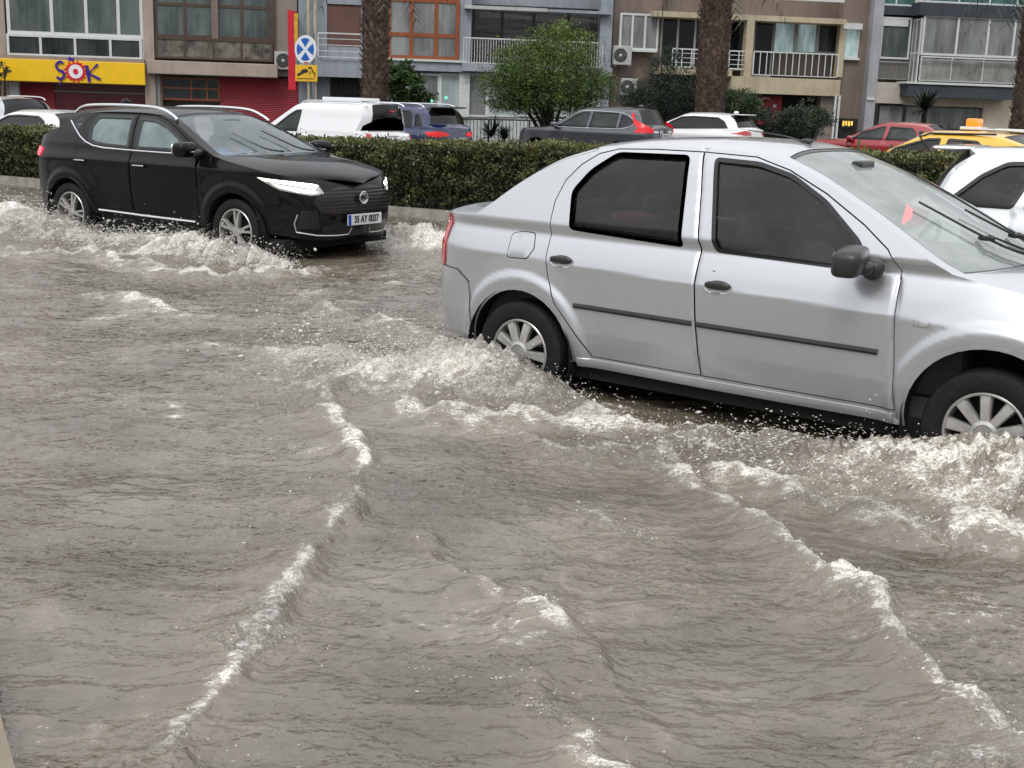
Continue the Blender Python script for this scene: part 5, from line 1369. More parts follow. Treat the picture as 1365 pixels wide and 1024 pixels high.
# taxi beyond the hedge, heading left
sp = generic(M_YELP, W=.88, wb=2.62, ro=.9, H=1.49, belt=.93, hood=.95, cowl=2.12, header=1.30, rroof=-.05, rlow=-.7, tail=1.02, glassm=M_TUBW)
rt, _, _ = make_car("taxi", "yellow taxi with orange roof sign beyond the hedge", "taxi", sp, (7.8, 19.76, TH), z=.0, facing=-1)
s = MB(); s.box(.62, -.19, 1.545, .80, .19, 1.675, .035); s.build('roof_sign', emit("taxi_sign_orange", (1.0, .22, .02), 1.1), rt, smooth=True)
s = MB(); s.box(.55, -.24, 1.50, .87, .24, 1.55, .02); s.build('sign_base', M_WHITE, rt, smooth=True)
l = MB()
for sd in (-1, 1): l.tube([(-.3, sd*.52, 1.50), (.1, sd*.53, 1.515), (.5, sd*.53, 1.515)], .02, 6)
l.build('roof_rail', M_SILV2, rt, smooth=True)
w = MB(); w.tube([(.95, .775, .975), (1.2, .72, 1.22), (1.35, .66, 1.37), (1.2, .62, 1.43), (.2, .62, 1.45)], .018, 6); w.build('wind_deflector', M_BLACKPL, rt, smooth=True)

# red hatch
sp = generic(M_REDP, W=.86, wb=2.54, ro=.62, fo=.82, H=1.46, belt=.95, hood=.93, cowl=2.0, header=1.22, rroof=-.18, rlow=-.5, tail=1.0, glassm=M_GLASSMID)
rr_, _, _ = make_car("hatchback", "small red hatchback parked between hedge and pale building", "car", sp, (10.75, 33.0, TH), z=.05, facing=-1)
mirror(rr_, 1.86, 1.0, .86, M_REDP, (.07, .09, .06))

# white five-door with red lamps low in the tailgate
sp = generic(M_WHITE, W=.90, wb=2.61, ro=.80, fo=.85, H=1.46, belt=.93, hood=.93, cowl=2.05, header=1.22, rroof=-.35, rlow=-.66, tail=.97, glassm=M_GLASSBLK, win=[([(-.28, 1.03), (-.1, 1.02), (1.88, .95), (1.55, 1.18), (1.25, 1.32), (.9, 1.345), (.1, 1.33), (-.12, 1.22)], 1)])
sp['skins'] = [('tail_lamp', [('r.38', .86), ('r.42', .96), ('r.66', .985), (-.38, .90), ('r.7', .86)], .01, M_TAILRED)]
rw, _, _ = make_car("hatchback", "white hatchback parked under the shaggy palm trunk, right of the grey crossover", "car", sp, (6.05, 36.3, TH), z=.12, facing=-1)
s = MB(); s.blob((-.42, 0, 1.415), (.17, .56, .022), 3.4, 8); s.build('spoiler', M_WHITE, rw, smooth=True)
s = MB(); s.blob((-.12, 0, 1.475), (.08, .016, .04), 2, 6); s.build('antenna', M_WHITE, rw, smooth=True)

# graphite SUV with tall red lamps up the pillars
sp = generic(M_GREYP, W=.91, wb=2.62, ro=.90, fo=.92, H=1.65, belt=1.05, hood=1.05, cowl=2.15, header=1.32, rroof=-.55, rlow=-.72, tail=1.10, wr=.34, glassm=M_GLASSMID,
             win=[([(1.05, 1.08), (1.0, 1.50), (1.25, 1.49), (1.45, 1.41), (1.98, 1.08)], 1), ([(.12, 1.09), (.12, 1.50), (.92, 1.505), (.96, 1.08)], 1), ([(.05, 1.10), (.03, 1.47), (-.2, 1.40), (-.42, 1.26), (-.25, 1.15)], 1)])
sp['skins'] = [('tail_lamp', [('r.60', .99), ('r.52', 1.08), ('r.74', 1.16), (-.40, 1.34), (-.36, 1.48), (-.25, 1.50), (-.36, 1.28), (-.52, 1.10), (-.45, 1.0)], .012, M_TAILLIT),
               ('reflector', [('r.1', 1.0), ('r.1', 1.045), ('r.55', 1.05), ('r.55', 1.0)], .012, M_CHROME)]
sp['lines'] = [('chrome_window_line', [(2.0, 1.06), (1.0, 1.063), (.0, 1.075), (-.25, 1.12), (-.46, 1.25), (-.2, 1.43), (.05, 1.50), (1.0, 1.53), (1.3, 1.51), (1.5, 1.42)], .018, .01, M_CHROME, None)]
rc, _, _ = make_car("crossover", "graphite grey crossover with tall red tail lamps parked under the green tree", "car", sp, (3.12, 34.4, TH), z=.0, facing=-1)
mirror(rc, 1.98, 1.13, .91, M_GREYP, (.08, .10, .07)); rear_plate(rc, -.92, .93)
s = MB(); s.blob((-.15, 0, 1.68), (.08, .016, .04), 2, 6); s.build('antenna', M_GREYP, rc, smooth=True)
for x in (.0, 1.0): pass

# white panel van
sp = generic(M_WHITE, W=.91, wb=2.70, ro=.75, fo=.78, H=1.80, belt=1.10, hood=1.06, cowl=2.25, header=1.38, rroof=-.66, rlow=-.70, tail=1.10, wr=.31, seats_=(1.15,), glassm=M_GLASSMID,
             win=[([(1.22, 1.13), (1.20, 1.60), (1.38, 1.58), (1.58, 1.47), (2.05, 1.13)], 1)])
sp['skins'] = [('tail_lamp', [('r.66', .80), ('r.66', 1.14), ('r.78', 1.16), ('r.80', .80)], .012, M_TAILRED)]
sp['rpillar'] = .70
rv, _, _ = make_car("van", "white panel van with roof rails parked beyond the hedge", "van", sp, (-3.3, 27.1, TH), z=-.20, facing=-1)
rails(rv, -.55, 1.35, .60, 1.78, M_CHROME)
s = MB(); s.box(-.1, -.32, 1.80, 1.0, .32, 1.875, .03); s.build('roof_hatch', M_WHITE, rv, smooth=True)
mirror(rv, 2.05, 1.2, .91, M_BLACKPL, (.08, .1, .1))
s = MB(); s.box(-.74, -.07, 1.60, -.66, .07, 1.63, .01); s.build('brake_lamp', M_TAILRED, rv, smooth=True)

# navy SUV in front of the van
sp = generic(M_NAVY, W=.92, wb=2.68, ro=.86, fo=.90, H=1.60, belt=1.02, hood=1.02, cowl=2.15, header=1.30, rroof=-.50, rlow=-.78, tail=1.06, wr=.34, glassm=M_GLASSBLK)
sp['skins'] = [('tail_lamp', [('r.34', .90), ('r.34', .94), ('r.50', .985), ('r.72', 1.0), ('r1.02', .97), ('r.9', .88), ('r.66', .87)], .012, M_TAILLIT)]
rb, _, _ = make_car("crossover", "navy blue crossover parked right behind the white van", "car", sp, (-2.2, 30.2, TH-.02), z=-.03, facing=-1)
rails(rb, -.35, 1.4, .62, 1.60, M_CHROME); rear_plate(rb, -.88, .80)
s = MB(); s.blob((-.60, 0, 1.545), (.20, .60, .025), 3.4, 8); s.build('spoiler', M_BLACKPL, rb, smooth=True)

# two cars at the far left
sp = generic(M_WHITE, W=.90, wb=2.62, ro=.72, fo=.85, H=1.47, belt=.97, hood=.95, cowl=2.05, header=1.25, rroof=-.30, rlow=-.64, tail=1.02, glassm=M_GLASSBLK, win=[([(-.20, 1.06), (-.05, 1.04), (1.88, .99), (1.55, 1.2), (1.25, 1.33), (.9, 1.355), (.2, 1.345), (-.02, 1.26)], 1)])
rl, _, _ = make_car("hatchback", "white hatchback beyond the hedge, left of the black crossover", "car", sp, (-9.35, 26.4, TH), z=-.24, facing=-1)
sp = generic(M_SILV2, W=.91, wb=2.65, ro=.80, fo=.85, H=1.62, belt=1.03, hood=1.0, cowl=2.1, header=1.3, rroof=-.45, rlow=-.7, tail=1.06, wr=.33, glassm=M_GLASSMID)
sp['lines'] = [('chrome_window_line', [(2.0, 1.04), (.0, 1.05), (-.1, 1.10), (.1, 1.40), (.5, 1.53), (1.2, 1.53)], .03, .012, M_CHROME, None)]
rs, _, _ = make_car("crossover", "light silver crossover at the left edge behind the white hatchback", "car", sp, (-12.7, 31.8, TH), z=-.20, facing=-1)
rails(rs, -.35, 1.4, .62, 1.62, M_CHROME)
# ================================================================== hedge, kerbs
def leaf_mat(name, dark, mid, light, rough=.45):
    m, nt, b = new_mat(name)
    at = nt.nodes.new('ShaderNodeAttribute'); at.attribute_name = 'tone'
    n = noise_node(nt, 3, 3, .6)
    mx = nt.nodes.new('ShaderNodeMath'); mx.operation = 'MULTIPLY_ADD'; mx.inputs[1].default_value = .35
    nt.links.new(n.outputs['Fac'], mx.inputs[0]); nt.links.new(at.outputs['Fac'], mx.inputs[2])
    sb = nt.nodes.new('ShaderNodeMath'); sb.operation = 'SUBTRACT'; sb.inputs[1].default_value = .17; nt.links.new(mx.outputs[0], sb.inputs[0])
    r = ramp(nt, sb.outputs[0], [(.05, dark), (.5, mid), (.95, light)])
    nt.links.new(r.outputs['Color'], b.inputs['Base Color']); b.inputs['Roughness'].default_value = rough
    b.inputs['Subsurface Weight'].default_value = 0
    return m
def leaves(name, P, size, mat, parent=None, tone=None, aspect=.5, up=.3, label=None):
    """P (n,3) positions, one folded leaf (2 quads->4 verts) each"""
    n = len(P); size = np.broadcast_to(size, n)
    d = rng.normal(0, 1, (n, 3)); d[:, 2] += up; d /= np.linalg.norm(d, axis=1)[:, None]
    a = np.cross(d, rng.normal(0, 1, (n, 3))); a /= np.linalg.norm(a, axis=1)[:, None]
    L = d*size[:, None]; A = a*(size*aspect)[:, None]
    nn = np.cross(d, a)*(size*.12)[:, None]
    V = np.stack([P, P+L*.5+A*.5+nn, P+L, P+L*.5-A*.5+nn], 1).reshape(-1, 3)
    F = (np.array([[0, 1, 2], [0, 2, 3]])[None]+4*np.arange(n)[:, None, None]).reshape(-1, 3)
    me = fast_mesh(name, V, F, mat, smooth=False)
    t = tone if tone is not None else rng.uniform(.1, .9, n)
    at = me.attributes.new('tone', 'FLOAT', 'POINT'); at.data.foreach_set('value', np.repeat(t, 4).astype(np.float32))
    o = link(name, me, parent)
    if label: o['label'] = label
    return o
M_HEDGE = leaf_mat("hedge_leaf", (.012, .018, .006), (.062, .080, .022), (.19, .18, .05))
M_TWIG = surf("twig_bark", (.035, .026, .018), rough=.9, var=.4, scale=12)
def build_hedge():
    root = thing("hedge", "long clipped green hedge on the central kerb behind the moving cars", "hedge")
    xs = np.linspace(-15, 9.5, 50); ys = med_y(xs); th = math.atan2(-.5, 1)
    T = np.array([math.cos(th), math.sin(th)]); N = np.array([-T[1], T[0]])
    def base(x): return np.stack([x, med_y(x)], -1)
    def top(x): return np.interp(x, [-14, -8.7, -2.9, .7, 4.5, 9], [.93, .99, 1.07, 1.16, 1.25, 1.22])
    n1 = 130000
    x = rng.uniform(-14.5, 9.3, n1); h = rng.uniform(0, 1, n1)**.85; H = top(x)+.045*fbm(x*1.8, x*0+4, 3)
    bulge = .07*fbm(x*1.6, h*2+3, 3)+.05*fbm(x*5, h*6+3, 2)+.05*np.sin(h*math.pi)
    dd = .14-bulge+np.abs(rng.normal(0, .06, n1))
    b = base(x)+N*dd[:, None]; z = .22+h*(H-.22)
    # thin the foot so that twigs and gaps show
    keep = rng.uniform(0, 1, n1) < np.clip(.35+h*2.4, 0, 1)*(.55+.6*sstep(-.5, .3, fbm(x*4.5, h*5, 3)))
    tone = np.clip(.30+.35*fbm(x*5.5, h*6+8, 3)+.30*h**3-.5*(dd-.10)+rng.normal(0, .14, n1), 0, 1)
    P1, t1, = np.concatenate([b, z[:, None]], 1)[keep], tone[keep]
    n2 = 70000
    x = rng.uniform(-14.5, 9.3, n2); w = rng.uniform(.08, 1.15, n2)
    H = top(x)+.045*fbm(x*1.8, x*0+4, 3)+.04*fbm(x*4, w*4, 3)-np.abs(rng.normal(0, .03, n2))+(rng.uniform(0, 1, n2) < .02)*rng.uniform(0, .09, n2)
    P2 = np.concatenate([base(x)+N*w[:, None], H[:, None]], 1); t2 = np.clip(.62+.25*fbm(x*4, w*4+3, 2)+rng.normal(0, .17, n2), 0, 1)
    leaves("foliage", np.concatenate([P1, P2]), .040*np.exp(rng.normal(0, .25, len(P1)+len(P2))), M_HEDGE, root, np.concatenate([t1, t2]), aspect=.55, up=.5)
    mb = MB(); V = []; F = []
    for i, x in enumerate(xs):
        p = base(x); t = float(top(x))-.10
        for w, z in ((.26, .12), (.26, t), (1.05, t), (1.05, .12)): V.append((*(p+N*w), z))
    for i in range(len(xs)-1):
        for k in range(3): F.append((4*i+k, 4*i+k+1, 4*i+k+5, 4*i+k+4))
    mb.add(V, F); mb.build("shade_core", surf("hedge_shadow", (.008, .010, .005), rough=.95, var=.4, scale=10), root)  # solid core, coloured near-black for the shade inside the foliage
    tw = MB()
    for i in range(420):
        x = random.uniform(-14, 9); p = base(x)+N*random.uniform(.10, .3); l = random.uniform(.2, .55)
        tw.tube([(p[0], p[1], .15), (p[0]+random.uniform(-.08, .08), p[1]+random.uniform(-.05, .05), .15+l)], .008, 4, .004, cap=False)
    tag(tw.build("stems", M_TWIG, root), kind="stuff")
build_hedge()
M_KERB = surf("kerb_stone", lin('8f8b82'), rough=.5, var=.3, scale=7, bump=.4, bscale=40)
def strip_box(name, pts, w, z0, z1, mat, label, kind='structure'):
    mb = MB(); V = []; F = []
    pts = [np.array(p, float) for p in pts]
    for i, p in enumerate(pts):
        t = pts[min(i+1, len(pts)-1)]-pts[max(i-1, 0)]; t /= np.hypot(*t); n = np.array([-t[1], t[0]])
        for q, z in ((0, z0), (.015, z1), (w, z1), (w, z0)): V.append((*(p+n*q), z))
    for i in range(len(pts)-1):
        for k in range(3): F.append((4*i+k, 4*i+k+1, 4*i+k+5, 4*i+k+4))
    F += [(0, 1, 2, 3), tuple(4*(len(pts)-1)+k for k in (3, 2, 1, 0))]
    mb.add(V, F); return tag(mb.build(name, mat), label, kind=kind)
strip_box("kerb", MED, .16, -.05, .215, M_KERB, "pale stone kerb under the hedge")
strip_box("median_soil", [(x, y+.17) for x, y in MED], 1.5, -.35, .17, surf("soil", (.05, .038, .026), rough=.9, var=.4, scale=8, bump=.5), "dark soil strip the hedge grows in")
pv = [(-1.105, 2.55), (-1.352, 3.0), (-3.4, 6.7), (-9, 11.0), (-40, 32), (-60, 20), (-40, -30), (30, -30), (20, -10), (1.5, .4), (.1, 1.15), (-.75, 1.75)]
mbp = MB(); mbp.prism(pv, -.05, .20, 'xy'); tag(mbp.build("pavement", surf("pavement_slabs", lin('857a6a'), rough=.55, var=.25, scale=4, bump=.4, bscale=50)), "near pavement the photograph was taken from", kind='structure')

# ================================================================== facades
PHI = math.radians(8); FO = Vector((0, 47, 0)); FX = Vector((math.cos(PHI), math.sin(PHI), 0)); FN = Vector((math.sin(PHI), -math.cos(PHI), 0))
GZ = -.30
def fac(px, py, off=0.0):
    """surveyed position on the facade plane -> (u along, z up); off is metres in front"""
    d = ray(px, py); O = FO+FN*off-Vector((0, 0, CH)); t = O.dot(FN)/d.dot(FN); P = d*t-O+FN*0
    return P.dot(FX), CH+d.z*t
def fpos(u, off=0.0): p = FO+FX*u+FN*off; return p
class Facade:
    def __init__(s, name, label, cat="building"):
        s.root = thing(name, label, cat, (FO.x, FO.y, 0), PHI)
    # local x = u, local y = depth away from the street (so in front = negative y)
    def q(s, x0, y0, x1, y1, off):
        cx_, cy_ = (x0+x1)/2, (y0+y1)/2
        u0, _ = fac(x0, cy_, off); u1, _ = fac(x1, cy_, off); _, z1 = fac(cx_, y0, off); _, z0 = fac(cx_, y1, off)
        return u0, z0, u1, z1
    def box(s, name, mat, x0, y0, x1, y1, off, thick=.3, parent=None, bev=0, up=None, down=None):
        u0, z0, u1, z1 = s.q(x0, y0, x1, y1, off)
        if up is not None: z1 = up
        if down is not None: z0 = down
        m = MB(); m.box(u0, -off, z0, u1, -off+thick, z1, bev); return m.build(name, mat, parent or s.root)
    def window(s, x0, y0, x1, y1, off, mull=(), rail=(), fm=None, pane=None, fw=.055, depth=.08, back=None, name='window', up=None, ym=None):
        u0, z0, u1, z1 = s.q(x0, y0, x1, y1, off)
        if up is not None: z1 = up
        f = MB(); y = -off
        def bar(a0, b0, a1, b1): f.box(a0, y, b0, a1, y+depth, b1)
        bar(u0, z0, u0+fw, z1); bar(u1-fw, z0, u1, z1); bar(u0+fw, z0, u1-fw, z0+fw); bar(u0+fw, z1-fw, u1-fw, z1)
        for k, mx in enumerate(mull):
            u, _ = fac(mx, (y0+y1)/2, off); f.box(u-fw*.5, y+.004, z0+fw, u+fw*.5, y+depth-.004, z1-fw)
        for ry in rail:
            _, z = fac((x0+x1)/2, ry, off); f.box(u0+fw, y+.008, z-fw*.5, u1-fw, y+depth-.008, z+fw*.5)
        o = f.build(name, fm, s.root)
        p = MB(); p.box(u0+fw*.5, y+depth*.4, z0+fw*.5, u1-fw*.5, y+depth*.55, z1-fw*.5); p.build('pane', pane, o)
        return o
    def railing(s, x0, y0, x1, y1, off, n=10, bars='v', mat=None, r=.016, name='railing', ends=True):
        u0, z0, u1, z1 = s.q(x0, y0, x1, y1, off); m = MB(); y = -off
        m.box(u0, y-.02, z1-.045, u1, y+.025, z1)
        m.box(u0, y-.012, z0, u1, y+.012, z0+.03)
        if bars == 'v':
            for k in range(n+1):
                u = u0+(u1-u0)*k/n; w = r if 0 < k < n else r*1.5
                m.box(u-w/2, y-w/2, z0+.03, u+w/2, y+w/2, z1-.045)
        else:
            for k in range(1, 4): z = z0+(z1-z0)*k/4; m.box(u0, y-.010, z-.011, u1, y+.010, z+.011)
            for k in range(n+1):
                u = u0+(u1-u0)*k/n; m.box(u-.018, y-.022, z0+.03, u+.018, y-.0101, z1-.045)
        return m.build(name, mat, s.root)

def wall_mat(name, c, **k):
    """rendered wall: mottled, rain-streaked"""
    m, nt, b = new_mat(name); c = lin(c) if isinstance(c, str) else c
    n = noise_node(nt, .9, 6, .65); n2 = noise_node(nt, 3.5, 5, .7, stretch=(1, 1, .12)); n3 = noise_node(nt, 30, 4, .6)
    r = ramp(nt, n.outputs['Fac'], [(.3, tuple(x*.82 for x in c)), (.7, tuple(min(1, x*1.12) for x in c))])
    r2 = ramp(nt, n2.outputs['Fac'], [(.35, (.55, .53, .50)), (.56, (1, 1, 1))])
    mx = nt.nodes.new('ShaderNodeMix'); mx.data_type = 'RGBA'; mx.blend_type = 'MULTIPLY'; mx.inputs['Factor'].default_value = .38
    nt.links.new(r.outputs['Color'], mx.inputs['A']); nt.links.new(r2.outputs['Color'], mx.inputs['B']); nt.links.new(mx.outputs['Result'], b.inputs['Base Color'])
    b.inputs['Roughness'].default_value = .8
    bp = nt.nodes.new('ShaderNodeBump'); bp.inputs['Strength'].default_value = .3; bp.inputs['Distance'].default_value = .02
    nt.links.new(n3.outputs['Fac'], bp.inputs['Height']); nt.links.new(bp.outputs['Normal'], b.inputs['Normal'])
    return m
def pane_mat(name, dark, light, scale=1.2, rough=.06, stretch=(1, 1, .35), emis=0, lit=None):
    """window pane: what is behind it (curtains, dim room) as soft vertical folds under a glossy surface"""
    m, nt, b = new_mat(name)
    n = noise_node(nt, scale, 5, .6, stretch=stretch); w = noise_node(nt, scale*7, 3, .5, stretch=(1, 1, .03))
    mm = nt.nodes.new('ShaderNodeMath'); mm.operation = 'MULTIPLY_ADD'; mm.inputs[1].default_value = .28
    nt.links.new(w.outputs['Fac'], mm.inputs[0]); nt.links.new(n.outputs['Fac'], mm.inputs[2])
    r = ramp(nt, mm.outputs[0], [(.44, dark), (.78, light)])
    nt.links.new(r.outputs['Color'], b.inputs['Base Color']); b.inputs['Roughness'].default_value = rough; b.inputs['Specular IOR Level'].default_value = .5
    if emis: nt.links.new(r.outputs['Color'], b.inputs['Emission Color']); b.inputs['Emission Strength'].default_value = emis
    return m
W_BEIGE = wall_mat("beige_render", 'b5a894'); W_PINK = wall_mat("pinkish_render", 'a6978b'); W_BROWN = wall_mat("brown_render", '7c6d65')
W_GREY = wall_mat("blue_grey_render", '949ba3'); W_GREYLT = wall_mat("pale_grey_render", 'b6b8b7'); W_SAND = wall_mat("sand_render", 'b8ac92'); W_SLATE = wall_mat("slate_band", '3b4149')
W_CREAM = wall_mat("cream_render", 'cdc1ad'); W_TAUPE = wall_mat("taupe_render", '8c8179'); W_POST = wall_mat("grey_post_render", 'a2a3a7')
F_WHITE = surf("white_pvc_frame", lin('c9ccca'), rough=.4, var=.08, scale=5); F_BROWN = surf("brown_frame", lin('4c3a30'), rough=.5, var=.2, scale=6)
F_WOOD = surf("stained_wood_frame", lin('8a4a2a'), rough=.45, var=.25, scale=8, stretch=(1, 1, .2)); F_BLACK = surf("black_frame", (.012, .012, .013), rough=.4, var=.2)
F_GREY = surf("grey_frame", lin('8d908d'), rough=.45, var=.1); M_DOOR = surf("ground_floor_dark", (.012, .011, .010), rough=.6, var=.4, scale=3)
P_DARK = pane_mat("pane_dark", (.008, .011, .011), (.05, .058, .058)); P_TEAL = pane_mat("pane_teal_grey", (.035, .048, .046), (.13, .16, .155))
P_CURT = pane_mat("pane_net_curtain", (.09, .095, .095), (.28, .29, .29)); P_WHITE = pane_mat("pane_pale_curtain", (.24, .29, .29), (.46, .52, .52))
P_STRIPE = pane_mat("pane_zebra_blind", (.018, .017, .018), (.11, .10, .10), scale=2.2, stretch=(.3, .3, 3)); P_BLK = pane_mat("pane_black", (.006, .008, .010), (.022, .026, .03))
P_GLOW = pane_mat("pane_glow", (.10, .14, .14), (.45, .60, .60), emis=.45); P_BOX = pane_mat("pane_stored_boxes", (.02, .02, .02), (.20, .18, .15), scale=2.6, stretch=(1, 1, 1))  # bright curtain panes: their brightness is put in as emission
P_GREEN = pane_mat("pane_green", (.02, .06, .055), (.10, .20, .19)); P_RAIL = pane_mat("pane_balcony_front", (.12, .115, .10), (.36, .35, .33), scale=1.6, stretch=(1, 1, .8))
M_SHUT_BR = None
def shutter_mat(name, c, pitch=16):
    m, nt, b = new_mat(name); tc = nt.nodes.new('ShaderNodeTexCoord'); w = nt.nodes.new('ShaderNodeTexWave'); w.bands_direction = 'Z'; w.inputs['Scale'].default_value = pitch; w.inputs['Distortion'].default_value = 0
    nt.links.new(tc.outputs['Object'], w.inputs['Vector']); c = lin(c)
    n = noise_node(nt, 1.5, 5, .6); r = ramp(nt, n.outputs['Fac'], [(.3, tuple(.7*x for x in c)), (.7, c)])
    mx = nt.nodes.new('ShaderNodeMix'); mx.data_type = 'RGBA'; mx.blend_type = 'MULTIPLY'; mx.inputs['Factor'].default_value = .45
    nt.links.new(r.outputs['Color'], mx.inputs['A']); nt.links.new(w.outputs['Color'], mx.inputs['B']); nt.links.new(mx.outputs['Result'], b.inputs['Base Color'])
    bp = nt.nodes.new('ShaderNodeBump'); bp.inputs['Strength'].default_value = .5; bp.inputs['Distance'].default_value = .02; nt.links.new(w.outputs['Fac'], bp.inputs['Height']); nt.links.new(bp.outputs['Normal'], b.inputs['Normal'])
    b.inputs['Roughness'].default_value = .45; return m
S_RED = shutter_mat("red_roller_shutter", 'a8182c', 5); S_BROWN = shutter_mat("brown_roller_shutter", '6e3f2e', 9); S_MAROON = surf("maroon_panel", lin('5e1a22'), rough=.3, var=.3, scale=1.5)
TOP = 11.0

# ---- shop building on the left
b1 = Facade("shop_building", "beige block with glazed balcony over the yellow shop sign")
b1.box('wall', W_PINK, -260, 0, 8, 110, .0, .6, up=TOP, down=GZ); b1.box('pillar', W_PINK, 191, 0, 205, 95, .25, .5, up=TOP, down=GZ)
b1.box('wall', W_PINK, 8, 0, 191, 10, -1.2, .3, up=TOP, down=GZ)
b1.window(8, -60, 190, 77, .2, mull=(68, 114, 157), rail=(46,), fm=F_WHITE, pane=P_TEAL, fw=.11, up=5.6)
w = b1.window(9, 48, 189, 77, .26, mull=(54, 100, 147), fm=F_WHITE, pane=P_DARK, fw=.085)
b1.box('sill', W_TAUPE, 4, 76, 192, 82, .40, .7)
b1.box('beam', W_PINK, 8, 79, 192, 112, .10, .5)
b1.box('pilaster', W_GREYLT, 12, 103, 25, 125, .02, .3, down=GZ); b1.box('pilaster', W_GREYLT, 202, 100, 213, 125, .03, .3, down=GZ)
b1.box('roller_shutter', S_RED, -70, 105, 12, 125, -.2, .1, down=GZ); b1.box('roller_shutter', S_RED, 25, 107, 72, 125, -.2, .1, down=GZ)
b1.box('entrance_panel', S_MAROON, 72, 108, 202, 125, -.25, .1, down=GZ); b1.box('door_frame', F_GREY, 72, 123, 200, 124.2, -.14, .05)
b1.box('upper_floor', W_PINK, -260, -90, 205, -60, .05, .5, up=TOP)

def shop_sign():
    u0, z0, u1, z1 = b1.q(-30, 80.5, 193, 110, .55)
    r = thing("shop_sign", "long yellow shop sign with blue and red lettering over red shutters", "sign", fpos(0), PHI)
    m = MB(); m.box(u0, -.55, z0, u1, -.35, z1, .02); m.build('sign_board', surf("sign_yellow", (.85, .52, .01), rough=.35, var=.08, scale=2), r)
    blue = surf("sign_blue", (.035, .01, .25), rough=.35, var=.1); red = surf("sign_red", (.62, .015, .03), rough=.35, var=.1); wh = surf("sign_white", (.8, .78, .8), rough=.35, var=.05)
    uc, zc = fac(101, 95.5, .56); y = -.575
    # jagged sun burst with white ring and red heart
    st = []; 
    for k in range(32):
        a = 2*math.pi*k/32; R = (.30 if k % 2 == 0 else .43)*(1+.12*math.sin(k*2.3)); st.append((uc+R*math.cos(a), zc+R*.93*math.sin(a)))
    m = MB(); m.prism(st, y, y+.02); m.build('burst', red, r)
    m = MB(); m.prism([(uc+.235*math.cos(t), zc+.235*math.sin(t)) for t in np.linspace(0, 2*math.pi, 28, endpoint=False)], y-.012, y+.002); m.build('ring', wh, r)
    m = MB(); m.prism([(uc+.085*math.cos(t), zc+.10*math.sin(t)) for t in np.linspace(0, 2*math.pi, 20, endpoint=False)], y-.024, y-.010); m.build('ring_centre', red, r)
    m = MB(); m.prism([(uc-.22, zc+.36), (uc-.05, zc+.36), (uc-.02, zc+.46), (uc-.12, zc+.44), (uc-.2, zc+.52), (uc-.2, zc+.42), (uc-.3, zc+.44)], y-.006, y+.004); m.build('spark', blue, r)
    def stroke(pts, w, nm):
        m = MB(); m.tube([(a, y-.003, c) for a, c in pts], w, 6); m.v = [(a, y-.02+(b_-y)*.25, c) for a, b_, c in m.v]; m.build(nm, blue, r, smooth=True)
    S = catmull([(uc-.40, zc+.27), (uc-.52, zc+.31), (uc-.64, zc+.20), (uc-.58, zc+.05), (uc-.42, zc-.02), (uc-.40, zc-.18), (uc-.52, zc-.27), (uc-.64, zc-.20)], 5)
    stroke(S, .05, 'letter_stroke'); stroke([(uc-.50, zc-.30), (uc-.50, zc-.42), (uc-.56, zc-.45)], .035, 'letter_stroke')
    stroke([(uc+.38, zc+.22), (uc+.45, zc-.33)], .06, 'letter_stroke'); stroke([(uc+.75, zc+.27), (uc+.44, zc-.04), (uc+.82, zc-.24)], .055, 'letter_stroke')
shop_sign()

# ---- brown glazed building
b2 = Facade("brown_building", "brown block with metal framed glazed balcony above a red shutter")
b2.box('wall', W_TAUPE, 205, 0, 398, 10, -1.0, .4, up=TOP, down=GZ)
b2.box('wall', W_TAUPE, 364, 0, 396, 88, .02, .5, up=TOP)
b2.window(205, -60, 366, 80, .15, mull=(246, 322, 358), rail=(8, 50,), fm=F_BROWN, pane=P_TEAL, fw=.10, up=5.6)
b2.window(207, 52, 364, 80, .21, mull=(246, 284, 322), fm=F_BROWN, pane=P_BOX, fw=.07)
b2.box('column', W_BROWN, 281, -60, 290, 52, .22, .2, up=5.5)
b2.box('balcony_slab', W_PINK, 196, 83, 370, 101, .55, 1.2, bev=.03)
b2.box('balcony_slab', W_TAUPE, 370, 92, 398, 102, .15, 1.0)
b2.window(216, 104, 293, 134, -.1, mull=(255, 276), rail=(118,), fm=F_WOOD, pane=P_DARK, fw=.06)
b2.box('roller_shutter', S_RED, 293, 104, 398, 130, -.15, .1, down=GZ)
b2.box('wall', W_BROWN, 203, 101, 216, 130, .0, .3, down=GZ)
b2.box('upper_floor', W_TAUPE, 206, -90, 398, -60, .05, .5, up=TOP)
u0, z0, u1, z1 = b2.q(384, 14, 394, 120, .8)
bn = thing("banner", "tall narrow red and yellow banner hanging beside the parking sign", "banner", fpos(0), PHI)
m = MB(); m.box(u0, -.83, z0, u1, -.80, z1); m.build('cloth', surf("banner_red", (.55, .012, .03), rough=.5, var=.15, scale=3), bn)
m = MB(); m.box(u1-.04, -.835, z1-1.2, u1+.09, -.832, z1-.1); m.build('yellow_panel', surf("banner_yellow", (.62, .36, .03), rough=.5, var=.3, scale=6), bn)
m = MB(); m.box(u0-.02, -.78, z1-.06, u1+.02, .5, z1-.03); m.build('bracket', F_BLACK, bn)

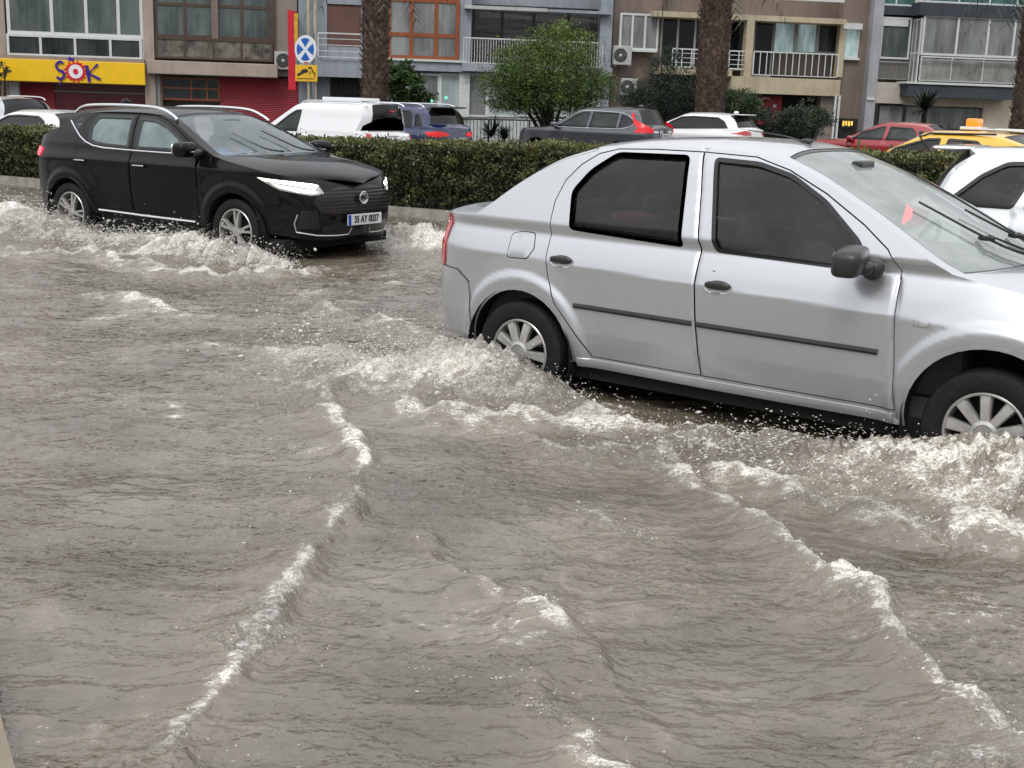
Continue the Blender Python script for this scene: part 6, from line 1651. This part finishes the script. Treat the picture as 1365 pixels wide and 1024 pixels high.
# ---- blue-grey building
b3 = Facade("grey_building", "blue-grey block with wooden windows and white ground-floor glazing")
b3.box('wall', W_GREY, 398, 0, 436, 80, .0, .5, up=TOP, down=GZ); b3.box('wall', W_GREY, 481, 0, 514, 80, .0, .5, up=TOP); b3.box('wall', W_GREY, 436, 0, 481, 6, .0, .5, up=TOP)
b3.box('wall', W_GREY, 612, 0, 628, 90, .05, .5, up=TOP); b3.box('wall', W_GREY, 800, -5, 816, 90, .05, .5, up=TOP, down=GZ)
b3.box('wall', W_GREY, 398, 80, 816, 90, -1.1, .4, up=TOP, down=GZ)
b3.box('beam', W_GREYLT, 620, -10, 730, 9, .35, .6, up=4.9); b3.box('beam', W_GREY, 730, -6, 816, 14, .35, .6, up=4.9)
b3.box('roller_shutter', S_BROWN, 436, 7, 481, 62, -.05, .05); b3.box('balcony_back', W_GREY, 436, 62, 481, 80, -.06, .05)
b3.railing(424, 44, 486, 77, .75, n=1, bars='h', mat=F_WHITE)
b3.box('balcony_slab', W_GREY, 398, 80, 514, 103, .65, .9); b3.box('balcony_slab', W_GREY, 514, 84, 760, 97, .30, .9); b3.box('sill', F_WHITE, 512, 79, 622, 82, .38, .5)
b3.window(516, -60, 613, 80, .12, mull=(549, 582), rail=(47,), fm=F_WOOD, pane=P_CURT, fw=.14, up=5.2)
b3.window(629, 9, 803, 90, -.5, mull=(669, 711, 757), fm=F_BLACK, pane=P_STRIPE, fw=.10)
b3.railing(618, 53, 803, 87, .45, n=52, mat=F_WHITE, r=.018)
b3.box('balcony_slab', W_GREY, 616, 87, 816, 98, .50, 1.0)
for (x0, x1, pn) in ((545, 558, P_WHITE), (558, 586, P_CURT), (586, 620, P_WHITE), (622, 650, P_CURT), (650, 690, P_WHITE), (690, 725, P_WHITE), (725, 760, P_WHITE), (762, 800, P_WHITE)):
    b3.window(x0, 98, x1, 156, .1, fm=F_WHITE, pane=pn, fw=.075)
b3.box('pilaster', F_WHITE, 612, 97, 626, 156, .2, .12); b3.box('lower_wall', surf("white_wall", lin('b9bfbd'), rough=.6, var=.15), 545, 156, 800, 170, .05, .4, down=GZ)
b3.box('door', M_DOOR, 440, 105, 484, 125, -.1, .1, down=GZ); b3.box('wall', W_GREY, 398, 103, 440, 125, -.02, .3, down=GZ); b3.box('wall', W_GREY, 484, 103, 545, 125, -.02, .3, down=GZ)
m = MB(); d = Facade.q(b3, 442, 106, 480, 124, .0); 
for k in range(7): uu = d[0]+(d[2]-d[0])*k/6; m.box(uu-.015, -.03, GZ, uu+.015, 0, d[3])
m.box(d[0], -.035, d[1], d[2], -.031, d[1]+.04); m.build('door_grille', F_BLACK, b3.root)
dp = Facade.q(b3, 411, -10, 420, 60, .3)
for k, uu in enumerate((dp[0], dp[2])):
    m = MB(); m.tube([(uu, -.35, GZ), (uu, -.35, TOP)], .055, 8); m.build('downpipe', surf("cream_pipe", lin('b5ad98'), rough=.5), b3.root, smooth=True)
for px_, py_ in ((575, 135), (594.5, 130.5)):
    uu, zz = fac(px_, py_, .25); m = MB(); m.blob((uu, -.28, zz), (.05, .03, .05), 2, 8)
    l = m.build("window_lamp", emit("green_led", (.10, .9, .5), 1.5)); l.location = fpos(0); l.rotation_euler = (0, 0, PHI)
    tag(l, "small green lamp in the left pale window" if px_ < 580 else "small green lamp in the right pale window, slightly higher", "lamp")

# ---- sand and brown building
b4 = Facade("sand_building", "sand and brown block with white balcony railings and a red flag below")
b4.box('wall', W_BROWN, 816, 0, 880, 125, -.3, .4, up=TOP, down=GZ); b4.box('wall', W_BROWN, 1120, 0, 1161, 125, -.25, .4, up=TOP, down=GZ); b4.box('wall', W_BROWN, 870, 0, 1125, 20, -1.6, .3, up=TOP, down=GZ)
b4.box('balcony_band', W_SAND, 873, -40, 1131, 20, .45, 1.9, up=4.9); b4.box('sill', F_WHITE, 1015, -3, 1126, 1, .5, .2)
b4.window(826, 18, 878, 67, .02, mull=(843, 860), fm=F_WHITE, pane=P_CURT, fw=.075)
b4.box('sill', F_WHITE, 824, 66, 876, 69, .12, .3)
b4.window(880, 22, 996, 92, -.6, mull=(903, 926, 972), fm=F_WHITE, pane=P_BLK, fw=.075)
b4.railing(896, 66, 997, 91, .42, n=8, bars='h', mat=F_WHITE)
b4.box('column', W_SAND, 994, 20, 1004, 104, .47, .4)
b4.window(1004, 25, 1030, 103, -.6, fm=F_GREY, pane=P_BLK, fw=.06)
for a, b_, pn in ((1031, 1061, P_GLOW), (1061, 1090, P_GLOW), (1090, 1120, P_DARK)): b4.window(a, 26, b_, 72, -.55, fm=F_GREY, pane=pn, fw=.075)
b4.box('balcony_back', wall_mat("balcony_inner", '4a4340'), 1031, 72, 1120, 103, -.5, .1)
b4.railing(1004, 70, 1117, 102, .55, n=13, mat=F_WHITE, r=.03)
b4.box('balcony_slab', W_SAND, 975, 104, 1120, 126, .6, 1.6); b4.box('balcony_slab', W_SAND, 872, 92, 976, 100, .5, 1.6); b4.box('column', W_SAND, 1118, 26, 1126, 103, .02, .3)
b4.window(1125, 36, 1145, 78, -.2, fm=F_WHITE, pane=P_GLOW, fw=.07); b4.box('shutter_box', F_WHITE, 1124, 31, 1150, 39, .05, .3); b4.box('sill', F_WHITE, 1122, 77, 1146, 80, -.1, .2)
b4.box('recess', M_DOOR, 990, 127, 1108, 140, -1.1, .1, down=GZ); b4.box('pier', W_TAUPE, 1094, 126, 1113, 140, .3, .4, down=GZ)
b4.box('pier', W_SAND, 975, 126, 992, 140, .2, .4, down=GZ); b4.box('recess', M_DOOR, 872, 101, 975, 140, -.9, .1, down=GZ)
for px_ in (1114, 1119):
    u, z = fac(px_, 127, .62); m = MB(); m.tube([(u, -.66, GZ), (u, -.66, z)], .045, 8); m.build('downpipe', F_WHITE, b4.root, smooth=True)
b4.box('gate', F_BLACK, 1119, 158, 1143, 175, .2, .08, down=GZ)
u0, z0, u1, z1 = b4.q(1121, 159, 1139, 171, .3); st = thing("lit_sign", "small glowing yellow notice on the dark gate", "sign", fpos(0), PHI)
m = MB(); m.box(u0, -.30, z0, u1, -.27, z1); m.build('panel', F_BLACK, st); 
for k in range(4): m = MB(); m.box(u0+.06+.11*k, -.315, z0+.08+(k % 2)*.03, u0+.13+.11*k, -.3015, z1-.07); m.build('glowing_mark', emit("amber_glow", (1.0, .55, .10), .9), st)
u0, z0, u1, z1 = b4.q(1001, 128, 1041, 166, .1); fl = thing("flag", "red flag with white crescent and a dark portrait silhouette under the balcony", "flag", fpos(0), PHI)
V = []; F = []
for i in range(13):
    for j in range(9):
        V.append((u0+(u1-u0)*i/12, -.12+.03*math.sin(i*1.3+j*.4), z0+(z1-z0)*j/8))
for i in range(12):
    for j in range(8): F.append((i*9+j, (i+1)*9+j, (i+1)*9+j+1, i*9+j+1))
m = MB(); m.add(V, F); m.build('cloth', surf("flag_red", (.22, .012, .022), rough=.7, var=.25, scale=5), fl, smooth=True)
cx_, cz_, R = u0+.42*(u1-u0), z0+.66*(z1-z0), .27*(u1-u0)
o_ = [(cx_+R*math.cos(t), cz_+R*math.sin(t)) for t in np.linspace(.55, 2*math.pi-.55, 26)]; i_ = [(cx_+.22*R+.80*R*math.cos(t), cz_+.80*R*math.sin(t)) for t in np.linspace(2*math.pi-.72, .72, 22)]
m = MB(); n_ = 22; oo = o_[::1]; V = []; F = []
for k in range(22):
    a = o_[int(k*25/21)]; b_ = i_[21-k]; V += [(a[0], -.165, a[1]), (b_[0], -.165, b_[1])]
for k in range(21): F.append((2*k, 2*k+1, 2*k+3, 2*k+2))
m.add(V, F); m.build('crescent', surf("flag_white", (.42, .40, .41), rough=.7), fl)
m = MB(); sc = (cx_+R*1.25, cz_); m.prism([(sc[0]+(.34 if k % 2 == 0 else .14)*R*math.cos(math.pi+k*math.pi/5), sc[1]+(.34 if k % 2 == 0 else .14)*R*math.sin(math.pi+k*math.pi/5)) for k in range(10)], -.17, -.165); m.build('star', surf("flag_star", (.42, .40, .41), rough=.7), fl)
m = MB(); m.blob(((u0+u1)/2+.05, -.17, z0+.30), (.20, .01, .22), 2.4, 8); m.blob(((u0+u1)/2+.10, -.17, z0+.55), (.09, .012, .12), 2, 8); m.build('silhouette', surf("flag_dark_figure", (.02, .02, .03), rough=.8), fl, smooth=True)

# ---- grey post between the blocks, pale building at the right
b5 = Facade("pale_building", "cream block with white framed glazed bay and slate bands")
b5.box('pillar', W_POST, 1161, 0, 1174, 125, .15, .5, up=TOP, down=GZ)
m = MB(); q = Facade.q(b5, 1156, 130, 1166, 133.5, .2); m.box(q[0], -.2, q[1], q[2], -.14, q[3]); m.build('pipe_clip', F_WHITE, b5.root)
b5.box('wall', W_CREAM, 1174, 0, 1460, 20, -1.0, .4, up=TOP, down=GZ)
b5.window(1176, -60, 1225, 8, .0, mull=(1198,), fm=F_WHITE, pane=P_GREEN, fw=.06, up=6.2); b5.window(1228, -60, 1460, 8, .7, mull=(1240, 1282, 1323, 1360, 1400), fm=F_WHITE, pane=P_GREEN, fw=.06, up=6.2)
b5.box('slate_band', W_SLATE, 1174, 8, 1228, 20, .05, 1.0); b5.box('slate_band', W_SLATE, 1226, 8, 1460, 25, .75, 1.7)
b5.window(1174, 23, 1214, 79, .0, fm=F_WHITE, pane=P_TEAL, fw=.07); b5.box('blind', F_WHITE, 1177, 26, 1211, 35, .02, .03)
b5.railing(1170, 82, 1210, 106, .02, n=16, mat=F_GREY, r=.014); b5.box('balcony_front', surf("taupe_panel", lin('6c655e'), rough=.6), 1170, 80, 1211, 106, -.05, .05)
b5.window(1229, 24, 1460, 78, .68, mull=(1276, 1317, 1352, 1400), fm=F_WHITE, pane=P_CURT, fw=.085)
b5.window(1226, 79, 1460, 112, .68, mull=(1268, 1310), fm=F_WHITE, pane=P_RAIL, fw=.05); b5.railing(1228, 83, 1460, 111, .76, n=70, mat=F_GREY, r=.012)
u, _ = fac(1226, 70, .68); _, za = fac(1226, 112, .68); _, zb2 = fac(1226, 24, .68)
m = MB()
for yy in (-.68, -.36, -.05): m.box(u-.05, yy, za, u-.005, yy+.06, zb2)
for zz in (za, (za+zb2)/2-.1, zb2-.07): m.box(u-.045, -.62, zz, u-.01, -.05, zz+.07)
o = m.build('bay_return', F_WHITE, b5.root); m = MB(); m.box(u-.035, -.66, za, u-.02, -.02, zb2); m.build('pane', P_CURT, o)
b5.box('slate_band', W_SLATE, 1210, 113, 1352, 131, .78, 1.7); b5.box('bay_floor', F_WHITE, 1209, 111, 1354, 114, .84, 1.0)
b5.box('panel', surf("pale_panel", lin('b3aba0'), rough=.6, var=.1, scale=3), 1168, 110, 1208, 138, .1, .3); b5.box('wall', W_CREAM, 1205, 130, 1318, 142, .0, .4); b5.box('wall', W_CREAM, 1312, 130, 1352, 142, .02, .4, down=GZ)
b5.window(1168, 139, 1314, 175, -.1, mull=(1205,), fm=F_BLACK, pane=P_CURT, fw=.12); b5.box('wall', W_CREAM, 1168, 175, 1314, 180, -.05, .3, down=GZ)
b5.box('doorway', M_DOOR, 1352, 120, 1400, 140, -.2, .1, down=GZ)

def ac_unit(px, py, off, label, w=.85, h=.62):
    u, z = fac(px, py, off); p = fpos(u, off)
    r = thing("air_conditioner", label, "air conditioner", (p.x, p.y, z), PHI)
    m = MB(); m.box(-w/2, 0, -h/2, w/2, .32, h/2, .03); m.build('casing', surf("ac_casing", lin('aeb0ac'), rough=.5, var=.1), r)
    m = MB(); m.lathe([(0, -.006), (.235, -.006), (.25, .004)], 28, c=(-w*.14, 0, 0)); fn = m.build('fan_opening', M_DARK, r, smooth=True)
    m = MB()
    for k in range(5): m.lathe([(.05*(k+1)-.004, -.016), (.05*(k+1)+.004, -.016)], 24, c=(-w*.14, 0, 0))
    for k in range(6): a = math.pi*k/6; m.box(-w*.14-.0, -.014, -.002, -w*.14+.001, -.012, .002); m.tube([(-w*.14+.25*math.cos(a), -.012, .25*math.sin(a)), (-w*.14-.25*math.cos(a), -.012, -.25*math.sin(a))], .004, 4)
    m.build('fan_grille', F_GREY, fn)
    m = MB(); m.blob((-w*.14, -.015, 0), (.05, .015, .05), 2, 8); m.build('fan_hub', F_WHITE, fn, smooth=True)
    m = MB(); m.box(-w*.4, 0, -h/2-.05, -w*.36, .5, -h/2-.003); m.box(w*.36, 0, -h/2-.05, w*.4, .5, -h/2-.003); m.build('bracket', F_GREY, r)
ac_unit(382, 81, .35, "white air conditioner behind the red banner")
ac_unit(830.5, 74, .35, "white air conditioner below the barred corner window", .66, .68)
ac_unit(839, 116, .3, "shaded air conditioner lower on the brown wall", .62, .62)

# low railing in front of the grey building
rf = thing("garden_railing", "low dark metal railing in front of the white glazing", "railing")
pa, pb = at_y(598, 158, 42), at_y(812, 163, 42.5)
m = MB(); m.tube([pa, pb], .03, 6); m.tube([(pa.x, pa.y, GZ+.25), (pb.x, pb.y, GZ+.25)], .02, 6); m.build('rails', F_BLACK, rf)
m = MB()
for k in range(46): p = pa.lerp(pb, k/45); m.tube([(p.x, p.y, GZ), (p.x, p.y, p.z-.03)], .012, 4)
m.build('balusters', surf("railing_grey", lin('50524f'), rough=.5), rf)
for k in range(5):
    p = pa.lerp(pb, k/4); m = MB(); m.tube([(p.x, p.y, GZ), (p.x, p.y, p.z)], .03, 6); m.build('post', F_BLACK, rf)

# parking prohibition sign with tow-away plate
def road_sign():
    c = at_y(407, 66, 32); yaw = math.radians(-30)
    r = thing("road_sign", "round blue no-stopping sign with yellow tow-away plate on a grey pole", "sign", (c.x, c.y, GZ), yaw)
    zc = c.z-GZ; R = .345
    m = MB(); m.tube([(.20, .06, 0), (.20, .06, zc+.40)], .04, 10); m.build('pole', surf("galvanised_pole", lin('74777a'), rough=.4, metal=.4), r, smooth=True)
    wh = surf("sign_face_white", lin('d8dce0'), rough=.35, var=.05); bl = surf("sign_face_blue", (.015, .10, .42), rough=.35, var=.08); rd = surf("sign_red_mark", (.55, .05, .05), rough=.4)
    m = MB(); m.prism([(R*math.cos(t), zc+R*math.sin(t)) for t in np.linspace(0, 2*math.pi, 40, endpoint=False)], 0, .02); d = m.build('disc', wh, r)
    for q in range(4):
        a0 = math.radians(90*q+45+13-0); a1 = math.radians(90*q+135-13)
        rr = R*.80; inn = R*.13
        am = (a0+a1)/2
        poly = [(inn*1.25*math.cos(am), zc+inn*1.25*math.sin(am))]+[(rr*math.cos(t), zc+rr*math.sin(t)) for t in np.linspace(a0+.02, a1-.02, 10)]
        m = MB(); m.prism(poly, -.004, -.001); m.build('blue_sector', bl, d)
    m = MB(); m.box(-.05, -.006, zc-R*.97, .09, -.002, zc-R*.88); m.build('red_mark', rd, d)
    y0, y1 = zc-.36-.42, zc-.375
    m = MB(); m.box(-.33, 0, y0, .37, .02, y1, .008); p = m.build('plate', surf("plate_yellow", (.72, .42, .02), rough=.4, var=.08), r)
    ink = surf("sign_ink", (.015, .015, .015), rough=.5)
    z = y0+.06
    car = [(-.27, .07), (-.25, .13), (-.17, .16), (-.10, .23), (.02, .25), (.08, .22), (.09, .17), (-.02, .15), (-.1, .12), (-.2, .08)]
    m = MB(); m.prism([(a, z+b) for a, b in car], -.006, -.001)
    m.box(-.28, -.006, z, .30, -.002, z+.018); m.build('pictogram_car', ink, p)
    m = MB(); m.tube([(.10, -.004, z+.27), (.19, -.004, z+.28), (.25, -.004, z+.17), (.31, -.004, z+.13), (.29, -.004, z+.06)], .022, 6); m.tube([(.17, -.004, z+.19), (.13, -.004, z+.12)], .014, 6)
    m.v = [(a, -.006+(b+.004)*.1, c_) for a, b, c_ in m.v]; m.build('pictogram_hook', ink, p)
road_sign()

# ================================================================== trees and plants
M_PALM = surf("palm_bark", (.060, .036, .026), rough=.85, var=.5, scale=9, bump=.8, bscale=22, dark=(.014, .009, .007))
M_PALMTIP = surf("palm_leaf_base", (.17, .115, .085), rough=.8, var=.4, scale=9, dark=(.028, .018, .014))
def palm(px, ybase, w, label, z1=6.8, lean=0.0):
    b = at_y(px, 130, ybase); r = thing("palm_tree", label, "palm tree", (b.x, b.y, GZ), 0, "shaggy palm trunks along the far kerb")
    R = w/2; H = z1
    tr = MB(); prof = [(R*1.25, 0), (R*1.02, .5), (R*.92, 2), (R*.92, 4), (R*1.0, H)]
    tr.lathe(prof, 24, axis='z'); tr.build('trunk', M_PALM, r, smooth=True)
    V = []; F = []; n = 0
    rows = int(H/.10)
    for j in range(rows):
        z = .15+j*.10; k = 13
        for i in range(k):
            if random.random() < .10: continue
            a = 2*math.pi*(i+.5*(j % 2)+.17*j)/k+random.uniform(-.1, .1); rad = R*.90*np.interp(z, [0, .5, 2, 9], [1.2, 1.02, .94, 1]); L = random.uniform(.10, .22); ww = random.uniform(.06, .11); out_ = random.uniform(.04, .13)
            c, s_ = math.cos(a), math.sin(a)
            def pt(d, t, h): return (c*(rad+d)-s_*t, s_*(rad+d)+c*t, z+h)
            b0 = len(V); V += [pt(-.02, -ww, -L*.5), pt(-.02, ww, -L*.5), pt(out_, ww*.55, L*.5), pt(out_, -ww*.55, L*.5), pt(out_*1.25, 0, L*.55), pt(.02, 0, -L*.5)]
            F += [(b0, b0+5, b0+4, b0+3), (b0+5, b0+1, b0+2, b0+4), (b0+3, b0+4, b0+2)]
    m = MB(); m.add(V, F); o = m.build('leaf_bases', M_PALMTIP, r, recalc=False)
    fr = MB()
    for k in range(26):
        a = k*2.4; el = .9-1.5*(k/26); L = 2.4; P = []
        for i in range(9): t = i/8; P.append((math.cos(a)*L*t*math.cos(el*(1-.2*t)), math.sin(a)*L*t*math.cos(el*(1-.2*t)), H+L*t*math.sin(el)-1.5*t*t))
        for i in range(1, 9):
            p = Vector(P[i]); q = Vector(P[i-1]); d = (p-q).normalized(); s_ = d.cross(Vector((0, 0, 1))).normalized()
            for sg in (-1, 1):
                for h in (0, .5):
                    base_ = q.lerp(p, h); tip = base_+s_*sg*.55*(1-.5*i/9)+d*.3-Vector((0, 0, .15)); fr.add([base_, base_+d*.05, tip], [(0, 1, 2)])
    fr.build('crown', leaf_mat("palm_frond", (.02, .035, .012), (.05, .08, .02), (.09, .12, .04)), r, recalc=False)
palm(500, 38, .82, "shaggy palm trunk behind the white van, leftmost of three")
palm(947, 39.5, .98, "shaggy reddish palm trunk rising behind the white hatchback, middle of three")
palm(1372, 40, 1.0, "shaggy palm trunk at the right edge by the pale building, rightmost of three")

def crown_points(lobes, n, shell=.55):
    out = []; tot = sum(l[3]*l[4]*l[5] for l in lobes)
    for (x, y, z, a, b, c) in lobes:
        k = int(n*a*b*c/tot); nc = max(12, k//70)
        d = rng.normal(0, 1, (nc, 3)); d /= np.linalg.norm(d, axis=1)[:, None]; rr = rng.uniform(shell**3, 1, nc)**(1/3)
        C = d*rr[:, None]; idx = rng.integers(0, nc, k); sp_ = rng.normal(0, .17, (k, 3))
        P = C[idx]+sp_*[1, 1, .55]
        out.append(P*[a, b, c]+[x, y, z])
    return np.concatenate(out)
def limb_tree(r, base, tips, mat, r0=.10):
    m = MB()
    for t in tips:
        mid = [base[0]+(t[0]-base[0])*.35+random.uniform(-.1, .1), base[1]+(t[1]-base[1])*.35, base[2]+(t[2]-base[2])*.55]
        m.tube(catmull([base, mid, t], 6), r0, 7, r0*.18)
    return m.build('trunk', mat, r, smooth=True)
M_BARK = surf("bark_dark", (.030, .024, .018), rough=.9, var=.4, scale=12, bump=.5)
def bush(name, label, cat, px, py, y, lobes_px, n, size, mat, trunk=True, tips=6, aspect=.4, up=.2, shell=.5, base_px=None, toned=.45):
    """lobes_px: (px,py,rx,ry) in photographed pixels at depth y"""
    s = CF/(y*1.0); lobes = []
    b = at_y(px, py, y); r = thing(name, label, cat, (b.x, b.y, GZ))
    for (lx, ly, rx, ry) in lobes_px:
        c = at_y(lx, ly, y); lobes.append((c.x-b.x, random.uniform(-.2, .2), c.z-GZ, rx/s, rx/s*.85, ry/s))
    P = crown_points(lobes, n, shell)
    zmin, zmax = P[:, 2].min(), P[:, 2].max()
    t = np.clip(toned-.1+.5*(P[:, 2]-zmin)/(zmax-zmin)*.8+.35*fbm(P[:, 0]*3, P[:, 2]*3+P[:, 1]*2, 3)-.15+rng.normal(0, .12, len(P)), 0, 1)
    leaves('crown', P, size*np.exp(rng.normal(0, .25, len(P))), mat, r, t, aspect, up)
    if trunk:
        tp = []
        for k in range(tips):
            l = lobes[k % len(lobes)]; tp.append((l[0]+random.uniform(-.6, .6)*l[3], l[1]+random.uniform(-.5, .5)*l[4], l[2]+random.uniform(-.2, .5)*l[5]))
        bb = at_y(base_px, py, y).x-b.x if base_px else 0
        limb_tree(r, (bb, 0, 0), tp, M_BARK, .09)
    return r
L_MIM = leaf_mat("feathery_leaf", (.015, .034, .006), (.072, .128, .015), (.20, .26, .03)); L_DK = leaf_mat("dark_leaf", (.006, .014, .008), (.018, .035, .017), (.05, .075, .03)); L_LT = leaf_mat("broad_leaf", (.02, .045, .012), (.06, .12, .03), (.14, .20, .06))
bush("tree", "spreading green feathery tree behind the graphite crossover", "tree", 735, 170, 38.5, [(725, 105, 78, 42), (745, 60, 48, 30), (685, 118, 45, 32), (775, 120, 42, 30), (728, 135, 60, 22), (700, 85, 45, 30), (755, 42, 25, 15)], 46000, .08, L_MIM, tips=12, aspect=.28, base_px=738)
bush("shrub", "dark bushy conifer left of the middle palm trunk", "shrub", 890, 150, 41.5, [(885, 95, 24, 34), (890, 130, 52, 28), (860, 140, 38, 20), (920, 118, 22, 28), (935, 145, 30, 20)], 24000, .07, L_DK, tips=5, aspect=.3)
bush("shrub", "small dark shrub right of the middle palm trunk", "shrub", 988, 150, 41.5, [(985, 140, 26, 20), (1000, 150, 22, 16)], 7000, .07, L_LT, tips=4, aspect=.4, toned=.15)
bush("shrub", "leafy light green shrub right of the leftmost palm trunk", "shrub", 540, 140, 40, [(530, 110, 20, 18), (542, 118, 26, 20), (545, 95, 8, 16), (522, 92, 8, 12), (555, 130, 22, 10)], 4200, .15, L_LT, tips=5, aspect=.45)
bush("shrub", "rounded green shrub in front of the red flag building", "shrub", 1065, 170, 42, [(1060, 165, 38, 20), (1080, 160, 30, 18), (1040, 172, 20, 12), (1075, 145, 12, 16)], 11000, .08, L_DK, tips=4, aspect=.3, toned=.6)
bush("shrub", "small leafy branch with reddish tips at the far left by the yellow sign", "shrub", 0, 110, 43, [(2, 92, 12, 16), (-12, 100, 16, 16)], 500, .11, leaf_mat("reddish_leaf", (.02, .03, .012), (.08, .08, .03), (.25, .13, .09)), tips=4, aspect=.5, shell=.3)
def spiky(label, px, py, y, L, n, zc, trunk=True):
    b = at_y(px, py, y); r = thing("yucca" if trunk else "agave", label, "plant", (b.x, b.y, GZ)); h = b.z-GZ; m = MB()
    for k in range(n):
        a = random.uniform(0, 2*math.pi); el = random.uniform(-.35, 1.35); l = L*random.uniform(.7, 1.05); w = .022
        d = Vector((math.cos(a)*math.cos(el), math.sin(a)*math.cos(el), math.sin(el))); s_ = d.cross(Vector((0, 0, 1))).normalized()*w; o = Vector((0, 0, h))
        m.add([o-s_, o+s_, o+d*l*.6+s_*1.1, o+d*l-Vector((0, 0, .10*l)), o+d*l*.6-s_*1.1], [(0, 1, 2, 4), (4, 2, 3)])
    m.build('leaves', leaf_mat("blade_leaf", (.012, .022, .012), (.03, .05, .022), (.06, .09, .04)), r, recalc=False)
    if trunk: t = MB(); t.tube([(0, 0, 0), (0, 0, h)], .09, 8); t.build('trunk', M_BARK, r, smooth=True)
spiky("spiky yucca head in front of the pale building's shop window", 1233, 146, 42, .95, 150, 0)
spiky("low spiky plant at the foot of the white glazing", 655, 182, 41, .85, 110, 0, False)
spiky("second low spiky plant nearer the graphite crossover's nose", 672, 186, 40.5, .6, 70, 0, False)
